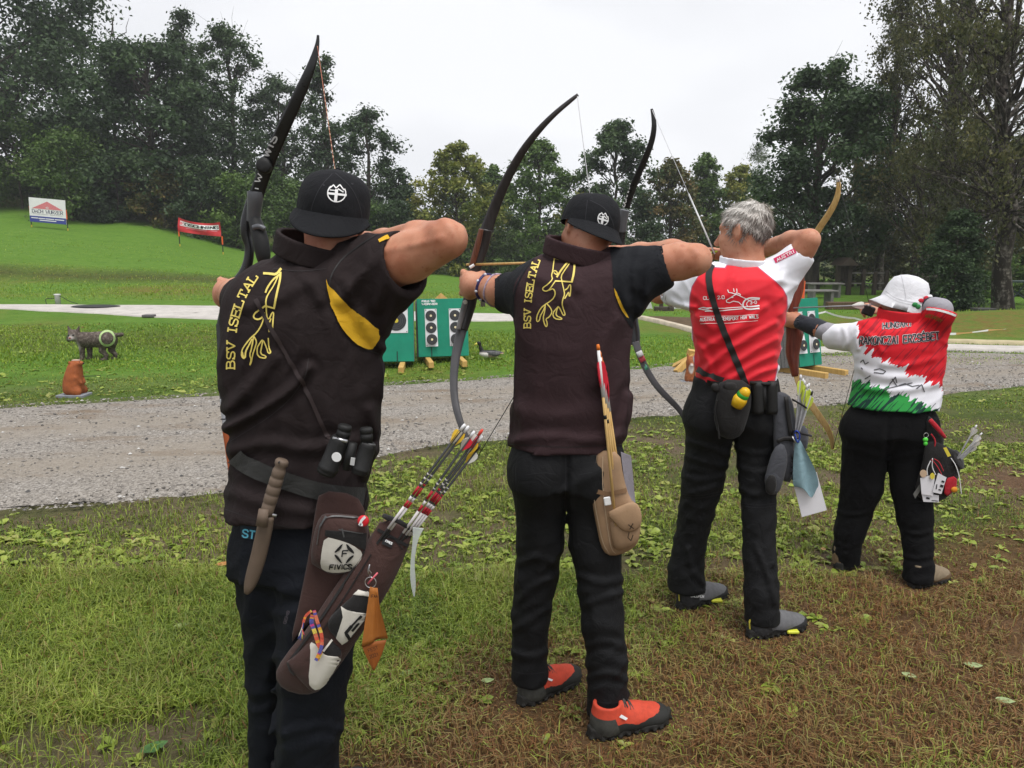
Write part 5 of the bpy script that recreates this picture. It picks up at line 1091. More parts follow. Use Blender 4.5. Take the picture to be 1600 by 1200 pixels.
solid('hair', lambda P: smax(s_ell(P, hc1 + R1 @ np.array((0, -.010, -.02)), (.0725, .090, .058), R1), -((P - hc1.astype(np.float32)) @ R1[:, 2].astype(np.float32)) - .070, .01), hc1 - .13, hc1 + .13, .006, mat('hair_dark', (.035, .026, .022), .8, .3, 60, .6, 300), a1)
# trousers
hip1 = rows([(785, 372, 556, 1.955, .115), (840, 364, 566, 1.955, .126), (890, 368, 570, 1.955, .128)])
legs1 = [lim([(418, 870, 1.98, 54), (424, 940, 2.00, 48), (416, 1060, 2.03, 30), (414, 1150, 2.05, 24), (412, 1260, 2.06, 24)]), lim([(504, 870, 1.94, 66), (500, 950, 1.92, 65), (490, 1040, 1.90, 57), (482, 1120, 1.90, 53), (476, 1200, 1.92, 50), (472, 1300, 1.94, 46)])]
def tro1(P):
    d = s_stack(P, hip1); 
    for l in legs1: d = smin(d, s_chain(P, *l, .02), .05)
    d = d - folds(P, 8, (.9, .2, .7), 42, .0044) * np.clip((1.0 - P[:, 2]) / .2, .25, 1) - creases(P, [([(400, 1090), (430, 1075), (470, 1085)], .005, 6), ([(440, 1150), (500, 1130), (535, 1140)], .006, 6), ([(395, 940), (430, 960), (470, 955)], .005, 8), ([(430, 1040), (433, 1120), (428, 1200)], -.008, 6)])
    return np.maximum(d, .05 - P[:, 2])
_, Vt, Ft = solid('trousers', tro1, (-.84, 1.70, .03), (-.24, 2.20, 1.16), .0085, TRSB, a1); trt = bvh(Vt, Ft)
lay('pocket_label', [], 0, trt, mat('label_navy', (.012, .022, .035), .7), a1, .004, fills=[[(377, 819), (412, 823), (412, 845), (379, 840)]])
lay('label_letters', letters('STR', [(382, 838), (409, 842)], 11.5), 2.3, trt, mat('label_cyan', (.12, .45, .60), .6), a1, .007, step=1.5)
SH1 = shoe_mat('shoe_black', (.02, .02, .022), (.015, .015, .015), (.02, .02, .02))
for p in ((-.67, 1.99, .08), (-.575, 1.84, .45)): so_, X_, _ = shoe(a1, (p[0], p[1], .004), (p[2], .9), .29, .105, SH1); laces(so_, X_, STRAP)

# ------------------------------------------------------------------ second archer
a2 = empty('person', (Q(900, 900, 2.46)[0], 2.46, 0), 'second archer in a plain maroon-brown vest, black sleeves and orange-red shoes, drawing a longbow', 'person', GP)
hc2 = Q(921, 356, 2.52); R2 = head_frame(24, -12, 17)
tor2 = rows([(398, 852, 975, 2.51, .075), (408, 836, 1000, 2.49, .10), (425, 815, 1004, 2.47, .115), (450, 803, 1003, 2.46, .125), (480, 800, 997, 2.46, .13), (515, 802, 988, 2.46, .132), (560, 804, 984, 2.46, .132), (610, 801, 986, 2.46, .130), (650, 798, 987, 2.46, .130), (680, 796, 979, 2.46, .132), (697, 795, 972, 2.46, .135)])
arR = lim([(966, 432, 2.47, 42), (1040, 412, 2.42, 25.5), (1060, 409, 2.405, 27), (1086, 406, 2.38, 26)]); foR = lim([(1086, 406, 2.38, 25), (1050, 398, 2.50, 22), (1000, 398, 2.62, 18), (970, 399, 2.69, 14)])
arL = lim([(832, 452, 2.50, 30), (803, 456, 2.59, 25), (782, 455, 2.65, 24), (762, 450, 2.72, 18), (750, 447, 2.75, 16)])
def body2(P):
    d = s_head(P, hc2, R2, .965); d = smin(d, s_stack(P, [(z, x, y, a * .86, b_ * .86) for z, x, y, a, b_ in tor2]), .03)
    d = smin(d, smin(s_chain(P, *arR, .02), s_chain(P, *foR, .02), .010), .02); d = smin(d, s_chain(P, *arL, .02), .02)
    d = smin(d, fist(P, Q(738, 444, 2.80), np.array((-.10, .96, .05)), np.array((.10, -.1, 1)), -1, 1.13), .02)
    d = d - creases(P, [([(1082, 388), (1092, 398), (1094, 412), (1090, 424)], .0035, 4.5), ([(1100, 396), (1103, 408), (1099, 420)], .0022, 3), ([(1050, 392), (1058, 410), (1054, 428)], -.003, 9)]) * np.clip((P[:, 0] - .38) / .08, 0, 1)
    return smin(d, hook(P, Q(972, 399, 2.69), np.array((-.8, .45, .05)), np.array((.4, .5, .5))), .02)
solid('body', body2, (-.26, 2.22, 1.0), (.66, 3.14, 1.86), .0074, SKIN, a2); eyes(hc2, R2, a2)
C2 = [([(960, 395), (930, 400), (905, 392)], .004, 6), ([(800, 690), (850, 680), (930, 690), (975, 680)], .004, 7), ([(870, 400), (890, 420), (900, 450)], .004, 8), ([(985, 620), (978, 650), (960, 690)], .006, 7), ([(835, 430), (860, 440), (880, 470)], .004, 9), ([(965, 500), (940, 540), (930, 600)], .004, 10),
      ([(1000, 390), (990, 420), (992, 450)], .004, 6), ([(1025, 388), (1014, 420), (1010, 460)], .005, 6), ([(975, 400), (970, 440), (980, 480)], .004, 6), ([(1040, 400), (1030, 430), (1000, 490)], .004, 6), ([(806, 640), (870, 655), (940, 640)], .003, 12)]
def top2(P):
    d = s_stack(P, tor2); d = smin(d, s_cone(P, *lim([(955, 434, 2.47, 46), (1042, 413, 2.42, 31.5)])[0], *lim([(955, 434, 2.47, 46), (1042, 413, 2.42, 31.5)])[1]), .06)
    d = smin(d, s_cone(P, Q(970, 470, 2.46), Q(1030, 430, 2.42), .058, .044), .045); d = smin(d, s_chain(P, *lim([(846, 450, 2.48, 46), (815, 458, 2.56, 34), (796, 458, 2.61, 33)]), .02), .045)
    for c_, q_ in (((1046, 413, 2.42), (1000, 425, 2.45)), ((786, 457, 2.63), (820, 456, 2.55))):
        n = Q(*c_) - Q(*q_); n /= np.linalg.norm(n); k = (P - Q(*c_).astype(np.float32)) @ n.astype(np.float32); far_ = np.linalg.norm(P - Q(*c_).astype(np.float32), axis=1) > .17; d = np.where(far_, d, smax(d, k, .004))
    d = d - (1.4 * creases(P, C2) + folds(P, 13, (.35, 0, 1), 30, .0032)) * ends(P, Q(1046, 413, 2.42), Q(786, 457, 2.63))
    d = smax(d, -s_chain(P, *lim([(1034, 413, 2.425, 27.5), (1080, 406, 2.39, 29)])), .003); d = smax(d, -s_chain(P, *lim([(800, 457, 2.60, 28), (775, 454, 2.67, 28)])), .003)
    return smax(d, -s_cone(P, Q(909, 362, 2.475), Q(913, 320, 2.475), .092, .092), .01)
V, F = surfnet(top2, (-.06, 2.24, .88), (.56, 2.86, 1.68), .0066); F = normals_out(V, F)
def is_sl2(c_):
    u, v = proj(c_); return (u > np.interp(v, [380, 400, 450, 480, 510, 530], [952, 956, 959, 968, 985, 1000])) & (v < 530) | ((u < np.interp(v, [400, 430, 460, 495], [834, 813, 801, 803])) & (v < 497) & (c_[:, 1] > 2.42))
(Vs, Fs), (Vv, Fv) = faces_split(V, F, is_sl2); tr2 = bvh(V, F)
for v_, f_ in faces_split(Vs, Fs, lambda c_: c_[:, 0] > .12): mesh('shirt_sleeve', v_, f_, BLACKT, a2)
vest2 = mesh('vest', Vv, Fv, VEST2, a2)
for p_ in ([(953, 384), (957, 410), (959, 450), (968, 482), (984, 508), (996, 522)], [(836, 402), (815, 430), (802, 460), (803, 495)]): lay('armhole_piping', [smooth_poly(p_, 2)], 2.2, tr2, BLACKT, vest2, .0015)
lay('yellow_panel', [], 0, tr2, YEL, vest2, .003, fills=[[(959, 450), (963, 456), (970, 471), (976.7, 486), (981.5, 497), (978, 496), (972, 487), (965.5, 473), (960.5, 460)]])
z75 = lambda pts: [(790 + x / 7.5, 380 + y / 7.5) for x, y in pts]
lay('lettering', letters('BSV ISELTAL', smooth_poly([(829.5, 512), (830, 480), (831, 465), (835, 440), (838, 425), (844, 408)], 2), 10.2, gap=.34, serif=True), 1.9, tr2, EMB, vest2, .0022, step=1.2)
CEN2 = [([(575, 178), (635, 197), (690, 172), (735, 180), (798, 155)], 2.6), [(575, 178), (562, 260), (553, 330), (535, 385), (552, 425), (500, 482), (440, 520), (436, 548), (470, 565), (515, 548), (580, 450)], ([(800, 178), (808, 255), (795, 370), (778, 455)], 3.0), ([(780, 455), (690, 450), (580, 448)], 2.2), ([(795, 180), (740, 212), (660, 310), (600, 400)], 2.8), [(775, 205), (735, 262), (690, 330), (650, 390), (660, 460), (678, 540), (690, 600), (668, 660), (662, 720), (688, 800), (700, 840), (675, 850), (650, 790), (622, 735), (595, 800), (590, 850), (665, 882), (655, 895), (572, 885), (548, 822), (620, 740)],
        [(560, 335), (582, 325), (608, 345), (600, 380), (566, 352)], [(515, 550), (560, 530), (588, 580), (570, 640), (520, 685), (470, 715), (412, 762), (365, 862), (370, 925), (400, 905), (410, 850), (440, 800), (465, 735)], [(490, 715), (530, 760), (547, 810), (512, 868), (472, 885), (490, 930), (488, 975), (468, 975), (440, 882), (460, 800), (467, 720)], [(695, 552), (730, 530), (750, 487), (768, 490), (765, 560), (752, 625), (738, 622), (745, 560), (690, 650)]]
lay('archer_emblem', [(smooth_poly(z75(s[0]), 1), s[1]) if isinstance(s, tuple) else (smooth_poly(z75(s), 1), 1.75) for s in CEN2], 1.75, tr2, EMB, vest2, .0024, step=1.2)
for st in ([(990, 512), (984, 560), (982, 620), (978, 690)], [(803, 500), (806, 560), (802, 640), (799, 690)], [(846, 404), (880, 411), (930, 410), (956, 404)]): lay('seam', [smooth_poly(st, 1)], 1.0, tr2, mat('vest_thread', (.026, .014, .016), .8), vest2, .0012)
lay('hem_stitching', [[(797, 694), (880, 699), (970, 694)]], 1.1, tr2, STRAP, vest2, .001)
solid('collar', lambda P: s_band(P, Q(906, 394, 2.475), rotm('Y', 13) @ rotm('X', 8), .110, .094, .028, .006), (.04, 2.30, 1.46), (.42, 2.72, 1.74), .0045, VEST2, a2)
co, trc = cap(a2, Q(922, 350, 2.52), R2 @ rotm('X', 12), .98, .95); cap_badge(942, 342, 9.8, .8, 14, trc, co, 1.4)
for st in ([(918, 313), (916, 330), (914, 352)], [(922, 313), (946, 325), (957, 345), (960, 362)], [(885, 342), (905, 352), (935, 364), (960, 372)]): lay('stitching', [smooth_poly(st, 2)], .9, trc, CSEAM, co, .0012)
solid('hair', lambda P: smax(s_ell(P, hc2 + R2 @ np.array((0, -.008, .0)), (.0750, .093, .070), R2), -((P - hc2.astype(np.float32)) @ R2[:, 2].astype(np.float32)) - .055, .01), hc2 - .13, hc2 + .13, .006, mat('hair_grey_short', (.26, .24, .22), .8, .3, 80, .6, 300), a2)
hip2 = rows([(680, 803, 970, 2.46, .115), (715, 801, 971, 2.46, .12), (750, 802, 968, 2.46, .122)])
legs2 = [lim([(844, 735, 2.47, 43), (846, 780, 2.475, 41), (844, 850, 2.49, 37), (838, 900, 2.50, 34), (830, 960, 2.515, 31), (827, 1010, 2.525, 28), (828, 1056, 2.53, 29)]), lim([(926, 735, 2.45, 43), (924, 780, 2.445, 42), (931, 850, 2.43, 40), (937, 910, 2.415, 36), (941, 970, 2.40, 33), (948, 1030, 2.395, 32), (950, 1108, 2.395, 33)])]
def legs_sd(P, hip, legs, hem, gap, crs, seed, amp=.0040, fr=46):
    d = s_stack(P, hip); L_ = None
    for l in legs: e = s_chain(P, *l, .015); L_ = e if L_ is None else np.minimum(L_, e)
    for l in legs:
        q = l[0][0] + np.array((0, -.035, -.005)); d = smin(d, s_ell(P, q, (l[1][0] * .98, .105, .11)), .05)
    d = smin(d, L_, .05); d = d - folds(P, seed, (.9, .2, .75), fr, amp) * np.clip((hip[0][0] - .02 - P[:, 2]) / .25, .2, 1) - 1.15 * creases(P, crs)
    return d
def hems(P, d, ends):
    for e, n in ends:
        n = np.array(n, np.float32); n /= np.linalg.norm(n); k = (P - np.asarray(e, np.float32)) @ n; near_ = np.linalg.norm(P - np.asarray(e, np.float32), axis=1) < .16
        d = np.where(near_, smax(d, k, .004), d)
    return d
CT2 = [([(812, 880), (840, 868), (868, 880)], .005, 5), ([(808, 940), (835, 915), (862, 905)], .006, 5), ([(803, 985), (830, 968), (860, 950)], .005, 5), ([(905, 900), (935, 912), (970, 905)], .006, 5), ([(912, 945), (945, 935), (975, 925)], .005, 5), ([(918, 1010), (945, 1000), (978, 1012)], .005, 5), ([(920, 1060), (950, 1050), (980, 1062)], .006, 5), ([(802, 1020), (830, 1030), (855, 1018)], .005, 5), ([(880, 790), (890, 760), (940, 735)], .004, 8), ([(884, 800), (884, 750), (884, 712)], -.006, 5)]
_, Vt, Ft = solid('trousers', lambda P: hems(P, legs_sd(P, hip2, legs2, 0, 0, CT2, 21), [(Q(828, 1064, 2.53), (0, 0, -1)), (Q(950, 1114, 2.395), (0, 0, -1))]), (-.04, 2.18, .02), (.46, 2.84, 1.10), .0080, TRS, a2); trt = bvh(Vt, Ft); to_ = [k for k in a2.children if k.name.startswith('trousers')][0]; SEAM = mat('seam_thread', (.020, .020, .023), .7)
for st in ([(822, 742), (850, 738), (868, 741)], [(905, 742), (925, 738)], [(884, 716), (884, 760), (881, 800)], [(806, 730), (808, 800), (809, 860)], [(800, 1048), (815, 1052), (828, 1053), (852, 1050)], [(921, 1094), (950, 1099), (979, 1096)]): lay('seam', [smooth_poly(st, 1)], 1.0, trt, SEAM, to_, .0015)
SH2 = shoe_mat('shoe_orange', (.50, .058, .028), (.020, .020, .018), (.046, .046, .040), .056); LACE = mat('lace_dark', (.05, .045, .04), .7)
hl = G(815, 1101); so_, X_, _ = shoe(a2, hl, (.75, .62), .285, .108, SH2); laces(so_, X_, LACE); mb = MB(); mb.add([X_(.30, -.36, .092), X_(.40, -.38, .072), X_(.37, -.40, .07), X_(.27, -.37, .088)], [(0, 1, 2, 3)]); mb.build('white_flash', WHITE, so_)
hl = G(925, 1152); so_, X_, _ = shoe(a2, hl, (.93, .36), .295, .110, SH2); laces(so_, X_, LACE); mb = MB(); mb.add([X_(.28, -.42, .092), X_(.36, -.44, .074), X_(.33, -.46, .07), X_(.25, -.43, .085)], [(0, 1, 2, 3)]); mb.build('white_flash', WHITE, so_)
# wristbands
for (u, v, Y, rp, cl, nm, wd) in ((762, 450, 2.72, 20.5, (.03, .025, .10), 'beaded_wristband', .006), (777, 454, 2.665, 25.5, (.35, .28, .36), 'cord_wristband', .0035)):
    c_ = Q(u, v, Y); ax = Q(745, 446, 2.76) - Q(790, 456, 2.62); Rb = frame(ax); mb = MB(); r_ = rp * PXM(u, v, Y)
    q = np.array([c_ + Rb @ np.array((math.cos(t) * r_, math.sin(t) * r_, .004 * math.sin(3 * t))) for t in np.linspace(0, 6.2832, 33)]); mb.tube(q, wd, 7, caps=False); o = mb.build(nm, mat(nm, cl, .5, .5, 120), a2, True)
    if wd > .005:
        mb = MB(); [mb.ball(c_ + Rb @ np.array((math.cos(t) * (r_ + .003), math.sin(t) * (r_ + .003), 0)), .0062, 6) for t in np.linspace(0, 6, 9)]; mb.build('bead', mat('bead_white', (.6, .6, .66), .3), o, True)

# ------------------------------------------------------------------ third archer
a3 = empty('person', (Q(1145, 900, 3.15)[0], 3.15, 0), 'grey haired archer in a red shirt with white sleeves, bareheaded, drawing a bow', 'person', GP)
hc3 = Q(1162, 361, 3.22); R3 = head_frame(52, -8, 6)
tor3 = rows([(410, 1116, 1206, 3.21, .085), (418, 1104, 1218, 3.19, .10), (432, 1092, 1228, 3.16, .115), (455, 1084, 1229, 3.15, .12), (490, 1081, 1226, 3.15, .125), (530, 1083, 1221, 3.15, .122), (560, 1086, 1216, 3.15, .118), (600, 1087, 1211, 3.15, .118)])
aR3 = lim([(1212, 432, 3.17, 22), (1248, 399, 3.13, 16), (1256, 389, 3.115, 17), (1264, 376, 3.10, 17)]); fR3 = lim([(1264, 374, 3.10, 17), (1236, 377, 3.22, 15.5), (1195, 388, 3.38, 12), (1150, 398, 3.46, 9)])
aL3 = lim([(1096, 445, 3.20, 20), (1056, 457, 3.33, 12.5), (1030, 461, 3.42, 12.5), (998, 459, 3.56, 9.5)])
def body3(P):
    d = s_head(P, hc3, R3, 1.04); d = smin(d, s_stack(P, [(z, x, y, a * .86, b_ * .86) for z, x, y, a, b_ in tor3]), .03)
    d = smin(d, smin(s_chain(P, *aR3, .02), s_chain(P, *fR3, .02), .010), .02); d = smin(d, s_chain(P, *aL3, .02), .02)
    d = smin(d, fist(P, Q(988, 457, 3.62), np.array((-.5, .8, 0)), np.array((.05, -.05, 1)), -1), .02)
    return smin(d, hook(P, Q(1146, 400, 3.46), np.array((-.9, .35, .12)), np.array((.2, .55, .7))), .02)
solid('body', body3, (.46, 2.90, 1.02), (1.36, 3.80, 1.84), .0078, SKIN, a3); eyes(hc3, R3, a3, 1.04)
C3 = [([(1212, 505), (1165, 530), (1120, 560), (1096, 585)], .006, 4.5), ([(1214, 530), (1170, 552), (1125, 585)], .005, 4.5), ([(1210, 555), (1175, 570), (1140, 592)], .005, 4.5), ([(1195, 480), (1150, 515), (1100, 545)], .004, 5), ([(1148, 420), (1138, 450), (1126, 480)], .004, 5), ([(1215, 575), (1190, 582), (1165, 595)], .004, 4), ([(1092, 540), (1110, 570), (1105, 595)], .004, 5), ([(1048, 470), (1064, 478), (1085, 480)], .005, 4), ([(1240, 385), (1225, 410), (1222, 440)], .004, 5)]
def top3(P):
    d = s_stack(P, tor3); d = smin(d, s_cone(P, *lim([(1205, 437, 3.17, 30), (1252, 396, 3.13, 22)])[0], *lim([(1205, 437, 3.17, 30), (1251, 396, 3.13, 22)])[1]), .05)
    d = smin(d, s_cone(P, Q(1212, 462, 3.16), Q(1246, 412, 3.13), .052, .040), .04); d = smin(d, s_chain(P, *lim([(1106, 444, 3.18, 29), (1062, 455, 3.32, 21), (1046, 459, 3.37, 19)]), .02), .04); d = smin(d, s_cone(P, Q(1090, 470, 3.18), Q(1062, 468, 3.30), .05, .036), .03)
    for c_, q_ in (((1257, 391, 3.12), (1215, 430, 3.165)), ((1043, 460, 3.38), (1075, 452, 3.28))):
        n = Q(*c_) - Q(*q_); n /= np.linalg.norm(n); k = (P - Q(*c_).astype(np.float32)) @ n.astype(np.float32); near_ = np.linalg.norm(P - Q(*c_).astype(np.float32), axis=1) < .17; d = np.where(near_, smax(d, k, .004), d)
    d = d - (1.5 * creases(P, C3) + folds(P, 31, (.8, 0, .6), 42, .0034)) * ends(P, Q(1257, 391, 3.12), Q(1043, 460, 3.38))
    d = smax(d, -s_chain(P, *lim([(1249, 398, 3.13, 18.3), (1266, 376, 3.10, 19)])), .003); d = smax(d, -s_chain(P, *lim([(1056, 457, 3.33, 16), (1030, 461, 3.42, 16)])), .003)
    return smax(d, -s_cone(P, Q(1161, 388, 3.185), Q(1161, 350, 3.185), .078, .078), .008)
RED3 = np.array([(1076, 640), (1084, 600), (1086, 560), (1082, 510), (1078, 485), (1078.5, 464), (1082, 448), (1091, 433), (1108, 418), (1134, 419.5), (1135.5, 415), (1160, 414), (1181, 415.5), (1196, 428), (1212, 441), (1223, 452), (1229, 464), (1229.5, 480), (1225, 520), (1217, 560), (1209, 600), (1200, 640)])
V, F = surfnet(top3, (.56, 2.96, 1.02), (1.32, 3.48, 1.62), .0066); F = normals_out(V, F); uu, vv = proj(V.astype(np.float32))
b = NB('shirt_red_white'); n = b.noise(b.coord(), 8, 3); m_ = b.math('LESS_THAN', b.attr('red'), 0.0); e_ = b.math('LESS_THAN', b.math('ABSOLUTE', b.math('SUBTRACT', b.attr('red'), .7)), .7)
cc = b.mix(m_, (.74, .74, .79), b.ramp(n, [(.3, (.60, .010, .022)), (.7, (.74, .016, .030))])); cc = b.mix(e_, cc, (.45, .08, .16)); b.bump(b.math('ADD', b.math('MULTIPLY', b.noise(b.coord(), 500, 2), .4), b.noise(b.mapping(b.coord(), (1, 1, 1), (0, .9, 0)), 26, 4)), .3, .003)
sh3 = mesh('shirt', V, F, b.fin(cc, .7, .3, sheen=.1), a3, attrs={'red': sdpoly(uu, vv, RED3)}); tr3 = bvh(V, F)
z5 = lambda pts: [(980 + x / 5, 400 + y / 5) for x, y in pts]
lay('stag_emblem', [(z5(s), 1.25) for s in [[(785, 265), (790, 285), (820, 290), (850, 300)], [(830, 255), (835, 280)], [(855, 258), (858, 285), (845, 300)], [(850, 300), (880, 310), (885, 300), (862, 292)], [(850, 300), (815, 320), (772, 345), (775, 360), (800, 365), (830, 352), (870, 360), (895, 385)], [(880, 312), (930, 335), (955, 350)], [(815, 325), (828, 322)]]] + [(z5(smooth_poly([(1032, 330), (960, 325), (920, 340), (900, 375), (910, 405), (950, 418), (1030, 410)], 2)), 2.2), (z5(smooth_poly([(1030, 340), (970, 338), (935, 360), (930, 385), (950, 400), (1032, 392)], 2)), 1.2), (z5([(600, 405), (760, 408), (900, 398), (1030, 388)]), 1.3), (z5([(610, 432), (760, 425), (900, 412)]), 1.3), (z5([(560, 412), (600, 400), (640, 412), (600, 420), (560, 412)]), 1.4), (z5([(610, 430), (645, 422), (665, 432)]), 1.3)], 1.3, tr3, WPR, sh3, .0022, step=1.0)
lay('emblem_letters', letters('3-D', z5([(960, 376), (1010, 372)]), 4.6), 1.0, tr3, WPR, sh3, .0022, step=.8); lay('club_letters', letters('CLUB 2.0', z5([(598, 342), (760, 334)]), 5.0), 1.0, tr3, WPR, sh3, .0022, step=.8)
lay('club_name', letters('AUSTRIA BOGENSPORT HSV WALS', z5([(572, 509), (800, 501), (1022, 485)]), 5.2, gap=.30), .95, tr3, WPR, sh3, .0022, step=.8)
lay('print_line', [z5([(570, 472), (800, 468), (1022, 456)]), z5([(575, 528), (800, 524), (1018, 504)])], .7, tr3, WPR, sh3, .0022)
lay('sleeve_flash', [([(1212, 407), (1226, 400), (1240, 393), (1249, 388)], 8)], 6, tr3, mat('flash_crimson', (.55, .02, .10), .7), sh3, .002); lay('sleeve_letters', letters('AUSTRIA', [(1215, 409), (1247, 392.5)], 4.8), 1.0, tr3, WPR, sh3, .0035)
solid('collar', lambda P: s_band(P, Q(1161, 409, 3.185), rotm('Y', 4) @ rotm('X', 6), .090, .086, .016, .005), (.80, 3.02, 1.46), (1.14, 3.38, 1.68), .004, mat('collar_white', (.74, .74, .79), .8), a3)
lay('shoulder_strap', [(smooth_poly([(1116, 409), (1107, 425), (1109, 450), (1122, 495), (1140, 540), (1157, 580), (1166, 604)], 2), 10)], 10, tr3, STRAP, a3, .004, step=3)
# hair with loose strands
hN = lambda P: np.sin(P @ np.array((90, 40, 120.))) * .0025 + np.sin(P @ np.array((-60, 110, 70.))) * .003
def hair3(P):
    d = s_ell(P, hc3 + R3 @ np.array((0, -.014, .020)), (.083, .101, .096), R3) + hN(P); l = (P - hc3.astype(np.float32)) @ R3.astype(np.float32)
    d = smax(d, (l[:, 1] * .95 - l[:, 2] * .55 - .036), .015); d = smax(d, -l[:, 2] - .072 + .02 * np.abs(l[:, 0]) / .08, .012); return smax(d, -s_ell(P, hc3 + R3 @ np.array((-.085, -.004, -.014)), (.02, .026, .038), R3), .008)
Vh, Fh = surfnet(hair3, hc3 - .15, hc3 + .15, .005); Fh = normals_out(Vh, Fh); r = np.random.default_rng(4); me_n = np.cross(Vh[Fh[:, 1]] - Vh[Fh[:, 0]], Vh[Fh[:, 2]] - Vh[Fh[:, 0]]); me_n /= np.linalg.norm(me_n, axis=1)[:, None] + 1e-9; pick = r.integers(0, len(Fh), 5200); Vx = [Vh]; Fx = [[list(map(int, f_)) for f_ in Fh]]; cnt = len(Vh); whorl = hc3 + R3 @ np.array((.02, -.06, .11))
for f_ in pick:
    p0 = Vh[Fh[f_]].mean(0); n_ = me_n[f_]; away = p0 - whorl; away -= n_ * (away @ n_); away /= np.linalg.norm(away) + 1e-6; t_ = away + r.normal(size=3) * .22; t_ -= n_ * (t_ @ n_); t_ /= np.linalg.norm(t_) + 1e-6; s_ = np.cross(n_, t_) * .0011; ln = r.uniform(.022, .048)
    q = [p0 - n_ * .002, p0 + t_ * ln * .5 + n_ * .0032, p0 + t_ * ln + n_ * (r.uniform(-.004, .003) if r.random() < .88 else .010)]; Vx.append(np.array([q[0] - s_, q[0] + s_, q[1] - s_, q[1] + s_, q[2]])); Fx.append([[cnt, cnt + 1, cnt + 3, cnt + 2], [cnt + 2, cnt + 3, cnt + 4]]); cnt += 5
Vx = np.concatenate(Vx); tone = np.clip((Vx - hc3) @ R3[:, 2] / .18 + .42 + np.repeat(r.normal(0, .16, 1 + len(pick)), [len(Vh)] + [5] * len(pick)), 0, 1)  # darker nape; skylight on the crown put into the hair colour
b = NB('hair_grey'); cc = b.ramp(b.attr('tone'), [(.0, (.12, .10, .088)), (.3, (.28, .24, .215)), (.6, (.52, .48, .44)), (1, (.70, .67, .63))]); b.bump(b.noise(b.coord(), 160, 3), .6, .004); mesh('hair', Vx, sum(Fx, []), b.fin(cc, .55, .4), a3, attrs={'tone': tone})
hip3 = rows([(590, 1085, 1214, 3.15, .115), (620, 1080, 1218, 3.15, .122), (655, 1076, 1219, 3.15, .122)])
legs3 = [lim([(1109, 650, 3.16, 36), (1108, 690, 3.17, 36), (1098, 750, 3.20, 33), (1088, 800, 3.23, 27), (1078, 850, 3.25, 25), (1072, 890, 3.265, 28), (1073, 922, 3.27, 31)]), lim([(1183, 650, 3.14, 36), (1182, 690, 3.13, 34), (1184, 750, 3.10, 29), (1186, 810, 3.06, 25.5), (1187, 870, 3.03, 25), (1190, 925, 3.01, 27), (1191, 970, 3.005, 27)])]
CT3 = [([(1075, 690), (1110, 700), (1142, 712)], .005, 4), ([(1074, 715), (1105, 725), (1138, 730)], .005, 4), ([(1150, 700), (1185, 712), (1215, 700)], .005, 4), ([(1152, 730), (1185, 740), (1212, 732)], .005, 4), ([(1156, 765), (1185, 775), (1212, 768)], .005, 4), ([(1070, 745), (1098, 752), (1130, 745)], .005, 4), ([(1068, 772), (1090, 770), (1118, 760)], .004, 4), ([(1180, 850), (1200, 900), (1213, 945)], .006, 4), ([(1075, 860), (1080, 890), (1100, 912)], .006, 4), ([(1145, 715), (1146, 670), (1148, 620)], -.005, 4)]
_, Vt, Ft = solid('trousers', lambda P: hems(P, legs_sd(P, hip3, legs3, 0, 0, CT3, 41, .0030, 44), [(Q(1073, 920, 3.27), (0, 0, -1)), (Q(1191, 970, 3.005), (0, 0, -1))]), (.62, 2.84, .02), (1.24, 3.52, 1.14), .0084, TRS, a3); trt = bvh(Vt, Ft); to_ = [k for k in a3.children if k.name.startswith('trousers')][0]
for st in ([(1066, 772), (1090, 775), (1126, 768)], [(1066, 776), (1090, 779), (1126, 772)], [(1158, 786), (1185, 790), (1212, 786)], [(1158, 790), (1185, 794), (1212, 790)], [(1147, 620), (1147, 680), (1146, 712)], [(1092, 640), (1110, 645), (1126, 642)]): lay('seam', [smooth_poly(st, 1)], .9, trt, SEAM, to_, .0015)
SH3 = shoe_mat('shoe_grey', (.115, .115, .12), (.020, .020, .021), (.030, .030, .032), .040); YT = mat('tab_yellow', (.55, .48, .06), .6)
for hp, dd, lu in (((1062, 951), (.86, .5), (1082, 930)), ((1172, 996), (.93, .36), (1190, 976))):
    so_, X_, trs = shoe(a3, G(*hp), dd, .285, .106, SH3); laces(so_, X_, LACE); mb = MB(); mb.tube([X_(-.01, 0, .03), X_(-.03, 0, .07), X_(0.02, 0, .118)], .007, 6, flat=.003); mb.build('heel_tab', YT, so_); mb = MB(); mb.box(X_(.62, -.46, .018), (.05, .03, .014), None, .004); mb.build('sole_flash', mat('flash_lime', (.60, .62, .05), .5), so_)
    lay('maker_mark', letters('SALOMON', [(lu[0] - 3, lu[1] + 2.5), (lu[0] + 17, lu[1] + 4)], 4.2), 1.0, trs, WPR, so_, .002, step=.8)

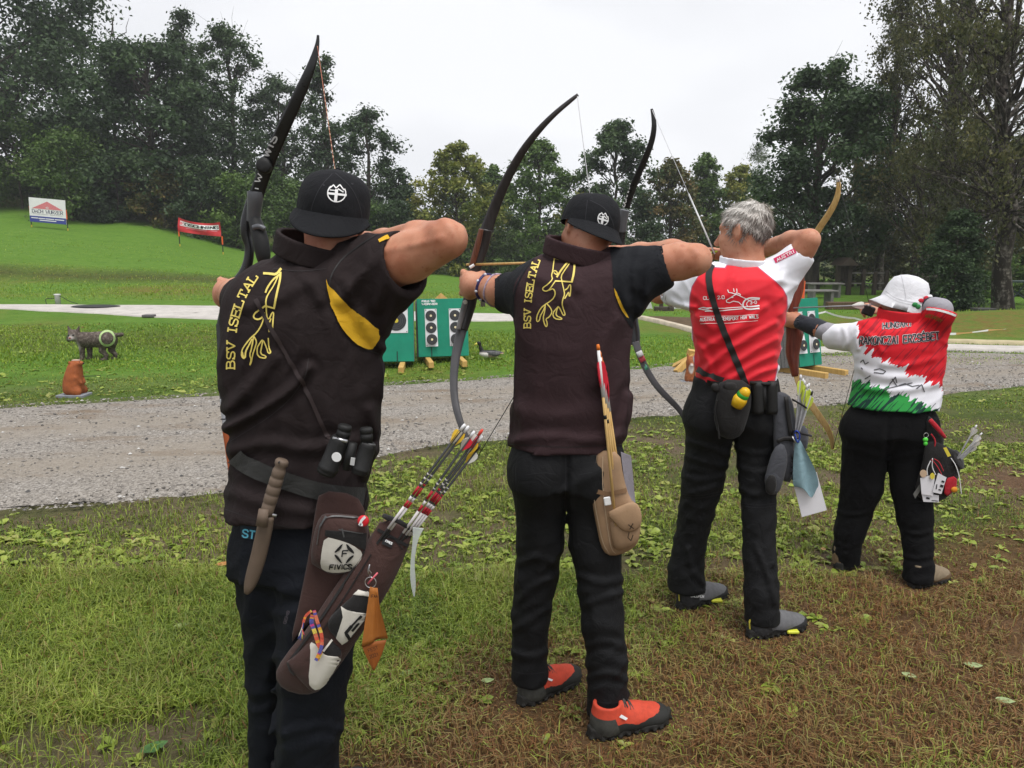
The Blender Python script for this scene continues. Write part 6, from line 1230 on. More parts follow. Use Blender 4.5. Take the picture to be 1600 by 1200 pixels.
# ------------------------------------------------------------------ fourth archer
a4 = empty('person', (Q(1392, 880, 3.65)[0], 3.62, 0), 'archer in a white bucket hat and red, white and green jersey, drawing a wooden bow', 'person', GP)
hc4 = Q(1412, 466, 3.70); R4 = head_frame(58, -14, 10)
tor4 = rows([(494, 1372, 1452, 3.69, .085), (502, 1358, 1462, 3.68, .105), (512, 1349, 1468, 3.66, .118), (530, 1340, 1473, 3.65, .128), (555, 1337, 1474, 3.65, .132), (585, 1338, 1470, 3.65, .135), (615, 1335, 1466, 3.65, .142), (635, 1328, 1463, 3.65, .158)])
aR4 = lim([(1452, 512, 3.66, 22), (1465, 495, 3.60, 12), (1466, 487, 3.575, 10)]); fR4 = lim([(1466, 487, 3.575, 10), (1450, 481, 3.66, 9.5), (1410, 480, 3.84, 11), (1390, 484, 3.92, 9)])
aL4 = lim([(1352, 526, 3.68, 16), (1312, 525, 3.82, 13), (1280, 514, 3.90, 12), (1252, 504, 3.98, 9), (1240, 500, 4.01, 8.5)])
def body4(P):
    d = s_head(P, hc4, R4, .97); d = smin(d, s_stack(P, [(z, x, y, a * .86, b_ * .86) for z, x, y, a, b_ in tor4]), .03)
    d = smin(d, smin(s_chain(P, *aR4, .02), s_chain(P, *fR4, .02), .010), .02); d = smin(d, s_chain(P, *aL4, .02), .02)
    d = smin(d, fist(P, Q(1238, 499, 4.02), np.array((-.6, .75, 0)), np.array((.02, -.05, 1)), -1, .92), .02)
    return smin(d, hook(P, Q(1392, 484, 3.90), np.array((-.92, .25, .05)), np.array((.1, -.75, .6)), .95), .02)
solid('body', body4, (1.30, 3.34, .90), (2.16, 4.24, 1.52), .0078, SKIN, a4); eyes(hc4, R4, a4, .97)
C4 = [([(1462, 560), (1420, 572), (1380, 570)], .004, 4.5), ([(1466, 600), (1410, 612), (1350, 608)], .004, 4.5), ([(1350, 520), (1370, 530), (1378, 550)], .003, 4), ([(1455, 520), (1462, 545), (1458, 580)], .003, 5), ([(1340, 575), (1375, 590), (1420, 590)], .003, 5), ([(1318, 512), (1322, 530), (1320, 545)], .003, 3), ([(1340, 515), (1336, 530), (1340, 545)], .004, 3.5)]
def top4(P):
    d = s_stack(P, tor4); q = lim([(1449, 516, 3.67, 28), (1470, 487, 3.545, 23)]); d = smin(d, s_cone(P, *q[0], *q[1]), .05); d = smin(d, s_chain(P, *lim([(1358, 526, 3.68, 27), (1322, 527, 3.78, 21), (1300, 526, 3.86, 20)]), .02), .04)
    for c_, q_ in (((1298, 525, 3.87), (1330, 527, 3.76)), ((1466, 483, 3.545), None)):
        n = Q(*c_) - Q(*q_) if q_ else np.array((.25, .05, .97)); n /= np.linalg.norm(n); k = (P - Q(*c_).astype(np.float32)) @ n.astype(np.float32); near_ = np.linalg.norm(P - Q(*c_).astype(np.float32), axis=1) < .13; d = np.where(near_, smax(d, k, .004), d)
    d = d - (1.3 * creases(P, C4) + folds(P, 51, (.9, 0, .3), 40, .0032)) * ends(P, Q(1298, 525, 3.87), Q(1469, 485, 3.535)); d = smax(d, -s_chain(P, *lim([(1310, 526, 3.83, 17), (1290, 522, 3.90, 17)])), .003)
    return smax(d, -s_cone(P, Q(1409, 472, 3.67), Q(1409, 440, 3.67), .085, .085), .008)
V, F = surfnet(top4, (1.36, 3.38, .74), (2.12, 4.0, 1.40), .0066); F = normals_out(V, F); uu, vv = proj(V.astype(np.float32))
b = NB('jersey_tricolour'); pu, pv = b.attr('pu'), b.attr('pv'); comb = b.n('ShaderNodeCombineXYZ'); b.l(pu, comb.inputs[0]); b.l(pv, comb.inputs[1])
rot = b.mapping(comb.outputs[0], (1, 1, 1), (0, 0, math.radians(48))); rs = b.sep(rot); c2 = b.n('ShaderNodeCombineXYZ'); b.l(rs[1], c2.inputs[1]); b.l(b.math('MULTIPLY', rs[0], .02), c2.inputs[0])
streak = b.noise(c2.outputs[0], .16, 2, .6); streak2 = b.noise(c2.outputs[0], .30, 3, .6); c3 = b.n('ShaderNodeCombineXYZ'); b.l(b.math('MULTIPLY', rs[0], .08), c3.inputs[0]); b.l(rs[1], c3.inputs[1]); br = b.noise(c3.outputs[0], .22, 2)
jag = b.math('MULTIPLY', b.math('SUBTRACT', streak, .5), 62); lr = b.math('MULTIPLY_ADD', b.math('SUBTRACT', pu, 1335), .52, 536.5); lg = b.math('MULTIPLY_ADD', b.math('SUBTRACT', pu, 1335), .40, 590)
red = b.math('GREATER_THAN', b.math('SUBTRACT', b.math('ADD', lr, jag), pv), 0); red = b.math('MULTIPLY', red, b.math('GREATER_THAN', b.math('ADD', pu, b.math('MULTIPLY', jag, .35)), 1341))
grn = b.math('GREATER_THAN', b.math('SUBTRACT', pv, b.math('ADD', lg, b.math('MULTIPLY', jag, .8))), 0)
redc = b.mix(b.math('GREATER_THAN', br, .57), (.62, .012, .022), (.34, .010, .020)); grnc = b.mix(b.math('GREATER_THAN', br, .53), (.03, .30, .06), (.010, .045, .035)); navy = b.math('MULTIPLY', b.math('GREATER_THAN', b.math('SUBTRACT', pv, b.math('ADD', lg, b.math('MULTIPLY', jag, 1.1))), -7), b.math('GREATER_THAN', streak2, .60))
cc = b.mix(red, (.74, .74, .79), redc); cc = b.mix(navy, cc, (.03, .05, .06)); cc = b.mix(grn, cc, grnc); b.bump(b.noise(b.coord(), 30, 4), .3, .004)
je = mesh('jersey', V, F, b.fin(cc, .75, .25), a4, attrs={'pu': uu, 'pv': vv}); tr4 = bvh(V, F); INK = mat('print_ink', (.018, .018, .025), .6)
for txt, base, hh, wd in (('HUNGARY', [(1379.5, 514), (1402, 512.5), (1424.5, 509.5)], 8.6, 1.55), ('RAKONCZAI ERZSÉBET', smooth_poly([(1343, 538), (1385, 538), (1425, 535), (1467, 530)], 2), 11.6, 1.9)):
    s_ = letters(txt, base, hh, gap=.34, slant=.08); lay('lettering_outline', s_, wd + 1.15, tr4, WPR, je, .0020, step=1.2); lay('lettering', s_, wd, tr4, INK, je, .0040, step=1.2)
lay('scribble', [(z, 1.6) for z in [[(1345, 566), (1349, 562), (1352, 569), (1357, 566)], [(1346, 575), (1348, 577)], [(1366, 578), (1375, 576), (1384, 580), (1380, 584), (1366, 582)], [(1390, 600), (1399, 589), (1401, 598)], [(1394, 592), (1401, 603)], [(1405, 602), (1414, 599), (1425, 604), (1436, 602)], [(1352, 592), (1360, 587)], [(1380, 609), (1400, 604), (1425, 598)], [(1432, 607), (1440, 601), (1444, 612)]]], 1.6, tr4, mat('print_grey_ink', (.09, .09, .10), .6), je, .0022, step=1)
lay('sleeve_trim', [smooth_poly([(1449, 483), (1460, 483.5), (1472, 486), (1484, 489.5), (1492, 493)], 2)], 3.2, tr4, WPR, je, .003, step=1); lay('sleeve_letters', letters('ARCHERY', smooth_poly([(1446, 496), (1458, 497), (1470, 504)], 1), 5), 1.1, tr4, mat('print_gold', (.22, .12, .02), .6), je, .002, step=1)
solid('collar', lambda P: s_band(P, Q(1408, 492, 3.67), rotm('Y', 2) @ rotm('X', 5), .100, .092, .026, .006), (1.68, 3.50, 1.16), (2.0, 3.86, 1.38), .0045, mat('collar_red', (.60, .012, .022), .75), a4)
# bucket hat
RH = rotm('Y', 15) @ rotm('X', -3) @ rotm('Z', 62); HC = Q(1410.5, 471, 3.69); X = lambda x, y, z: HC + RH @ np.array((x, y, z * 1.06)) * .985; V = []; nU = 72; r = np.random.default_rng(8)
prof = [(.0, .122), (.030, .120), (.052, .113), (.072, .098), (.086, .070), (.095, .034), (.100, .010), (.103, .004), (.118, -.014), (.136, -.034), (.137, -.037), (.118, -.018), (.102, .0)]
for j, (rr, zz) in enumerate(prof):
    for i in range(nU):
        ph = 2 * math.pi * i / nU; wv = 1 + (.022 * math.sin(3 * ph + 1 + j * .3) + .016 * math.sin(5 * ph + j) + .010 * math.sin(9 * ph - 2 * j)) * (1 if j < 6 else .6); fw = math.sin(ph) * .5 + .5; ext = max(0, rr - .104) if j > 6 else 0; rr2 = (rr - ext) + ext * (.30 + 1.0 * fw ** 2); V.append(X(rr2 * .92 * wv * math.cos(ph), rr2 * 1.06 * wv * math.sin(ph) - .006, zz * (1.0 if j < 7 else (1.25 - .35 * fw)) - (ext * (1 - fw) * .7) + .005 * math.sin(4 * ph + j * .7) * (2 < j)))
F = [(j * nU + i, j * nU + (i + 1) % nU, (j + 1) * nU + (i + 1) % nU, (j + 1) * nU + i) for j in range(len(prof) - 1) for i in range(nU)]
HATM = cloth('hat_white', (.64, .64, .67), .85, .04, sheen=0); hat = mesh('bucket_hat', V, F, HATM, a4); trh = bvh(V, F)
for st in ([(1384, 455), (1398, 466), (1420, 472), (1446, 474)], [(1382, 459), (1398, 470), (1420, 476), (1445, 479)], [(1408, 430), (1412, 445), (1416, 470)]): lay('stitching', [smooth_poly(st, 2)], .8, trh, mat('hat_stitch', (.45, .45, .47), .8), hat, .0012)
mb = MB()
hp = lambda u, v: np.array(trh.ray_cast(Vector(CO), Vector(ray(u, v)))[0] or Q(u, v, 3.55))
for (u, v), m_ in (((1445, 466), 'pin_red'), ((1441, 470), 'pin_red'), ((1449, 464), 'pin_white'), ((1447, 472), 'pin_white'), ((1437, 476), 'pin_green'), ((1439, 479), 'pin_green')):
    mb = MB(); mb.ball(hp(min(u, 1444), v) + (.004 * (u - 1443), -.004, 0), (.014, .006, .012), 8); mb.build('ribbon_petal', mat(m_, {'pin_red': (.5, .02, .04), 'pin_white': (.72, .72, .72), 'pin_green': (.03, .22, .06)}[m_], .7), hat, True)
solid('hair', lambda P: smax(s_ell(P, hc4 + R4 @ np.array((0, -.014, -.012)), (.079, .098, .096), R4), ((P - hc4.astype(np.float32)) @ R4[:, 1].astype(np.float32)) - .02, .012), hc4 - .14, hc4 + .14, .006, mat('hair_black', (.012, .010, .010), .6, .3, 80, .6, 300), a4)
ARMG = cloth('arm_guard_navy', (.020, .022, .030), .7); GREYS = cloth('undersleeve_grey', (.30, .29, .32), .8, .06)
solid('arm_guard', lambda P: smax(s_chain(P, *lim([(1298, 521, 3.855, 14.8), (1274, 511, 3.92, 13.8), (1249, 503, 3.985, 11.5)]), .01) - folds(P, 6, (.2, .2, 1), 60, .0014), -s_chain(P, *lim([(1262, 507, 3.95, 9.5), (1240, 500, 4.01, 10.2)])), .003), Q(1240, 540, 3.9) - .05, Q(1310, 490, 4.0) + .06, .005, ARMG, a4)
solid('undersleeve', lambda P: s_chain(P, *lim([(1314, 525, 3.815, 16.5), (1286, 517, 3.885, 14.5)]), .01), Q(1340, 560, 3.6) - (.2, .1, .1), Q(1340, 480, 4.0) + (.05, .1, .1), .006, GREYS, a4)
solid('undersleeve', lambda P: s_chain(P, *lim([(1463, 500, 3.58, 16), (1469, 484, 3.545, 17.5), (1460, 481, 3.57, 16), (1448, 480, 3.63, 13.5)]), .01), (1.7, 3.30, 1.10), (2.16, 3.9, 1.42), .006, GREYS, a4)
solid('forearm_guard', lambda P: s_chain(P, *lim([(1452, 478, 3.60, 14.4), (1440, 478, 3.68, 14), (1405, 482, 3.86, 11.5)]), .01), (1.6, 3.40, 1.2), (2.12, 4.0, 1.42), .006, ARMG, a4)
mb = MB(); hw = Q(1360, 487, 3.87); mb.box(hw + (-.015, -.01, .006), (.062, .016, .05), rotm('Y', 20), .006); mb.build('finger_tab', STRAP, a4)
hip4 = rows([(627, 1340, 1450, 3.65, .125), (652, 1328, 1459, 3.65, .143), (676, 1321, 1455, 3.65, .146)])
legs4 = [lim([(1354, 672, 3.66, 35), (1352, 705, 3.67, 34), (1346, 760, 3.68, 31), (1336, 800, 3.69, 25), (1328, 830, 3.69, 23), (1323, 862, 3.695, 20), (1322, 884, 3.695, 20)]), lim([(1420, 672, 3.64, 35), (1420, 705, 3.63, 33), (1424, 760, 3.59, 30), (1430, 810, 3.55, 26), (1434, 850, 3.52, 22), (1436, 885, 3.495, 21.5), (1434, 904, 3.48, 22)])]
CT4 = [([(1320, 700), (1350, 705), (1385, 718)], .004, 4), ([(1390, 718), (1420, 712), (1452, 705)], .004, 4), ([(1308, 800), (1330, 806), (1356, 800)], .005, 3), ([(1306, 850), (1322, 856), (1342, 850)], .005, 3), ([(1410, 830), (1432, 836), (1456, 830)], .005, 3), ([(1412, 868), (1436, 874), (1458, 868)], .005, 3), ([(1385, 720), (1386, 690), (1388, 655)], -.005, 4)]
solid('trousers', lambda P: hems(P, legs_sd(P, hip4, legs4, 0, 0, CT4, 61, .0032, 48), [(Q(1322, 889, 3.695), (0, 0, -1)), (Q(1434, 908, 3.48), (0, 0, -1))]), (1.40, 3.28, .02), (2.10, 4.06, 1.0), .0088, TRS4, a4)
SH4 = shoe_mat('shoe_beige', (.20, .155, .10), (.12, .075, .04), (.16, .11, .06), .040)
for hp_, dd in (((1312, 891), (.60, .8)), ((1424, 918), (.90, .43))): so_, X_, _ = shoe(a4, G(*hp_), dd, .255, .100, SH4); laces(so_, X_, mat('lace_pale', (.6, .58, .55), .7))
# ------------------------------------------------------------------ bows
BOWB = mat('bow_black', (.010, .010, .011), .32, .2, 30, .1, 200, .5); BOWG = mat('riser_grey', (.105, .108, .118), .38, .15, 14, .1, 200, .5, .3); GRIPM = mat('grip_black', (.012, .012, .012), .55)
LONG = mat('longbow_dark', (.030, .026, .026), .35, .35, 40, .15, 90, .5, stretch=(3, 3, .3)); LIMBG = mat('limb_grey', (.085, .083, .088), .42, .15, 20, .1, 100, .5); LWOOD = wood('longbow_wood', (.085, .028, .016), (.16, .060, .034), 9, .4); YEW = wood('limb_yellow_wood', (.40, .24, .075), (.56, .38, .15), 10, .4); REDW = wood('riser_red_wood', (.085, .016, .010), (.20, .045, .026), 9, .35)
STRW = mat('string_pale', (.52, .52, .53), .6); STRD = mat('string_dark', (.02, .02, .02), .6); SILV = mat('steel', (.55, .55, .56), .3, .1, 20, 0, metal=.9)
def sweep(name, pts, thick, m, par, n=10, it=2):
    """flat limb or riser: (u, v, distance, width in photo pixels)"""
    w3 = [np.r_[Q(u, v, Y), w * PXM(u, v, Y) / 2] for u, v, Y, w in pts]; p = smooth_poly(w3, it)
    mb = MB(); mb.tube(p[:, :3], p[:, 3], n, up=(0, 1, 0), flat=np.minimum(thick / 2, p[:, 3] * .9)); o = mb.build(name, m, par, True); return o
def line(name, pts, r, m, par, n=6, it=0):
    p = np.array([Q(*q) for q in pts]); p = smooth_poly(p, it) if it else p; mb = MB(); mb.tube(p, r, n); return mb.build(name, m, par, True)
def pbvh(o, par): return bvh([tuple(np.array(v.co) + ORG[par.name]) for v in o.data.vertices], [tuple(p.vertices) for p in o.data.polygons])
bow1 = empty('bow', Q(356, 456, 2.46), 'black recurve bow with white lettering held by the nearest archer', 'bow', 'bows at full draw')
ul = sweep('upper_limb', [(497, 55, 2.28, 4), (496.5, 66, 2.28, 6), (493, 84, 2.28, 11), (485, 108, 2.28, 15), (472, 138, 2.29, 19), (456, 172, 2.31, 21), (440, 206, 2.34, 22), (424, 242, 2.38, 22), (411, 275, 2.41, 23), (401, 304, 2.43, 24)], .006, BOWB, bow1)
trb = pbvh(ul, bow1)
lay('limb_lettering', letters('WIS', [(419.5, 246), (434, 215)], 10.5, gap=.25), 2.6, trb, mat('limb_print', (.50, .50, .50), .5), ul, .0015, step=1); lay('limb_logo', letters('W', [(406, 286), (411, 274)], 8) + [[(399, 294), (404, 295)]], 1.7, trb, WPR, ul, .0015, step=1)
mb = MB(); c_ = Q(413, 259, 2.385); mb.lathe([(.020, -.012), (.0235, -.008), (.0235, .008), (.020, .012), (.008, .014)], c_, (0, -1, .1), 20); mb.build('limb_damper', GRIPM, bow1, True)
sweep('limb_pocket', [(399, 300, 2.43, 26), (399, 310, 2.43, 25), (397, 328, 2.44, 22), (396, 346, 2.45, 22)], .035, BOWG, bow1, 12)
sweep('riser', [(396, 300, 2.45, 14), (388, 330, 2.46, 16), (384, 350, 2.46, 18), (384, 368, 2.46, 16), (390, 385, 2.46, 14), (389, 405, 2.46, 15), (383, 425, 2.46, 16), (368, 445, 2.46, 18), (359, 470, 2.46, 18), (352, 495, 2.46, 22), (350, 515, 2.46, 24)], .034, BOWB, bow1, 12)
sweep('sight_window', [(398, 345, 2.44, 20), (404, 362, 2.42, 24), (409, 384, 2.41, 25), (412, 404, 2.41, 22), (413, 418, 2.42, 12)], .040, GRIPM, bow1, 14)
sweep('grey_shelf', [(396, 356, 2.405, 9), (405, 353, 2.40, 9), (414, 358, 2.40, 8)], .02, BOWG, bow1, 10)
sweep('lower_limb', [(350, 505, 2.45, 26), (352, 550, 2.42, 26), (354, 600, 2.38, 26), (357, 640, 2.35, 26), (360, 668, 2.33, 24)], .007, BOWB, bow1)
sweep('limb_sticker', [(355, 622, 2.355, 24), (357, 645, 2.34, 25), (360, 667, 2.325, 23)], .008, mat('sticker_silver', (.42, .43, .45), .4, .3, 30), bow1)
lay('sticker_lettering', letters('LC', [(353, 655), (353, 636)], 8), 1.8, None, BLK, bow1, 0, step=1, Y=2.328)
lay('sticker_dot', [[(350, 612), (351, 618)]], 6, None, mat('dot_green', (.35, .5, .12), .5), bow1, 0, Y=2.36)
s = line('string', [(496, 72, 2.27), (540, 383, 2.125)], .0010, mat('string_orange', (.36, .13, .08), .6, .3, 90), bow1); mb = MB(); a_, b_ = Q(496, 72, 2.27), Q(540, 383, 2.125)
for k in range(16): t = .22 + k * .028; mb.tube([a_ + (b_ - a_) * t, a_ + (b_ - a_) * (t + .010)], .0015, 6)
mb.build('serving', mat('serving_pale', (.62, .42, .30), .6), s); line('string', [(540, 383, 2.125), (385, 760, 2.22)], .0016, STRD, bow1)
mb = MB(); mb.box(Q(390, 433, 2.455), (.022, .02, .016), rotm('Y', 15), .003); mb.build('arrow_rest', SILV, bow1)
sweep('orange_limb_tip', [(361, 668, 2.33, 30), (366, 700, 2.31, 30), (370, 740, 2.28, 27), (374, 782, 2.25, 18)], .008, mat('limb_orange', (.34, .075, .018), .55, .35, 7, .1, 60), bow1)
bow2 = empty('bow', Q(737, 444, 2.83), 'dark longbow with a brown wooden handle held by the second archer', 'bow', 'bows at full draw')
sweep('upper_limb', [(903, 148, 2.66, 5), (893, 156, 2.66, 7), (866, 178, 2.67, 8.5), (838, 207, 2.70, 11), (812, 242, 2.74, 13), (789, 285, 2.78, 15.5), (771, 328, 2.81, 18), (759, 362, 2.82, 20)], .010, LONG, bow2)
sweep('riser', [(760, 358, 2.82, 20), (755, 380, 2.83, 21), (748, 402, 2.83, 20), (741, 424, 2.83, 18), (737, 446, 2.83, 19), (735, 468, 2.83, 23), (728, 492, 2.83, 22), (722, 515, 2.82, 18)], .032, LONG, bow2, 12)
sweep('wooden_facing', [(752, 358, 2.795, 8), (747, 380, 2.80, 10), (741, 402, 2.805, 10), (737, 415, 2.81, 9)], .02, LWOOD, bow2)
sweep('wooden_facing', [(727, 472, 2.805, 9), (722, 492, 2.81, 9), (716, 515, 2.80, 8)], .02, mat('facing_grey', (.16, .15, .15), .4, .2, 30), bow2); mb = MB(); mb.lathe([(.008, 0), (.008, .003), (.006, .004)], Q(727, 472, 2.79), (0, -1, 0), 16); mb.build('medallion', mat('medal', (.5, .48, .42), .4), bow2)
sweep('lower_limb', [(722, 512, 2.82, 18), (714, 545, 2.80, 15), (709, 580, 2.77, 13.5), (709, 612, 2.74, 12.5), (713, 640, 2.71, 12), (722, 668, 2.68, 11), (733, 694, 2.66, 9), (745, 718, 2.65, 5)], .010, LIMBG, bow2)
line('string', [(902, 150, 2.65), (934, 402, 2.63)], .0013, STRW, bow2); line('string', [(934, 402, 2.63), (745, 716, 2.64)], .0015, STRD, bow2)
mb = MB(); mb.tube([Q(741, 414, 2.80), Q(734, 418, 2.80)], .006, 8); mb.build('arrow_shelf', WHITE, bow2)
bow3 = empty('bow', Q(986, 458, 3.64), 'black recurve bow with grey lower limb rising behind the second black cap', 'bow', 'bows at full draw')
ul = sweep('upper_limb', [(1018, 170, 3.46, 4), (1021, 182, 3.46, 7), (1022.5, 198, 3.46, 8.5), (1019, 220, 3.47, 9.5), (1009, 246, 3.49, 10.5), (996, 275, 3.52, 11), (986, 300, 3.55, 11.5), (978, 325, 3.58, 12)], .006, BOWB, bow3)
trb = pbvh(ul, bow3); lay('limb_lettering', letters('UUKHARS', [(976, 323), (987, 283)], 6, gap=.3), 1.3, trb, WPR, ul, .0015, step=.8)
sweep('limb_pocket', [(976, 328, 3.60, 15), (972, 345, 3.61, 17), (971, 362, 3.62, 15)], .035, BOWG, bow3, 12); sweep('riser', [(972, 355, 3.63, 16), (968, 385, 3.64, 15), (976, 415, 3.64, 14), (986, 445, 3.64, 14), (988, 470, 3.64, 15), (988, 500, 3.64, 17), (991, 520, 3.62, 19), (993, 538, 3.60, 14)], .036, BOWB, bow3, 12)
sweep('lower_limb', [(993, 534, 3.59, 12), (1000, 556, 3.56, 11), (1012, 582, 3.53, 11), (1028, 606, 3.50, 10.5), (1046, 624, 3.48, 10), (1060, 638, 3.47, 9), (1069, 652, 3.46, 8), (1073, 666, 3.46, 5)], .007, LIMBG, bow3)
for u, v, cl in ((1000, 553, (.7, .7, .7)), (1003.5, 561, (.55, .08, .10)), (1009, 574, (.10, .35, .22)), (1013, 583, (.6, .65, .62))):
    sweep('limb_decal', [(u - 2, v - 4, 3.545, 10), (u + 2, v + 4, 3.535, 10)], .010, mat('decal_%d' % u, cl, .5, .3, 60), bow3, 8, 0)
line('string', [(1019, 172, 3.45), (1117, 397, 3.30)], .0013, STRW, bow3); line('serving', [(1076, 303, 3.365), (1117, 397, 3.30)], .0035, mat('serving_white', (.7, .7, .7), .6), bow3); line('string', [(1117, 397, 3.30), (1072, 664, 3.45)], .0013, STRD, bow3)
bow4 = empty('bow', Q(1238, 500, 4.05), 'wooden recurve bow with dark red riser and yellow limbs beyond the red shirt', 'bow', 'bows at full draw')
sweep('upper_limb', [(1309, 279, 3.86, 5), (1311, 292, 3.86, 8), (1308, 310, 3.87, 9.5), (1297, 332, 3.89, 10.5), (1281, 355, 3.93, 11), (1266, 380, 3.97, 12), (1255, 405, 4.0, 14), (1249, 430, 4.03, 16)], .009, YEW, bow4); sweep('limb_tip', [(1308, 275, 3.858, 4), (1309.5, 284, 3.858, 7)], .010, WHITE, bow4, 8, 0)
sweep('riser', [(1249, 425, 4.04, 15), (1246, 445, 4.05, 22), (1242, 462, 4.05, 22), (1239, 480, 4.05, 16), (1238, 500, 4.05, 15), (1240, 514, 4.05, 25), (1242, 524, 4.05, 27), (1240, 535, 4.05, 24), (1238, 552, 4.05, 22), (1240, 570, 4.04, 15), (1243, 588, 4.03, 11)], .045, REDW, bow4, 10, 1)
sweep('lower_limb', [(1242, 580, 4.03, 9), (1250, 604, 4.0, 10.5), (1264, 628, 3.96, 11), (1280, 650, 3.93, 11), (1293, 669, 3.91, 10), (1300, 685, 3.90, 8), (1301, 702, 3.90, 5)], .009, YEW, bow4)
line('string', [(1310, 281, 3.85), (1360, 482, 3.74)], .0014, STRD, bow4); line('string', [(1360, 482, 3.74), (1302, 700, 3.89)], .0016, STRD, bow4)
# ------------------------------------------------------------------ arrows
CARB = mat('arrow_carbon', (.022, .022, .024), .35, .15, 40, spec=.5); ALU = mat('arrow_grey', (.26, .26, .27), .35, .15, 40, spec=.5); CEDAR = wood('arrow_cedar', (.46, .27, .085), (.60, .40, .16), 12, .5)
def vmat(n_, c): return mat('vane_' + n_, c, .5, .1, 50)
def arrow(label, a, b_, r, shaft, vane, nock, cat='arrow', group=None, vl=.07, vh=.012, off=.02, wrap=None, roll=0.0, crest=None):
    """a: point end, b_: nock end"""
    a, b_ = np.asarray(a), np.asarray(b_); L_ = np.linalg.norm(b_ - a); t = (b_ - a) / L_; o = empty('arrow', b_, label, cat, group); x = np.cross(t, (0, 0, 1) if abs(t[2]) < .95 else (1, 0, 0)); x /= np.linalg.norm(x); y = np.cross(t, x)
    mb = MB(); mb.tube([a, b_ - t * .004], r, 8); sh = mb.build('shaft', shaft, o, True); mb = MB(); mb.tube([b_ - t * .012, b_ - t * .002, b_ + t * .006], [r * 1.15, r * 1.3, r * .9], 8); mb.build('nock', nock, o, True)
    for k in range(3):
        q = x * math.cos(roll + k * 2.094) + y * math.sin(roll + k * 2.094); w_ = np.cross(t, q) * .0006; e = b_ - t * off; pr = [(0, .0), (.08, .75), (.25, 1), (.55, .85), (1, .05)]
        V = [e - t * vl * s_ + q * (r * .9 + vh * h_) + w_ * sg for sg in (-1, 1) for s_, h_ in pr] + [e - t * vl * s_ + q * r * .8 + w_ * sg for sg in (-1, 1) for s_, h_ in pr]; n = len(pr); F = []
        for i in range(n - 1): F += [(i, i + 1, 2 * n + i + 1, 2 * n + i), (n + i + 1, n + i, 3 * n + i, 3 * n + i + 1), (i, n + i, n + i + 1, i + 1)]
        mesh('vane', V, F, vane[k % len(vane)], o, False)
    if wrap is not None: mb = MB(); mb.tube([b_ - t * (off + vl + .03), b_ - t * .012], r * 1.12, 8); mb.build('wrap', wrap, o, True)
    if crest is not None:
        for s0, s1, m_ in crest: mb = MB(); mb.tube([a + (b_ - a) * s0, a + (b_ - a) * s1], r * 1.14, 8); mb.build('crest_band', m_, sh, True)
    return o
WN = mat('nock_white', (.72, .72, .74), .4); RN = mat('nock_red', (.62, .06, .04), .4); RB = mat('crest_red', (.42, .02, .035), .4); WB = mat('crest_white', (.66, .62, .62), .4); GQ = 'arrows in the brown hip quiver'
YV, RV, WV = vmat('yellow', (.66, .42, .03)), vmat('red', (.60, .02, .04)), vmat('white', (.70, .68, .62))
for i, (p, q, vn, nk, lb) in enumerate([((618, 810), (724, 666), [YV, WV, YV], WN, 'yellow fletched arrow leftmost in the brown quiver'), ((622, 812), (730, 669), [YV, YV, WV], WN, 'yellow and white fletched arrow second from left in the brown quiver'), ((641, 817), (739, 677), [RV, RV, WV], WN, 'red fletched arrow with a white nock in the brown quiver'),
        ((646, 820), (752, 674), [RV, WV, RV], RN, 'red fletched arrow with a red nock in the brown quiver'), ((650, 821), (751, 684), [YV, WV, YV], WN, 'yellow fletched arrow beside the red nocked one in the brown quiver'), ((654, 822), (748, 699), [YV, YV, WV], CARB, 'lowest orange-yellow fletched arrow in the brown quiver')]):
    b_ = Q(*q, 1.70 + .004 * i); m0 = Q(*p, 1.735 + .004 * i); a_ = m0 + (m0 - b_) / np.linalg.norm(m0 - b_) * .36; Lm = np.linalg.norm(b_ - m0) / (np.linalg.norm(b_ - m0) + .36); s0 = 1 - Lm
    arrow(lb, a_, b_, .0030, CARB, vn, nk, group=GQ, vl=.036, vh=.0105, off=.014, roll=i * .7, crest=[(s0 - .05, s0 + .06, WB), (s0 + .06, s0 + .09, RB), (s0 + .09, s0 + .11, WB), (s0 + .12, s0 + .16, RB), (s0 + .17, s0 + .40 * Lm, RB if i % 2 else WB), (s0 + .44 * Lm, s0 + .455 * Lm, WB), (s0 + .49 * Lm, s0 + .50 * Lm, WB)])
OCH = mat('nock_orange', (.68, .17, .02), .5); WRAP = mat('wrap_white', (.70, .70, .70), .5)
for i, (u0, u1, v1, Y_, lb) in enumerate([(957, 934.5, 541, 2.285, 'red fletched wooden arrow with orange nock standing highest in the tan quiver'), (961.5, 937, 552, 2.31, 'wooden arrow leaning second in the tan quiver'), (966, 939, 560, 2.325, 'wooden arrow leaning third in the tan quiver'), (971, 941, 566, 2.335, 'wooden arrow nearest the grey cloth in the tan quiver')]):
    b_ = Q(u1, v1, Y_); m0 = Q(u0, 768, Y_ + .012); a_ = m0 + (m0 - b_) / np.linalg.norm(m0 - b_) * .15; arrow(lb, a_, b_, .0045, CEDAR, [RV], OCH, group='wooden arrows in the tan quiver', vl=.082, vh=.013, off=.045, wrap=WRAP, roll=.5 + .3 * i, crest=[(.63, .65, BLK)] if i < 2 else None)
arrow('pale wooden arrow nocked on the dark longbow', Q(729, 413.5, 2.83), Q(938, 408, 2.63), .0048, CEDAR, [RV], OCH, vl=.08); arrow('black arrow nocked on the black recurve of the nearest archer', Q(364, 437.5, 2.50), Q(541, 384, 2.125), .0032, CARB, [YV], WN); arrow('arrow with a lime nock drawn to the grey haired archer\'s chin', Q(980, 448, 3.66), Q(1119, 393, 3.30), .0032, CARB, [vmat('lime', (.45, .62, .04))], mat('nock_lime', (.5, .65, .05), .4), vl=.05, vh=.009)
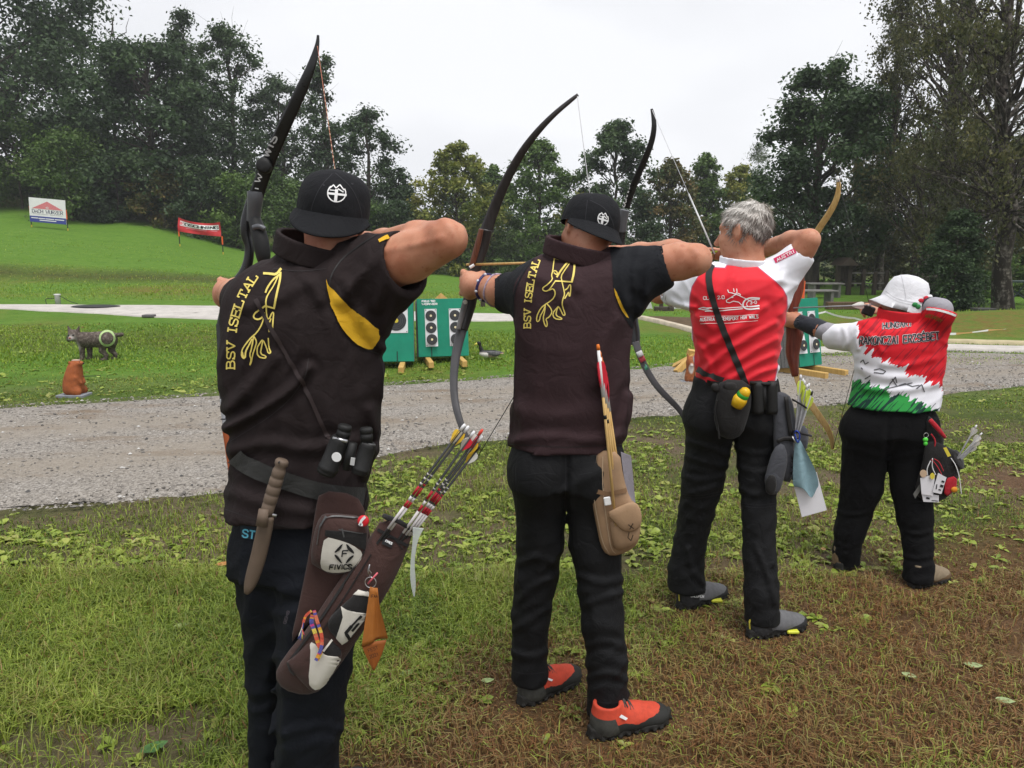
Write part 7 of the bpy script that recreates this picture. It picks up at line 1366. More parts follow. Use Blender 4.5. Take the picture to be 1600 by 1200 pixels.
arrow('grey arrow with white fletching drawn by the archer in the white hat', Q(1229, 481.5, 4.06), Q(1360, 476.5, 3.74), .0036, ALU, [WV], WN, vl=.06, vh=.017, off=.03)
NV = vmat('neon', (.62, .72, .10)); GN = 'neon fletched arrows in the grey quiver'
for i, (u0, u1, v1, lb) in enumerate([(1243, 1251, 588, 'leftmost and highest neon yellow fletched arrow'), (1244, 1255, 594, 'neon fletched arrow second from the left'), (1246, 1257, 597, 'neon fletched arrow third from the left'), (1247, 1261, 603, 'middle neon fletched arrow'), (1249, 1264, 601, 'neon fletched arrow third from the right'), (1250, 1266, 611, 'neon fletched arrow second from the right'), (1251, 1269, 613, 'rightmost neon fletched arrow with a dark nock')]):
    b_ = Q(u1, v1, 2.965 + .012 * (i % 3)); m0 = Q(u0, 668, 2.985 + .012 * (i % 3)); arrow(lb + ' in the grey quiver', m0 + (m0 - b_) / np.linalg.norm(m0 - b_) * .22, b_, .0034, ALU, [NV], WN if i < 6 else CARB, group=GN, vl=.062, vh=.012, off=.016, roll=i)
for i, (u1, v1, lb) in enumerate([(1525, 666, 'uppermost white fletched arrow'), (1533, 678, 'white fletched arrow reaching farthest right'), (1531, 686, 'white fletched arrow just below the longest one'), (1527, 694, 'lowest white fletched arrow')]):
    b_ = Q(u1, v1, 3.42 + .012 * i); m0 = Q(1497 + i, 714 + i * 2, 3.47 + .01 * i); arrow(lb + ' in the red and black quiver', m0 + (m0 - b_) / np.linalg.norm(m0 - b_) * .25, b_, .0034, ALU, [WV], WN, group='white fletched arrows in the red and black quiver', vl=.042, vh=.013, off=.01, roll=i)

# ------------------------------------------------------------------ pouches, quivers and what hangs on them
def pouch(name, poly, Y, t, bulge, m, par, tilt=0.0, it=1, rim=.10):
    """a stuffed fabric shape: outline, distance of its front rim, thickness behind, swell in front"""
    p = closed_smooth(poly, it) if it else np.asarray(poly, float); c = p.mean(0); rings = []
    area = .5 * np.sum(p[:, 0] * np.roll(p[:, 1], -1) - np.roll(p[:, 0], -1) * p[:, 1])
    if area < 0: p = p[::-1]
    yy = lambda q: Y + tilt * (q[1] - c[1]) * PXM(800, 600, Y)
    for sc, dy in ((.94, t), (1.0, t * .75), (1.0, .004), (.975, -bulge * .28), (1 - rim, -bulge * .55), (.72, -bulge * .85), (.4, -bulge * .98)): q = c + (p - c) * sc; rings.append([Q(u, v, yy((u, v)) + dy) for u, v in q])
    n = len(p); V = [x for r_ in rings for x in r_] + [Q(*c, Y - bulge)]; F = [(k * n + i, k * n + (i + 1) % n, (k + 1) * n + (i + 1) % n, (k + 1) * n + i) for k in range(len(rings) - 1) for i in range(n)]
    F += [((len(rings) - 1) * n + i, (len(rings) - 1) * n + (i + 1) % n, len(V) - 1) for i in range(n)] + [tuple(range(n - 1, -1, -1))]
    o = mesh(name, V, F, m, par); return o, bvh(V, F)
BRN = cloth('quiver_brown', (.052, .026, .022), .8, .12); QBLK = cloth('quiver_black', (.014, .013, .013), .75); CREAM = mat('quiver_cream', (.56, .53, .47), .5, .12, 12); ZIP = mat('zip_grey', (.09, .09, .09), .4, metal=.4)
q1 = empty('hip_quiver', Q(520, 900, 1.80), 'brown and black hip quiver with cream panels on the nearest archer', 'quiver')
bp, _ = pouch('hanger', [(500, 766), (556, 772), (572, 800), (584, 870), (560, 930), (500, 960), (470, 985), (452, 1010), (470, 930), (484, 860), (492, 800)], 1.79, .02, .006, BRN, q1); lay('hanger_edge', [(smooth_poly([(498, 768), (491, 800), (484, 860), (470, 930), (450, 1010), (432, 1055)], 2), 7)], 7, pbvh(bp, q1), QBLK, bp, .003, Y=1.78)
tu, ttr = pouch('tube', [(600, 806), (645, 830), (640, 850), (622, 895), (600, 935), (575, 975), (553, 1008), (522, 1052), (500, 1080), (476, 1087), (442, 1078), (428, 1056), (442, 1028), (482, 980), (522, 918), (572, 848)], 1.765, .05, .030, BRN, q1, rim=.16)
lay('mouth_band', [([(600, 808), (644, 832)], 10), ([(588, 826), (636, 852)], 5)], 8, ttr, QBLK, tu, .003); lay('piping', [(smooth_poly([(590, 850), (600, 838), (618, 842), (628, 858)], 2), 2), (smooth_poly([(570, 862), (530, 925), (490, 985), (455, 1030)], 2), 3), (smooth_poly([(580, 866), (542, 928), (505, 985)], 2), 2)], 2, ttr, QBLK, tu, .003)
mb = MB(); mb.tube([Q(600, 806, 1.755), Q(624, 815, 1.735), Q(646, 829, 1.755), Q(622, 819, 1.79), Q(600, 806, 1.755)], .006, 7); mb.build('mouth_rim', QBLK, tu, True)
lay('label_patch', [([(600, 846), (611, 851)], 9)], 9, ttr, BLK, tu, .005); lay('label_letters', letters('FIVICS', [(602, 846), (612, 850.5)], 3.4), .9, ttr, WPR, tu, .007, step=.8)
p1, ptr = pouch('upper_pouch', [(500, 806), (512, 801), (568, 806), (576, 820), (574, 862), (566, 884), (550, 894), (520, 899), (494, 886), (484, 878), (490, 832)], 1.765, .02, .030, BRN, q1)
lay('cream_panel', [], 0, ptr, CREAM, p1, .003, fills=[closed_smooth([(508, 838), (530, 843), (550, 850), (566, 862), (563, 875), (558, 885), (548, 891), (523, 894), (508, 891), (501, 884), (503, 862)], 1)]); lay('black_panel', [], 0, ptr, QBLK, p1, .0022, fills=[[(509, 828), (572, 832), (570, 860), (550, 849), (530, 842), (508, 837)]])
lay('zip', [([(530, 827), (566, 833)], 1.6), ([(501, 823), (510, 808)], 3), (smooth_poly([(497, 850), (502, 815), (516, 806), (566, 811)], 2), 1.4), ([(535, 826), (538, 838)], 2.4)], 1.6, ptr, ZIP, p1, .004)
k_ = lambda x, y: (538 + x, 863 + y)
lay('logo', [], 0, ptr, BLK, p1, .006, fills=[closed_smooth([k_(-1, -15), k_(-4, -14), k_(-14, -3), k_(-15, -1), k_(-12, -1), k_(-5, -6)], 1), closed_smooth([k_(3, -15), k_(6, -14), k_(15, -3), k_(16, 1), k_(13, 0), k_(6, -5)], 1), closed_smooth([k_(-15, 2), k_(-12, 2), k_(-6, 8), k_(-2, 16), k_(-5, 15), k_(-14, 5)], 1), closed_smooth([k_(16, 3), k_(12, 3), k_(6, 8), k_(2, 16), k_(5, 15), k_(13, 7)], 1)])
lay('logo_letters', letters('F', [k_(-3, 5), k_(5, 5)], 9, slant=.15), 2.2, ptr, BLK, p1, .006, step=.8); lay('logo_letters', letters('FIVICS', [(516, 887), (549, 886)], 6.2, gap=.22, slant=.2), 1.7, ptr, BLK, p1, .006, step=.8)
p2, ptr = pouch('lower_pouch', [(462, 1022), (484, 1000), (508, 989), (534, 1014), (535, 1026), (514, 1060), (500, 1079), (491, 1083), (479, 1074), (444, 1038)], 1.745, .02, .022, BRN, q1)
lay('cream_panel', [], 0, ptr, CREAM, p2, .003, fills=[closed_smooth([(485, 1002), (486, 1022), (482, 1066), (491, 1077), (500, 1076), (519, 1056), (531, 1037), (531, 1025), (515, 1025), (505, 1021), (496, 1008)], 1)]); lay('black_panel', [], 0, ptr, QBLK, p2, .0025, fills=[[(505, 1019), (519, 1002), (532, 1016), (531, 1024), (515, 1024)]]); lay('cream_stripe', [([(517, 1001), (506, 1016)], 3.2)], 3, ptr, CREAM, p2, .005)
lay('pouch_piping', [(closed_smooth([(462, 1022), (484, 1000), (508, 990), (533, 1014), (534, 1026), (513, 1060), (500, 1078), (491, 1082), (479, 1073), (446, 1038), (462, 1022)], 1), 2.2)], 2.2, ptr, QBLK, p2, .003)
p3, ptr = pouch('side_pouch', [(512, 967), (535, 945), (552, 930), (560, 921), (578, 922), (574, 962), (544, 1004), (533, 1008), (526, 998), (512, 984)], 1.735, .02, .016, QBLK, q1)
lay('cream_panel', [], 0, ptr, CREAM, p3, .003, fills=[[(534, 948), (536, 964), (526, 996), (535, 1006), (542, 1001), (570, 966), (572, 957), (558, 956), (544, 953)]]); lay('cream_strip', [], 0, ptr, CREAM, p3, .003, fills=[[(552, 931), (560, 923), (577, 924), (575, 932)]]); lay('logo_letters', [([(564, 961), (549, 977)], 3), ([(549, 977), (541, 987), (545, 996)], 5), ([(560, 972), (550, 984)], 2.4)], 3, ptr, BLK, p3, .0055)
lay('strap_patch', [], 0, pbvh(bp, q1), mat('patch_tan', (.30, .24, .14), .7, .3, 60), bp, .006, fills=[[(449, 950), (456, 952), (450, 979), (441, 978)]], Y=1.775); lay('patch_letters', letters('GEMS', [(446.5, 975), (452.5, 955)], 4), 1.1, None, mat('print_tan', (.06, .05, .06), .7), bp, 0, Y=1.765, step=.8)
mb = MB(); c_ = Q(567.5, 814, 1.735); mb.lathe([(.0135, -.003), (.0135, .001), (.010, .003), (0.0001, .0036)], c_, (.1, -1, .1), 24); bd_ = tag(mb.build('button_badge', mat('badge_red', (.58, .02, .03), .3), smooth=True), 'round red and white button badge pinned to the brown pouch', 'badge'); lay('badge_mark', [[(562, 820), (565, 813), (570, 808)], [(563, 820), (566, 820)]], 4, None, WPR, bd_, 0, Y=1.7295, step=1)
o = empty('key_ring', Q(579, 905, 1.715), 'steel clip with a split ring hanging from the brown quiver', 'key ring'); mb = MB(); c_ = Q(579, 910, 1.715); rr_ = 8.6 * PXM(579, 910, 1.715); mb.tube([c_ + np.array((math.cos(t), .05 * math.sin(t), math.sin(t))) * rr_ for t in np.linspace(0, 6.2832, 29)], .0011, 6, caps=False); mb.build('ring', SILV, o, True); mb = MB(); mb.tube([Q(577.5, 882, 1.715), Q(576, 890, 1.715), Q(580, 895, 1.715), Q(578, 901, 1.715), Q(575, 893, 1.715), Q(577, 884, 1.715)], .0016, 6); mb.build('clip', SILV, o, True); mb = MB(); mb.tube([Q(575, 912, 1.712), Q(590, 895, 1.712)], .0022, 6); mb.build('pen_tag', mat('tag_red', (.6, .12, .15), .4), o, True)
LEA = mat('leather_orange', (.33, .115, .022), .6, .25, 9, .3, 120); o = empty('leather_strip', Q(585, 920, 1.712), 'folded orange-brown leather strip hanging from the key ring', 'leather strip')
def sheet(name, rows_, m, par, nx_=10, it=2):
    """draped cloth or leather: rows of (u, v, distance) across"""
    g = [smooth_poly(np.array([Q(*p) for p in r_]), it) for r_ in rows_]; g = np.stack([np.stack([np.interp(np.linspace(0, 1, nx_), np.linspace(0, 1, len(r_)), r_[:, k]) for k in range(3)], 1) for r_ in g]); g = np.stack([smooth_poly(g[:, k], it) for k in range(g.shape[1])], 1); n0, n1 = g.shape[:2]
    V = g.reshape(-1, 3); F = [(j * n1 + i, j * n1 + i + 1, (j + 1) * n1 + i + 1, (j + 1) * n1 + i) for j in range(n0 - 1) for i in range(n1 - 1)]
    V2 = V + (0, .0022, 0); k = len(V); F += [tuple(i + k for i in f_[::-1]) for f_ in F]; F += [(i, k + i, k + i + 1, i + 1) for i in range(n1 - 1)] + [(q := (n0 - 1) * n1 + i, q + 1, q + k + 1, q + k) for i in range(n1 - 1)]
    return mesh(name, np.r_[V, V2], F, m, par)
sheet('leather', [[(578, 917, 1.712), (584, 919, 1.705), (590, 919, 1.712)], [(574, 948, 1.712), (584, 948, 1.700), (588, 948, 1.716), (593, 950, 1.706)], [(569, 980, 1.712), (583, 982, 1.702), (589, 980, 1.722), (600, 974, 1.704)], [(565, 1011, 1.712), (581, 1005, 1.70), (590, 998, 1.722), (606, 998, 1.704)]], LEA, o, it=1)
sheet('leather_tail', [[(566, 1011, 1.714), (582, 1003, 1.706), (604, 1000, 1.710)], [(573, 1028, 1.712), (584, 1024, 1.702), (597, 1022, 1.710)], [(582, 1046, 1.71), (584, 1049, 1.706), (586, 1046, 1.71)]], mat('leather_brown', (.27, .080, .016), .6, .25, 9, .3, 120), o, it=1); lay('burnt_letters', letters('FEST', [(576, 1019), (591, 1014)], 5) + letters('2021', [(578, 1029), (592, 1024)], 5), 1.0, None, mat('burnt', (.12, .04, .015), .8), o, 0, Y=1.6985, step=.8); lay('burnt_letters', letters('IFAA', [(579, 934), (590, 934)], 5), 1.0, None, mat('burnt', (.12, .04, .015), .8), o, 0, Y=1.699, step=.8)
o = empty('woven_wristlet', Q(492, 960, 1.70), 'colourful woven friendship band with a tassel tied to the brown quiver', 'woven band'); cols = [(.62, .10, .06), (.70, .32, .04), (.60, .06, .22), (.72, .55, .10), (.10, .10, .35), (.66, .18, .10)]; r = np.random.default_rng(2)
for (pts, wd) in ((smooth_poly([(488, 962), (486, 972), (491, 985), (497, 1005), (502, 1018), (496, 1030)], 2), 6.5), (smooth_poly([(491, 955), (497, 975), (503, 992), (503, 1012), (494, 1031)], 2), 5.5), (smooth_poly([(486, 955), (478, 961), (474, 972)], 2), 4)):
    for i in range(len(pts) - 1): lay('woven_knot', [([pts[i], pts[i + 1] + (pts[i + 1] - pts[i]) * .12], wd)], wd, None, mat('thread_%d' % (r.integers(0, 6)), cols[i % 6], .8, .3, 400, .5, 500), o, 0, Y=1.708 - .0004 * (i % 5) - (.004 if wd < 6 else 0), step=1)
for i, (c_, e) in enumerate((((.05, .07, .30), (466, 998)), ((.08, .10, .4), (469, 1000)), ((.6, .45, .12), (472, 998)), ((.65, .6, .5), (467, 994)), ((.55, .08, .10), (475, 992)))): line('tassel_thread', [(474, 972, 1.705), (473 - i * .4, 982, 1.704), (*e, 1.704)], .0016, mat('tassel_%d' % i, c_, .8), o, 5, 1)
b = NB('plastic_clear'); b.fin((.62, .66, .64), .25, .5); b.b.inputs['Alpha'].default_value = .62; o = sheet('plastic_strip', [[(645, 824, 1.735), (662, 826, 1.725)], [(645, 845, 1.735), (652, 845, 1.728)], [(641, 880, 1.735), (647, 880, 1.73)], [(641, 910, 1.735), (650, 912, 1.73)], [(646, 932, 1.735), (648, 932, 1.732)]], b.m, None); tag(o, 'clear plastic strip dangling from the mouth of the brown quiver', 'plastic strip')
# knife
TAN = mat('knife_tan', (.135, .098, .072), .6, .12, 20, .25, 150); o = empty('sheath_knife', Q(418, 800, 1.80), 'tan handled knife in a tan sheath hung on the grey belt', 'knife'); ax0, ax1 = np.array((441.5, 718.)), np.array((416, 803.)); d_ = (ax1 - ax0) / np.linalg.norm(ax1 - ax0)
pts = []
for t, w in ((0, 17), (.03, 21), (.09, 21), (.13, 16), (.18, 19), (.20, 20.5), (.31, 20.5), (.325, 18), (.34, 21), (.46, 21.5), (.475, 19), (.49, 21.5), (.62, 22), (.635, 19.5), (.65, 21.5), (.78, 21.5), (.795, 19), (.81, 20.5), (.93, 20), (1, 20)): q = ax0 + (ax1 - ax0) * t; pts.append((q[0], q[1], 1.775, w))
sweep('handle', pts, .030, TAN, o, 14, 0); sweep('guard', [(408, 800, 1.775, 5), (432, 806, 1.775, 5)], .03, SILV, o, 8, 0); sweep('keeper', [(412, 796, 1.758, 16), (409, 822, 1.758, 20)], .014, TAN, o, 8, 0); sweep('sheath', [(417, 806, 1.775, 24), (413, 830, 1.775, 25), (404, 870, 1.775, 25), (395, 900, 1.775, 23), (389, 918, 1.775, 17), (385, 927, 1.775, 8)], .022, mat('sheath_tan', (.112, .080, .057), .6, .15, 15, .25, 150), o, 12, 1)
mb = MB(); mb.tube([Q(435, 722, 1.757), Q(437, 723, 1.757)], .003, 8); mb.build('lanyard_hole', BLK, o)
# binoculars
RUB = mat('binocular_black', (.013, .013, .013), .55, .2, 90, .5, 400); o = empty('binoculars', Q(540, 712, 1.76), 'black binoculars with a white round sticker hanging on the nearest back', 'binoculars')
for (p, q, w, e0, e1, ew) in (((532, 686), (510, 738), 30, (540, 664), (534, 688), 22), ((576, 694), (562, 738), 26, (572, 668), (573, 694), 20)):
    a_, b_ = np.array(p, float), np.array(q, float); B = sweep('barrel', [(*(a_ + (b_ - a_) * t), 1.765, w * k) for t, k in ((-.06, .80), (0, .96), (.1, 1), (.8, 1.0), (.82, 1.08), (.9, 1.08), (.92, 1.02), (.97, 1.06), (1.04, .98))], .058, RUB, o, 18, 0)
    a_, b_ = np.array(e0, float), np.array(e1, float); sweep('eyepiece', [(*(a_ + (b_ - a_) * t), 1.765, ew * k) for t, k in ((0, .84), (.08, 1), (.3, 1), (.32, .92), (.4, .92), (.42, 1), (.7, 1), (.72, .9), (1.05, .95))], .042, RUB, o, 18, 0)
sweep('bridge', [(552, 692, 1.76, 14), (546, 714, 1.76, 16), (541, 734, 1.76, 12)], .03, RUB, o, 10, 0); sweep('top_plate', [(520, 684, 1.752, 5), (543, 690, 1.75, 6)], .03, SILV, o, 8, 0); sweep('top_plate', [(566, 693, 1.755, 4), (586, 696, 1.755, 4)], .03, ZIP, o, 8, 0); mb = MB(); mb.lathe([(.0115, 0), (.0115, .0015)], Q(526, 714, 1.733), (-.1, -1, 0), 22); mb.build('white_sticker', WHITE, o); mb = MB(); mb.box(Q(551, 721, 1.742), (.010, .003, .018), rotm('Y', 10)); mb.build('maker_plate', mat('plate_grey', (.45, .45, .45), .5), o)
line('strap_end', [(512, 683, 1.775), (519, 690, 1.76)], .004, mat('strap_brown', (.030, .020, .020), .55), o)
# second archer: tan quiver and grey cloth
TANL = mat('quiver_tan', (.30, .190, .110), .65, .18, 9, .35, 140); TAND = mat('quiver_tan_dark', (.20, .115, .060), .65, .2, 9, .3, 120); q2 = empty('tan_quiver', Q(960, 800, 2.34), 'tan leather side quiver with a flap pocket at the second archer\'s hip', 'quiver')
bo, ttr = pouch('body', [(935, 704), (968, 704), (974, 745), (984, 779), (998, 790), (1002, 812), (999, 844), (990, 857), (967, 868), (948, 868), (938, 852), (932, 822), (923, 776), (921, 752), (930, 728)], 2.335, .05, .022, TANL, q2)
lay('stitching', [smooth_poly([(934, 712), (926, 752), (928, 776), (937, 824), (943, 850), (952, 864)], 2), smooth_poly([(942, 714), (941, 760), (950, 830), (955, 858), (962, 864)], 2)], 1.2, ttr, mat('thread_pale', (.45, .33, .22), .7), bo, .003); lay('mouth_band', [([(928, 766), (950, 772), (980, 765)], 7)], 7, ttr, TAND, bo, .004); lay('dark_edge', [(smooth_poly([(932, 824), (938, 853), (948, 867), (967, 868), (990, 857)], 2), 3)], 3, ttr, TAND, bo, .003)
pouch('pocket', [(951, 806), (996, 806), (1000, 830), (997, 846), (986, 856), (966, 862), (956, 852)], 2.315, .02, .022, TANL, q2); fl, ftr = pouch('flap', [(946, 802), (968, 791), (987, 783), (999, 789), (1004, 812), (998, 828), (978, 833), (964, 822)], 2.290, .02, .010, TANL, q2); lay('lace_cross', [[(982, 820), (990, 826)], [(989, 818), (984, 827)], [(983, 832), (981, 840), (986, 845), (989, 836)]], 1.6, None, mat('lace_brown', (.05, .030, .018), .7), fl, 0, Y=2.272, step=1)
mb = MB(); mb.box(Q(949, 783, 2.30), (.022, .006, .028), rotm('Y', -10), .003); mb.build('white_tag', WHITE, q2)
o = sheet('grey_cloth', [[(970, 706, 2.36), (986, 712, 2.40)], [(974, 740, 2.345), (989, 742, 2.39)], [(980, 770, 2.345), (992, 776, 2.39)], [(988, 784, 2.35), (993, 786, 2.38)]], cloth('cloth_grey_lilac', (.19, .175, .20), .85), None); tag(o, 'grey lilac cloth tucked behind the tan quiver', 'cloth')
# third archer: belt, bag with bottle, binocular case, quiver, cloth, card
lay('belt', [([(1083, 594), (1120, 600), (1170, 603), (1216, 600)], 9)], 9, tr3, STRAP, a3, .012, step=3); lay('belt_strap', [([(1096, 579), (1110, 586), (1128, 592)], 9)], 9, tr3, BELT, a3, .014)
o = empty('belt_bag', Q(1145, 640, 3.02), 'black belt bag holding a yellow bottle, below the red shirt', 'bag'); bb, ttr = pouch('bag', [(1126, 592), (1172, 595), (1175, 630), (1169, 652), (1160, 680), (1141, 688), (1122, 680), (1114, 648), (1120, 616)], 3.01, .03, .035, QBLK, o); pouch('flap', [(1130, 598), (1150, 597), (1153, 612), (1140, 613), (1131, 609)], 2.985, .01, .006, STRAP, o); line('cord', [(1120, 625, 2.99), (1116, 645, 2.99), (1121, 660, 2.99), (1124, 686, 2.985)], .0035, STRAP, o, 6, 2); pouch('side_clip', [(1110, 600), (1122, 598), (1126, 612), (1114, 614)], 3.0, .02, .01, STRAP, o)
YB = mat('bottle_yellow', (.70, .42, .015), .35, .1, 20, .05); o = empty('bottle', Q(1158, 624, 2.985), 'yellow bottle with a green neck ring sticking out of the black belt bag', 'bottle'); ax = Q(1166, 610, 2.96) - Q(1152, 630, 2.985); L_ = np.linalg.norm(ax); mb = MB(); k = 2.55 / 1200; mb.lathe([(13 * k, -.01), (14 * k, .01), (13.8 * k, L_ * .35), (11.5 * k, L_ * .52)], Q(1152, 630, 2.985), ax, 18); mb.build('body', YB, o, True); mb = MB(); mb.lathe([(11 * k, L_ * .5), (11.4 * k, L_ * .54), (11.2 * k, L_ * .72), (10.4 * k, L_ * .75)], Q(1152, 630, 2.985), ax, 18); mb.build('neck_ring', mat('ring_bottle_green', (.03, .30, .03), .4), o, True); mb = MB(); mb.lathe([(10.2 * k, L_ * .74), (10.4 * k, L_ * .80), (8.6 * k, L_ * 1.02), (5 * k, L_ * 1.12), (.001, L_ * 1.14)], Q(1152, 630, 2.985), ax, 18); mb.build('cap', YB, o, True)
o = empty('binocular_case', Q(1195, 620, 3.02), 'black folded binoculars hooked on the belt right of the yellow bottle', 'binoculars'); 
for u in (1184, 1206): sweep('barrel', [(u + (1 if u > 1190 else -1), 596, 3.0, 15), (u, 604, 3.0, 18), (u, 625, 3.0, 17), (u, 640, 3.0, 19), (u, 646, 3.0, 18)], .048, RUB, o, 14, 0)
sweep('hinge', [(1194, 602, 3.0, 8), (1195, 640, 3.0, 8)], .03, RUB, o, 8, 0); sweep('strap_lug', [(1172, 598, 2.99, 6), (1214, 601, 2.99, 6)], .02, STRAP, o, 8, 0)
GQM = cloth('quiver_slate', (.060, .062, .072), .75); q3 = empty('grey_quiver', Q(1230, 700, 3.03), 'slate grey field quiver at the right hip of the red shirted archer', 'quiver')
pouch('main_body', [(1212, 613), (1224, 612), (1238, 622), (1244, 662), (1249, 705), (1238, 754), (1222, 752), (1210, 720), (1208, 677), (1207, 632)], 3.01, .07, .022, GQM, q3); pouch('side_tube', [(1208, 700), (1224, 690), (1232, 715), (1226, 745), (1217, 772), (1202, 773), (1194, 755), (1196, 740)], 2.985, .05, .018, GQM, q3); pouch('end_cap', [(1197, 748), (1205, 740), (1213, 746), (1214, 762), (1208, 773), (1199, 772), (1195, 762)], 2.962, .01, .012, QBLK, q3); pouch('front_pocket', [(1243, 664), (1262, 666), (1264, 690), (1259, 704), (1247, 711), (1241, 690)], 3.01, .05, .018, GQM, q3)
for p in ([(1228, 620), (1232, 650), (1236, 680)], [(1238, 710), (1244, 730), (1240, 750)], [(1214, 690), (1228, 684), (1246, 688)]): sweep('webbing', [(u, v, 2.982, 7) for u, v in p], .006, STRAP, q3, 8, 1)
for k in range(3): sweep('loop', [(1237 - k, 722 + k * 9, 2.978, 5), (1247 - k * 2, 718 + k * 9, 2.982, 5)], .008, QBLK, q3, 6, 0)
line('arrow_hoop', [(1238, 624, 2.99), (1252, 632, 2.96), (1264, 640, 2.98), (1268, 616, 2.985)], .004, QBLK, q3, 6, 1); line('arrow_rail', [(1238, 672, 2.985), (1255, 678, 2.965), (1268, 681, 2.98)], .005, QBLK, q3, 6, 0)
o = sheet('blue_cloth', [[(1243, 688, 2.965), (1247, 686, 2.955), (1251, 689, 2.965)], [(1240, 712, 2.965), (1250, 710, 2.945), (1256, 714, 2.972), (1263, 712, 2.955)], [(1239, 738, 2.965), (1252, 738, 2.94), (1261, 742, 2.975), (1275, 736, 2.955)], [(1239, 760, 2.965), (1254, 762, 2.945), (1263, 766, 2.972), (1280, 758, 2.955)], [(1246, 761, 2.965), (1258, 764, 2.95), (1268, 782, 2.965), (1276, 764, 2.958)]], cloth('cloth_pale_blue', (.20, .31, .35), .9, .2), None); tag(o, 'pale blue cloth hanging from a carabiner on the grey quiver', 'cloth')
o = empty('carabiner', Q(1246, 678, 2.96), 'small blue carabiner clipped to the grey quiver', 'carabiner'); line('hook', [(1241, 676, 2.962), (1245, 672, 2.955), (1250, 679, 2.955), (1248, 692, 2.955), (1245, 690, 2.958), (1242, 678, 2.962)], .0026, mat('anodised_blue', (.03, .07, .45), .3, metal=.5), o, 6, 1); line('gate', [(1238, 682, 2.962), (1243, 692, 2.957)], .0024, SILV, o)
CARD = mat('card_white', (.68, .67, .70), .45, .03); V = [Q(1240, 756, 2.985), Q(1276, 738, 2.985), Q(1292, 797, 2.985), Q(1253, 808, 2.985)]; V += [v_ + (0, .002, 0) for v_ in V]; tag(mesh('score_card', V, [(0, 1, 2, 3), (7, 6, 5, 4), (0, 4, 5, 1), (1, 5, 6, 2), (2, 6, 7, 3), (3, 7, 4, 0)], CARD, smooth=False), 'blank white score card hanging below the pale blue cloth', 'card')
# fourth archer: quiver with tags
q4 = empty('tagged_quiver', Q(1470, 730, 3.52), 'red and black quiver hung with cards on the archer in the white hat', 'quiver'); REDQ = cloth('quiver_red', (.42, .016, .028), .75)
pouch('body', [(1446, 690), (1462, 688), (1476, 696), (1500, 708), (1503, 728), (1497, 745), (1494, 764), (1472, 784), (1446, 785), (1427, 770), (1440, 730)], 3.49, .07, .02, QBLK, q4); pouch('top_pocket', [(1448, 648), (1460, 656), (1476, 682), (1473, 704), (1457, 706), (1447, 690)], 3.50, .05, .016, QBLK, q4); sweep('red_flap', [(1453, 656, 3.475, 7), (1464, 668, 3.47, 8), (1477, 684, 3.475, 5)], .012, REDQ, q4, 8, 1); pouch('red_panel', [(1476, 748), (1495, 743), (1495, 764), (1475, 779)], 3.462, .02, .006, REDQ, q4); sweep('red_trim', [(1455, 678, 3.478, 2.4), (1462, 688, 3.476, 2.4), (1460, 700, 3.478, 2.2)], .004, REDQ, q4, 6, 1)
mb = MB(); mb.lathe([(.046, -.006), (.048, 0), (.046, .006), (.02, .007)], Q(1497, 718, 3.49), (.62, -.62, .45), 22); mb.build('mouth_disc', QBLK, q4, True); mb = MB(); mb.ball(Q(1491, 765, 3.455), (.016, .008, .014), 10); mb.build('orange_patch', mat('patch_orange', (.65, .25, .02), .6), q4, True)
GT_ = 'cards and tags dangling from the red and black quiver'
def card(name, label, pts, Y, m, cat='card', marks=()):
    V = [Q(u, v, Y) for u, v in pts]; V += [v_ + (0, .0018, 0) for v_ in V]; n = len(pts); o = tag(mesh(name, V, [tuple(range(n)), tuple(range(2 * n - 1, n - 1, -1))] + [(i, n + i, n + (i + 1) % n, (i + 1) % n) for i in range(n)], m, smooth=False), label, cat, GT_)
    if marks: lay('print', marks, 1.8, None, BLK, o, 0, Y=Y - .002, step=1)
    return o
card('tag_card', 'largest blank white card on the red and black quiver', [(1438, 747), (1461, 741), (1458, 775), (1440, 772)], 3.44, CARD); card('tag_card', 'white card with a black printed pattern on the red and black quiver', [(1466, 739), (1479, 746), (1471, 772), (1457, 769)], 3.435, CARD, marks=[([(1472, 752), (1475, 753)], 3), ([(1470, 759), (1473, 760)], 4), ([(1467, 765), (1470, 766)], 2), ([(1464, 757), (1463, 764)], 1.4)]); card('tag_card', 'lowest white card peeping out below the blank one', [(1440, 771), (1467, 774), (1467, 785), (1443, 784)], 3.446, CARD, marks=[([(1448, 778), (1452, 779)], 3), ([(1456, 782), (1466, 783)], 1.2)])
card('yellow_tag', 'yellow fabric tag above the cards on the red and black quiver', [(1474, 700), (1479, 699), (1486, 712), (1481, 714)], 3.44, mat('tag_yellow', (.66, .55, .06), .6), 'tag'); card('wooden_disc', 'pale round wooden tag beside the blank white card', [(1443 + 5.5 * math.cos(t), 740 + 6 * math.sin(t)) for t in np.linspace(0, 5.9, 14)], 3.436, mat('disc_wood', (.50, .36, .24), .7), 'tag'); card('yellow_disc', 'small yellow tag between the white cards', [(1457 + 3.6 * math.cos(t), 744 + 5 * math.sin(t)) for t in np.linspace(0, 5.9, 12)], 3.432, mat('tag_yellow', (.66, .55, .06), .6), 'tag')
card('grey_case', 'small grey phone-like case left of the white cards', [(1427, 772), (1437, 757), (1440, 764), (1430, 779)], 3.455, mat('case_grey', (.14, .14, .13), .5), 'case')
o = empty('lanyards', Q(1460, 730, 3.45), 'red and white looped cords holding the cards on the quiver', 'cord')
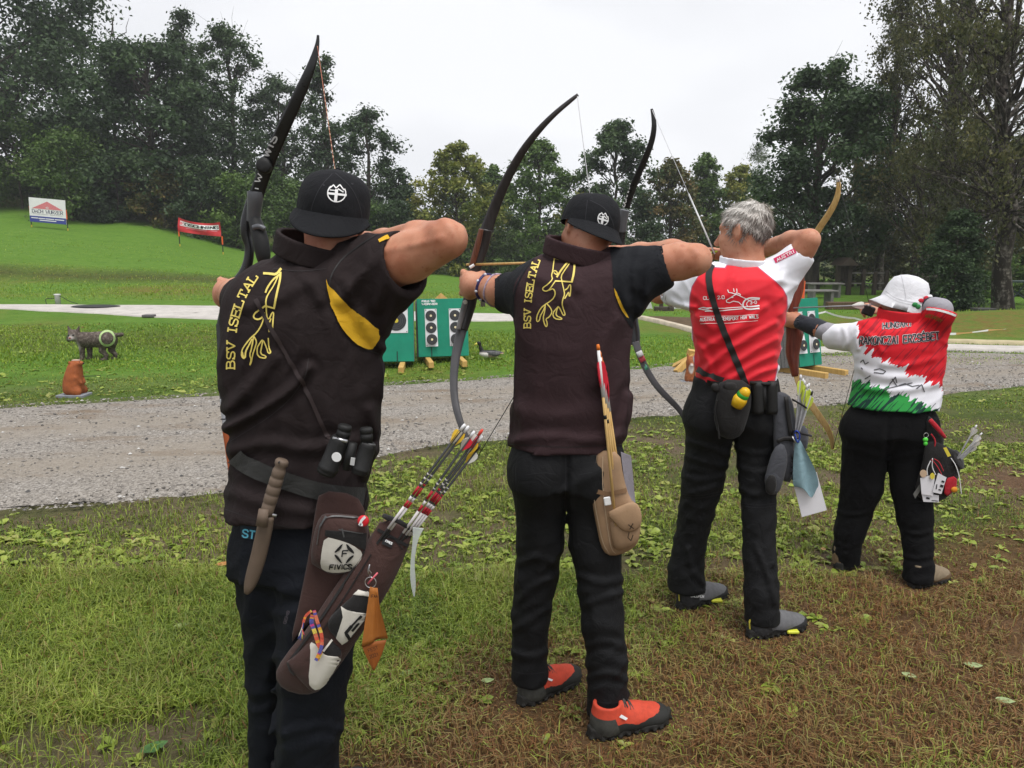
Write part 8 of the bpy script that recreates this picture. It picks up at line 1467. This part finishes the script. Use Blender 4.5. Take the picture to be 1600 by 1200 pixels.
for i, p in enumerate([[(1455, 718), (1462, 725), (1470, 738), (1472, 745)], [(1457, 716), (1456, 730), (1462, 742)], [(1460, 717), (1468, 722), (1474, 736)], [(1454, 720), (1448, 732), (1449, 743)], [(1486, 716), (1494, 728), (1499, 745), (1502, 772)]]): line('cord', [(u, v, 3.44) for u, v in p], .0022, (REDQ if i in (0, 2) else WHITE), o, 5, 2)
o = empty('green_charm', Q(1446, 690, 3.47), 'small neon green charm on a ring above the quiver', 'charm'); mb = MB(); mb.ball(Q(1446, 687, 3.47), (.013, .008, .011), 10); mb.ball(Q(1446, 693, 3.47), (.010, .008, .011), 10); mb.build('figure', mat('charm_green', (.08, .55, .05), .4), o, True); mb = MB(); c_ = Q(1447, 680, 3.47); mb.tube([c_ + np.array((math.cos(t), 0, math.sin(t))) * .011 for t in np.linspace(0, 6.2832, 17)], .0012, 5); mb.build('ring', SILV, o, True)
# ------------------------------------------------------------------ gravel, turf and weeds close by
r = np.random.default_rng(77)
def stones():
    n = 14000; k = r.integers(0, len(ROADN) - 1, n * 2); t = r.random(n * 2); t = np.where(r.random(n * 2) < .6, np.where(r.random(n * 2) < .5, t ** 2.2 * .5, 1 - t ** 2.2 * .5), t); f = r.random(n * 2)[:, None]
    a = ROADN[k] * (1 - f) + ROADN[k + 1] * f; c = ROADF[k] * (1 - f) + ROADF[k + 1] * f; p = a + (c - a) * t[:, None]; u = 800 + 1218 * p[:, 0] / p[:, 1]; p = p[(u > -120) & (u < 1720)][:n]; n = len(p); s = r.gamma(2.0, .0036, n) + .004; s = np.minimum(s * .88, .020)
    oc = np.array([(1, 0, 0), (0, 1, 0), (-1, 0, 0), (0, -1, 0), (0, 0, 1), (0, 0, -1.)]); of = np.array([(0, 1, 4), (1, 2, 4), (2, 3, 4), (3, 0, 4), (1, 0, 5), (2, 1, 5), (3, 2, 5), (0, 3, 5)])
    j = oc[None] * (1 + r.normal(0, .22, (n, 6, 1))) * np.array((1, .8, .55)); an = r.uniform(0, 6.28, n); ca, sa = np.cos(an)[:, None], np.sin(an)[:, None]; x = j[..., 0] * ca - j[..., 1] * sa; y = j[..., 0] * sa + j[..., 1] * ca
    V = np.stack([x, y, j[..., 2]], -1) * s[:, None, None]; V[..., 0] += p[:, :1]; V[..., 1] += p[:, 1:]; V[..., 2] += (terr(p[:, 0], p[:, 1]) + .024 + s * .12)[:, None]
    F = (np.arange(n)[:, None, None] * 6 + of[None]).reshape(-1, 3); return V.reshape(-1, 3), F, np.repeat(np.clip(r.normal(.5, .24, n), 0, 1), 6)
V, F, tn = stones(); b = NB('stone'); cc = b.ramp(b.attr('tone'), [(.0, (.06, .058, .058)), (.35, (.175, .160, .143)), (.6, (.265, .24, .21)), (.85, (.34, .315, .285)), (1, (.50, .49, .47))]); b.bump(b.noise(b.coord(), 120, 3), .3, .004)
tag(mesh('gravel', V, F, b.fin(cc, .7, .3), smooth=False, attrs={'tone': tn}, corg=(0, 6, 0)), 'loose grey and buff stones strewn over the gravel road', 'gravel', kind='stuff')
b = NB('grass_blade'); cc = b.n('ShaderNodeAttribute', attribute_name='col').outputs['Color']; b.fin(cc, .48, .35); t_ = b.n('ShaderNodeBsdfTranslucent'); b.l(cc, t_.inputs[0]); mx_ = b.n('ShaderNodeMixShader'); mx_.inputs[0].default_value = .28; b.l(b.b.outputs[0], mx_.inputs[1]); b.l(t_.outputs[0], mx_.inputs[2]); b.l(mx_.outputs[0], b.out.inputs[0]); BLADE = b.m
feet = [(ORG[k.name][0], ORG[k.name][1]) for k in (a1, a2, a3, a4)]
def scatter(n, y0, y1, u0=-250, u1=2050, power=1.0):
    y = y0 + (y1 - y0) * r.random(n) ** power; u = r.uniform(u0, u1, n); x = (u - 800) / 1218 * y * 1.05; return x, y
def offroad(x, y, m_=.0): return sdpoly(x, y, ROAD) > m_ + (fbm(x, y, 3.5, 61) - .5) * .35
def blades(x, y, ln, wd, cols, lean, zoff=0.0):
    if y.min() < 6:
        fd = np.full(len(x), 9.)
        for a_, b_ in FEET: e_ = b_ - a_; tt = np.clip(((x - a_[0]) * e_[0] + (y - a_[1]) * e_[1]) / (e_ @ e_), 0, 1); fd = np.minimum(fd, np.hypot(x - a_[0] - tt * e_[0], y - a_[1] - tt * e_[1]))
        k_ = np.clip((fd - .05) / .12, 0, 1); ln = ln * (.32 + .68 * k_); lean = np.maximum(lean, 1 - k_ * 1.2)
    n = len(x); z = terr(x, y) + zoff; an = r.uniform(0, 6.28, n); d = np.stack([np.cos(an), np.sin(an), np.zeros(n)], 1); w = np.stack([-d[:, 1], d[:, 0], np.zeros(n)], 1) * wd[:, None] * .5; base = np.stack([x, y, z - .004], 1); up = np.array((0, 0, 1.))
    lean = lean[:, None]; L_ = ln[:, None]; mid = base + (d * lean * .45 + up * np.sqrt(np.maximum(.05, 1 - (lean * .45) ** 2))) * L_ * .5; tip = mid + (d * np.minimum(lean * 1.25, .99) + up * np.sqrt(np.maximum(.01, 1 - np.minimum(lean * 1.25, .99) ** 2)) * (1 - .9 * (lean > .75))) * L_ * .5
    V = np.stack([base - w, base + w, mid + w * .85, mid - w * .85, tip], 1); k = np.arange(n)[:, None] * 5; F = np.concatenate([k + [0, 1, 2], k + [0, 2, 3], k + [3, 2, 4]]); c3 = np.repeat(cols[:, None], 5, 1) * np.array((.95, .95, 1, 1, 1.06))[None, :, None]
    return V.reshape(-1, 3), F, c3.reshape(-1, 3)
PAL = np.array([(.062, .108, .012), (.125, .190, .020), (.205, .275, .032), (.275, .325, .055), (.26, .235, .080), (.25, .135, .050), (.18, .078, .030)])
def pal(t): t = np.clip(t, 0, 1) * (len(PAL) - 1.001); i = t.astype(int); f = (t - i)[:, None]; return PAL[i] * (1 - f) + PAL[i + 1] * f
parts = []
for n, y0, y1, pw, l0, l1, w0, w1 in ((160000, 1.15, 3.6, .8, .045, .115, .0026, .0052), (85000, 3.2, 6.2, .9, .028, .066, .0040, .0070), (50000, 5.6, 9.6, 1, .02, .042, .006, .011), (45000, 7.2, 13.2, 1, .02, .045, .009, .017)):
    x, y = scatter(n, y0, y1, power=pw); D = dirt(x, y); B = bare(x, y); ok = offroad(x, y) & (r.random(n) > np.clip(B * .95 + D * .55, 0, .96)); x, y, D = x[ok], y[ok], D[ok]; n = len(x); cl = fbm(x, y, 2.2, 91); lush = fbm(x, y, .8, 17)
    ln = r.uniform(l0, l1, n) * (.55 + .9 * cl) * (1 - .12 * D); t = r.normal(.30, .13, n) + (cl - .5) * .45 + (lush - .5) * .22 + D * r.uniform(.15, .70, n); strw = r.random(n) < (.05 + .50 * D); t = np.where(strw, r.uniform(.70, 1, n), t); lean = np.clip(r.normal(.80, .20, n) + .30 * D, .15, 1.0)
    parts.append(blades(x, y, ln, r.uniform(w0, w1, n), pal(t) * (r.uniform(.72, 1.2, n) * (.78 + .44 * fbm(x, y, 4.5, 29)))[:, None], lean))
o_ = np.cumsum([0] + [len(p[0]) for p in parts]); tag(mesh('grass', np.concatenate([p[0] for p in parts]), np.concatenate([p[1] + o for p, o in zip(parts, o_)]), BLADE, smooth=False, attrs={'col': np.concatenate([p[2] for p in parts])}, corg=(0, 5, 0)), 'short trodden grass, green at the left and straw brown at the right', 'grass', kind='stuff')
def rosettes(n, y0, y1, l0, l1, seed, power=1.0, thin=0.0):
    x, y = scatter(n, y0, y1, power=power); D = dirt(x, y); cl = fbm(x, y, 1.1, seed); ok = offroad(x, y, -.05) & (r.random(n) < np.clip((cl - .36) * 6, .05, 1) * (1 - .85 * D)) & (r.random(n) > bare(x, y) * .75); x, y = x[ok], y[ok]; n = len(x); m_ = r.integers(3, 7, n); k = np.repeat(np.arange(n), m_); N = len(k); an = r.uniform(0, 6.28, N); L_ = r.uniform(l0, l1, N) * np.repeat(r.uniform(.6, 1.25, n), m_); el = r.uniform(.05, .75, N)
    d = np.stack([np.cos(an) * np.cos(el), np.sin(an) * np.cos(el), np.sin(el)], 1); w = np.stack([-np.sin(an), np.cos(an), r.normal(0, .25, N)], 1); nn = np.cross(d, w); b0 = np.stack([x[k], y[k], terr(x[k], y[k]) + .003], 1); wd = L_ * r.uniform(.17, .30, N); V = []
    for s_, q, h_ in ((0, .12, 0), (.28, .7, .05), (.58, 1, .07), (.84, .62, .02), (1, .0, -.06)):
        c = b0 + d * (L_ * s_)[:, None] - np.array((0, 0, 1)) * (L_ * s_ ** 2 * .32)[:, None]; c[:, 2] = np.maximum(c[:, 2], b0[:, 2] + .002); V += [c + w * (wd * q)[:, None] + nn * (L_ * h_)[:, None], c + nn * (-L_ * .03)[:, None], c - w * (wd * q)[:, None] + nn * (L_ * h_)[:, None]]
    V = np.stack(V, 1); i0 = np.arange(N)[:, None] * 15; F = np.concatenate([i0 + [3 * a + c_, 3 * a + c_ + 1, 3 * a + c_ + 4, 3 * a + c_ + 3] for a in range(4) for c_ in (0, 1)]); tone = pal(np.clip(np.repeat(r.normal(.40, .12, n), m_) + r.normal(0, .06, N), .05, .60)) * r.uniform(.95, 1.35, N)[:, None]; return V.reshape(-1, 3), F, np.repeat(tone, 15, 0)
b = NB('weed_leaf'); cc = b.n('ShaderNodeAttribute', attribute_name='col').outputs['Color']; b.fin(cc, .42, .45); t_ = b.n('ShaderNodeBsdfTranslucent'); b.l(cc, t_.inputs[0]); mx_ = b.n('ShaderNodeMixShader'); mx_.inputs[0].default_value = .25; b.l(b.b.outputs[0], mx_.inputs[1]); b.l(t_.outputs[0], mx_.inputs[2]); b.l(mx_.outputs[0], b.out.inputs[0]); WEED = b.m
parts = [rosettes(6900, 2.4, 6.2, .026, .068, 33, .9), rosettes(480, 1.2, 3.0, .03, .066, 45), rosettes(2400, 5.4, 9.5, .03, .06, 71), rosettes(900, 8, 12.5, .05, .09, 53)]
o_ = np.cumsum([0] + [len(p[0]) for p in parts]); tag(mesh('weeds', np.concatenate([p[0] for p in parts]), np.concatenate([p[1] + o for p, o in zip(parts, o_)]), WEED, smooth=True, attrs={'col': np.concatenate([p[2] for p in parts])}, corg=(0, 5, 0)), 'broad leaved plantain and dandelion rosettes growing in the grass', 'weeds', kind='stuff')
# rough turf on the far bank and slope
parts = []
for n, y0, y1, l0, l1 in ((42000, 10.0, 13.6, .02, .055), (22000, 17, 24, .03, .07), (7000, 24, 34, .03, .05)):
    x, y = scatter(n, y0, y1, -200, 1800); w_ = np.ones(n, bool) if y0 < 12 else (800 + 1218 * x / y < 1000) | (r.random(n) < .3); pth = (y > 13.0) & (y < 17.3); x, y = x[w_ & ~pth], y[w_ & ~pth]; n = len(x); dk = np.exp(-((y - 22.0) / .6) ** 2) * np.clip((620 - (800 + 1218 * x / y)) / 200, 0, 1)
    t = r.normal(.30, .10, n) + (fbm(x, y, .6, 23) - .5) * .3 + dk * .3 + .05; c_ = pal(t) * r.uniform(.9, 1.25, n)[:, None] * np.array((.98, 1.10, .8)); edge = np.clip((y1 - y) / ((y1 - y0) * .3), .08, 1) * np.clip((y - y0) / .6, .2, 1); parts.append(blades(x, y, edge * r.uniform(l0, l1, n) * (.5 + fbm(x, y, 1.2, 3)), r.uniform(.008, .018, n) * (1 + y / 40), c_, np.clip(r.normal(.5, .2, n), .1, .95)))
o_ = np.cumsum([0] + [len(p[0]) for p in parts]); tag(mesh('meadow_grass', np.concatenate([p[0] for p in parts]), np.concatenate([p[1] + o for p, o in zip(parts, o_)]), BLADE, smooth=False, attrs={'col': np.concatenate([p[2] for p in parts])}, corg=(0, 20, 0)), 'lush mown grass covering the bank and the slope beyond the road', 'grass', kind='stuff')
# fallen leaves one can single out
def leaf(name, label, u, v, ln, ang, col, curl=.25):
    ln *= .62; g = G(u, v); g[2] = terr(g[:1], g[1:2])[0] + .022; a = math.radians(ang); d = np.array((math.cos(a), math.sin(a), 0)); w = np.array((-d[1], d[0], 0)); V = []
    for s_, q in ((0, .03), (.15, .2), (.4, .32), (.7, .25), (.9, .1), (1, .0)):
        z_ = curl * ln * (abs(s_ - .45)) * .5; V += [g + d * ln * (s_ - .5) + w * ln * q + (0, 0, z_ + curl * ln * q * .5), g + d * ln * (s_ - .5) + (0, 0, z_), g + d * ln * (s_ - .5) - w * ln * q + (0, 0, z_ + curl * ln * q * .4)]
    tag(mesh(name, V, [(3 * i + c_, 3 * i + c_ + 1, 3 * i + c_ + 4, 3 * i + c_ + 3) for i in range(5) for c_ in (0, 1)], mat('fallen_' + '%d' % (u + v), col, .6, .35, 40, .3, 90)), label, 'leaf', 'single leaves lying on the trodden ground')
leaf('fallen_leaf', 'orange-brown dead leaf lying left of the nearest archer\'s thigh', 350, 888, .13, 20, (.36, .15, .045)); leaf('fallen_leaf', 'pale green leaf lying on the straw brown ground at the far right', 1520, 1048, .11, -15, (.24, .30, .14)); leaf('fallen_leaf', 'pale green leaf on the brown ground near the lower right corner', 1420, 1064, .09, -40, (.26, .32, .15))
leaf('fallen_leaf', 'broad pale leaf between the first and second archers\' feet', 636, 1060, .10, 35, (.20, .29, .09)); leaf('fallen_leaf', 'light green leaf left of the orange-red shoes', 762, 1072, .08, 10, (.25, .33, .13)); leaf('fallen_leaf', 'tan leaf on the grass beside the white hatted archer\'s left foot', 1286, 864, .07, 60, (.42, .24, .09)); leaf('fallen_leaf', 'small brown leaf lying at the lower edge of the gravel road', 786, 666, .07, 10, (.36, .17, .07))
leaf('fallen_leaf', 'large dark green leaf in the lower left grass', 242, 1178, .14, 40, (.05, .12, .03)); leaf('fallen_leaf', 'long pale leaf beside the left edge grass', 285, 985, .10, 25, (.30, .36, .17)); leaf('fallen_leaf', 'pale green leaf lying right of the third pale leaf on the brown ground', 1570, 1104, .10, -20, (.25, .32, .15))
# ------------------------------------------------------------------ damp air
b = bpy.data.materials.new('damp_air'); b.use_nodes = True; b.node_tree.nodes.clear(); ou = b.node_tree.nodes.new('ShaderNodeOutputMaterial'); pv_ = b.node_tree.nodes.new('ShaderNodeVolumePrincipled'); pv_.inputs['Color'].default_value = (.93, .95, 1, 1); pv_.inputs['Density'].default_value = .0009; b.node_tree.links.new(pv_.outputs[0], ou.inputs['Volume'])
mb = MB(); mb.box((0, 100, 29), (560, 340, 64)); tag(mb.build('haze', b, corg=(0, 100, -3)), 'thin pale haze of the damp air over the whole field', 'haze', kind='stuff')
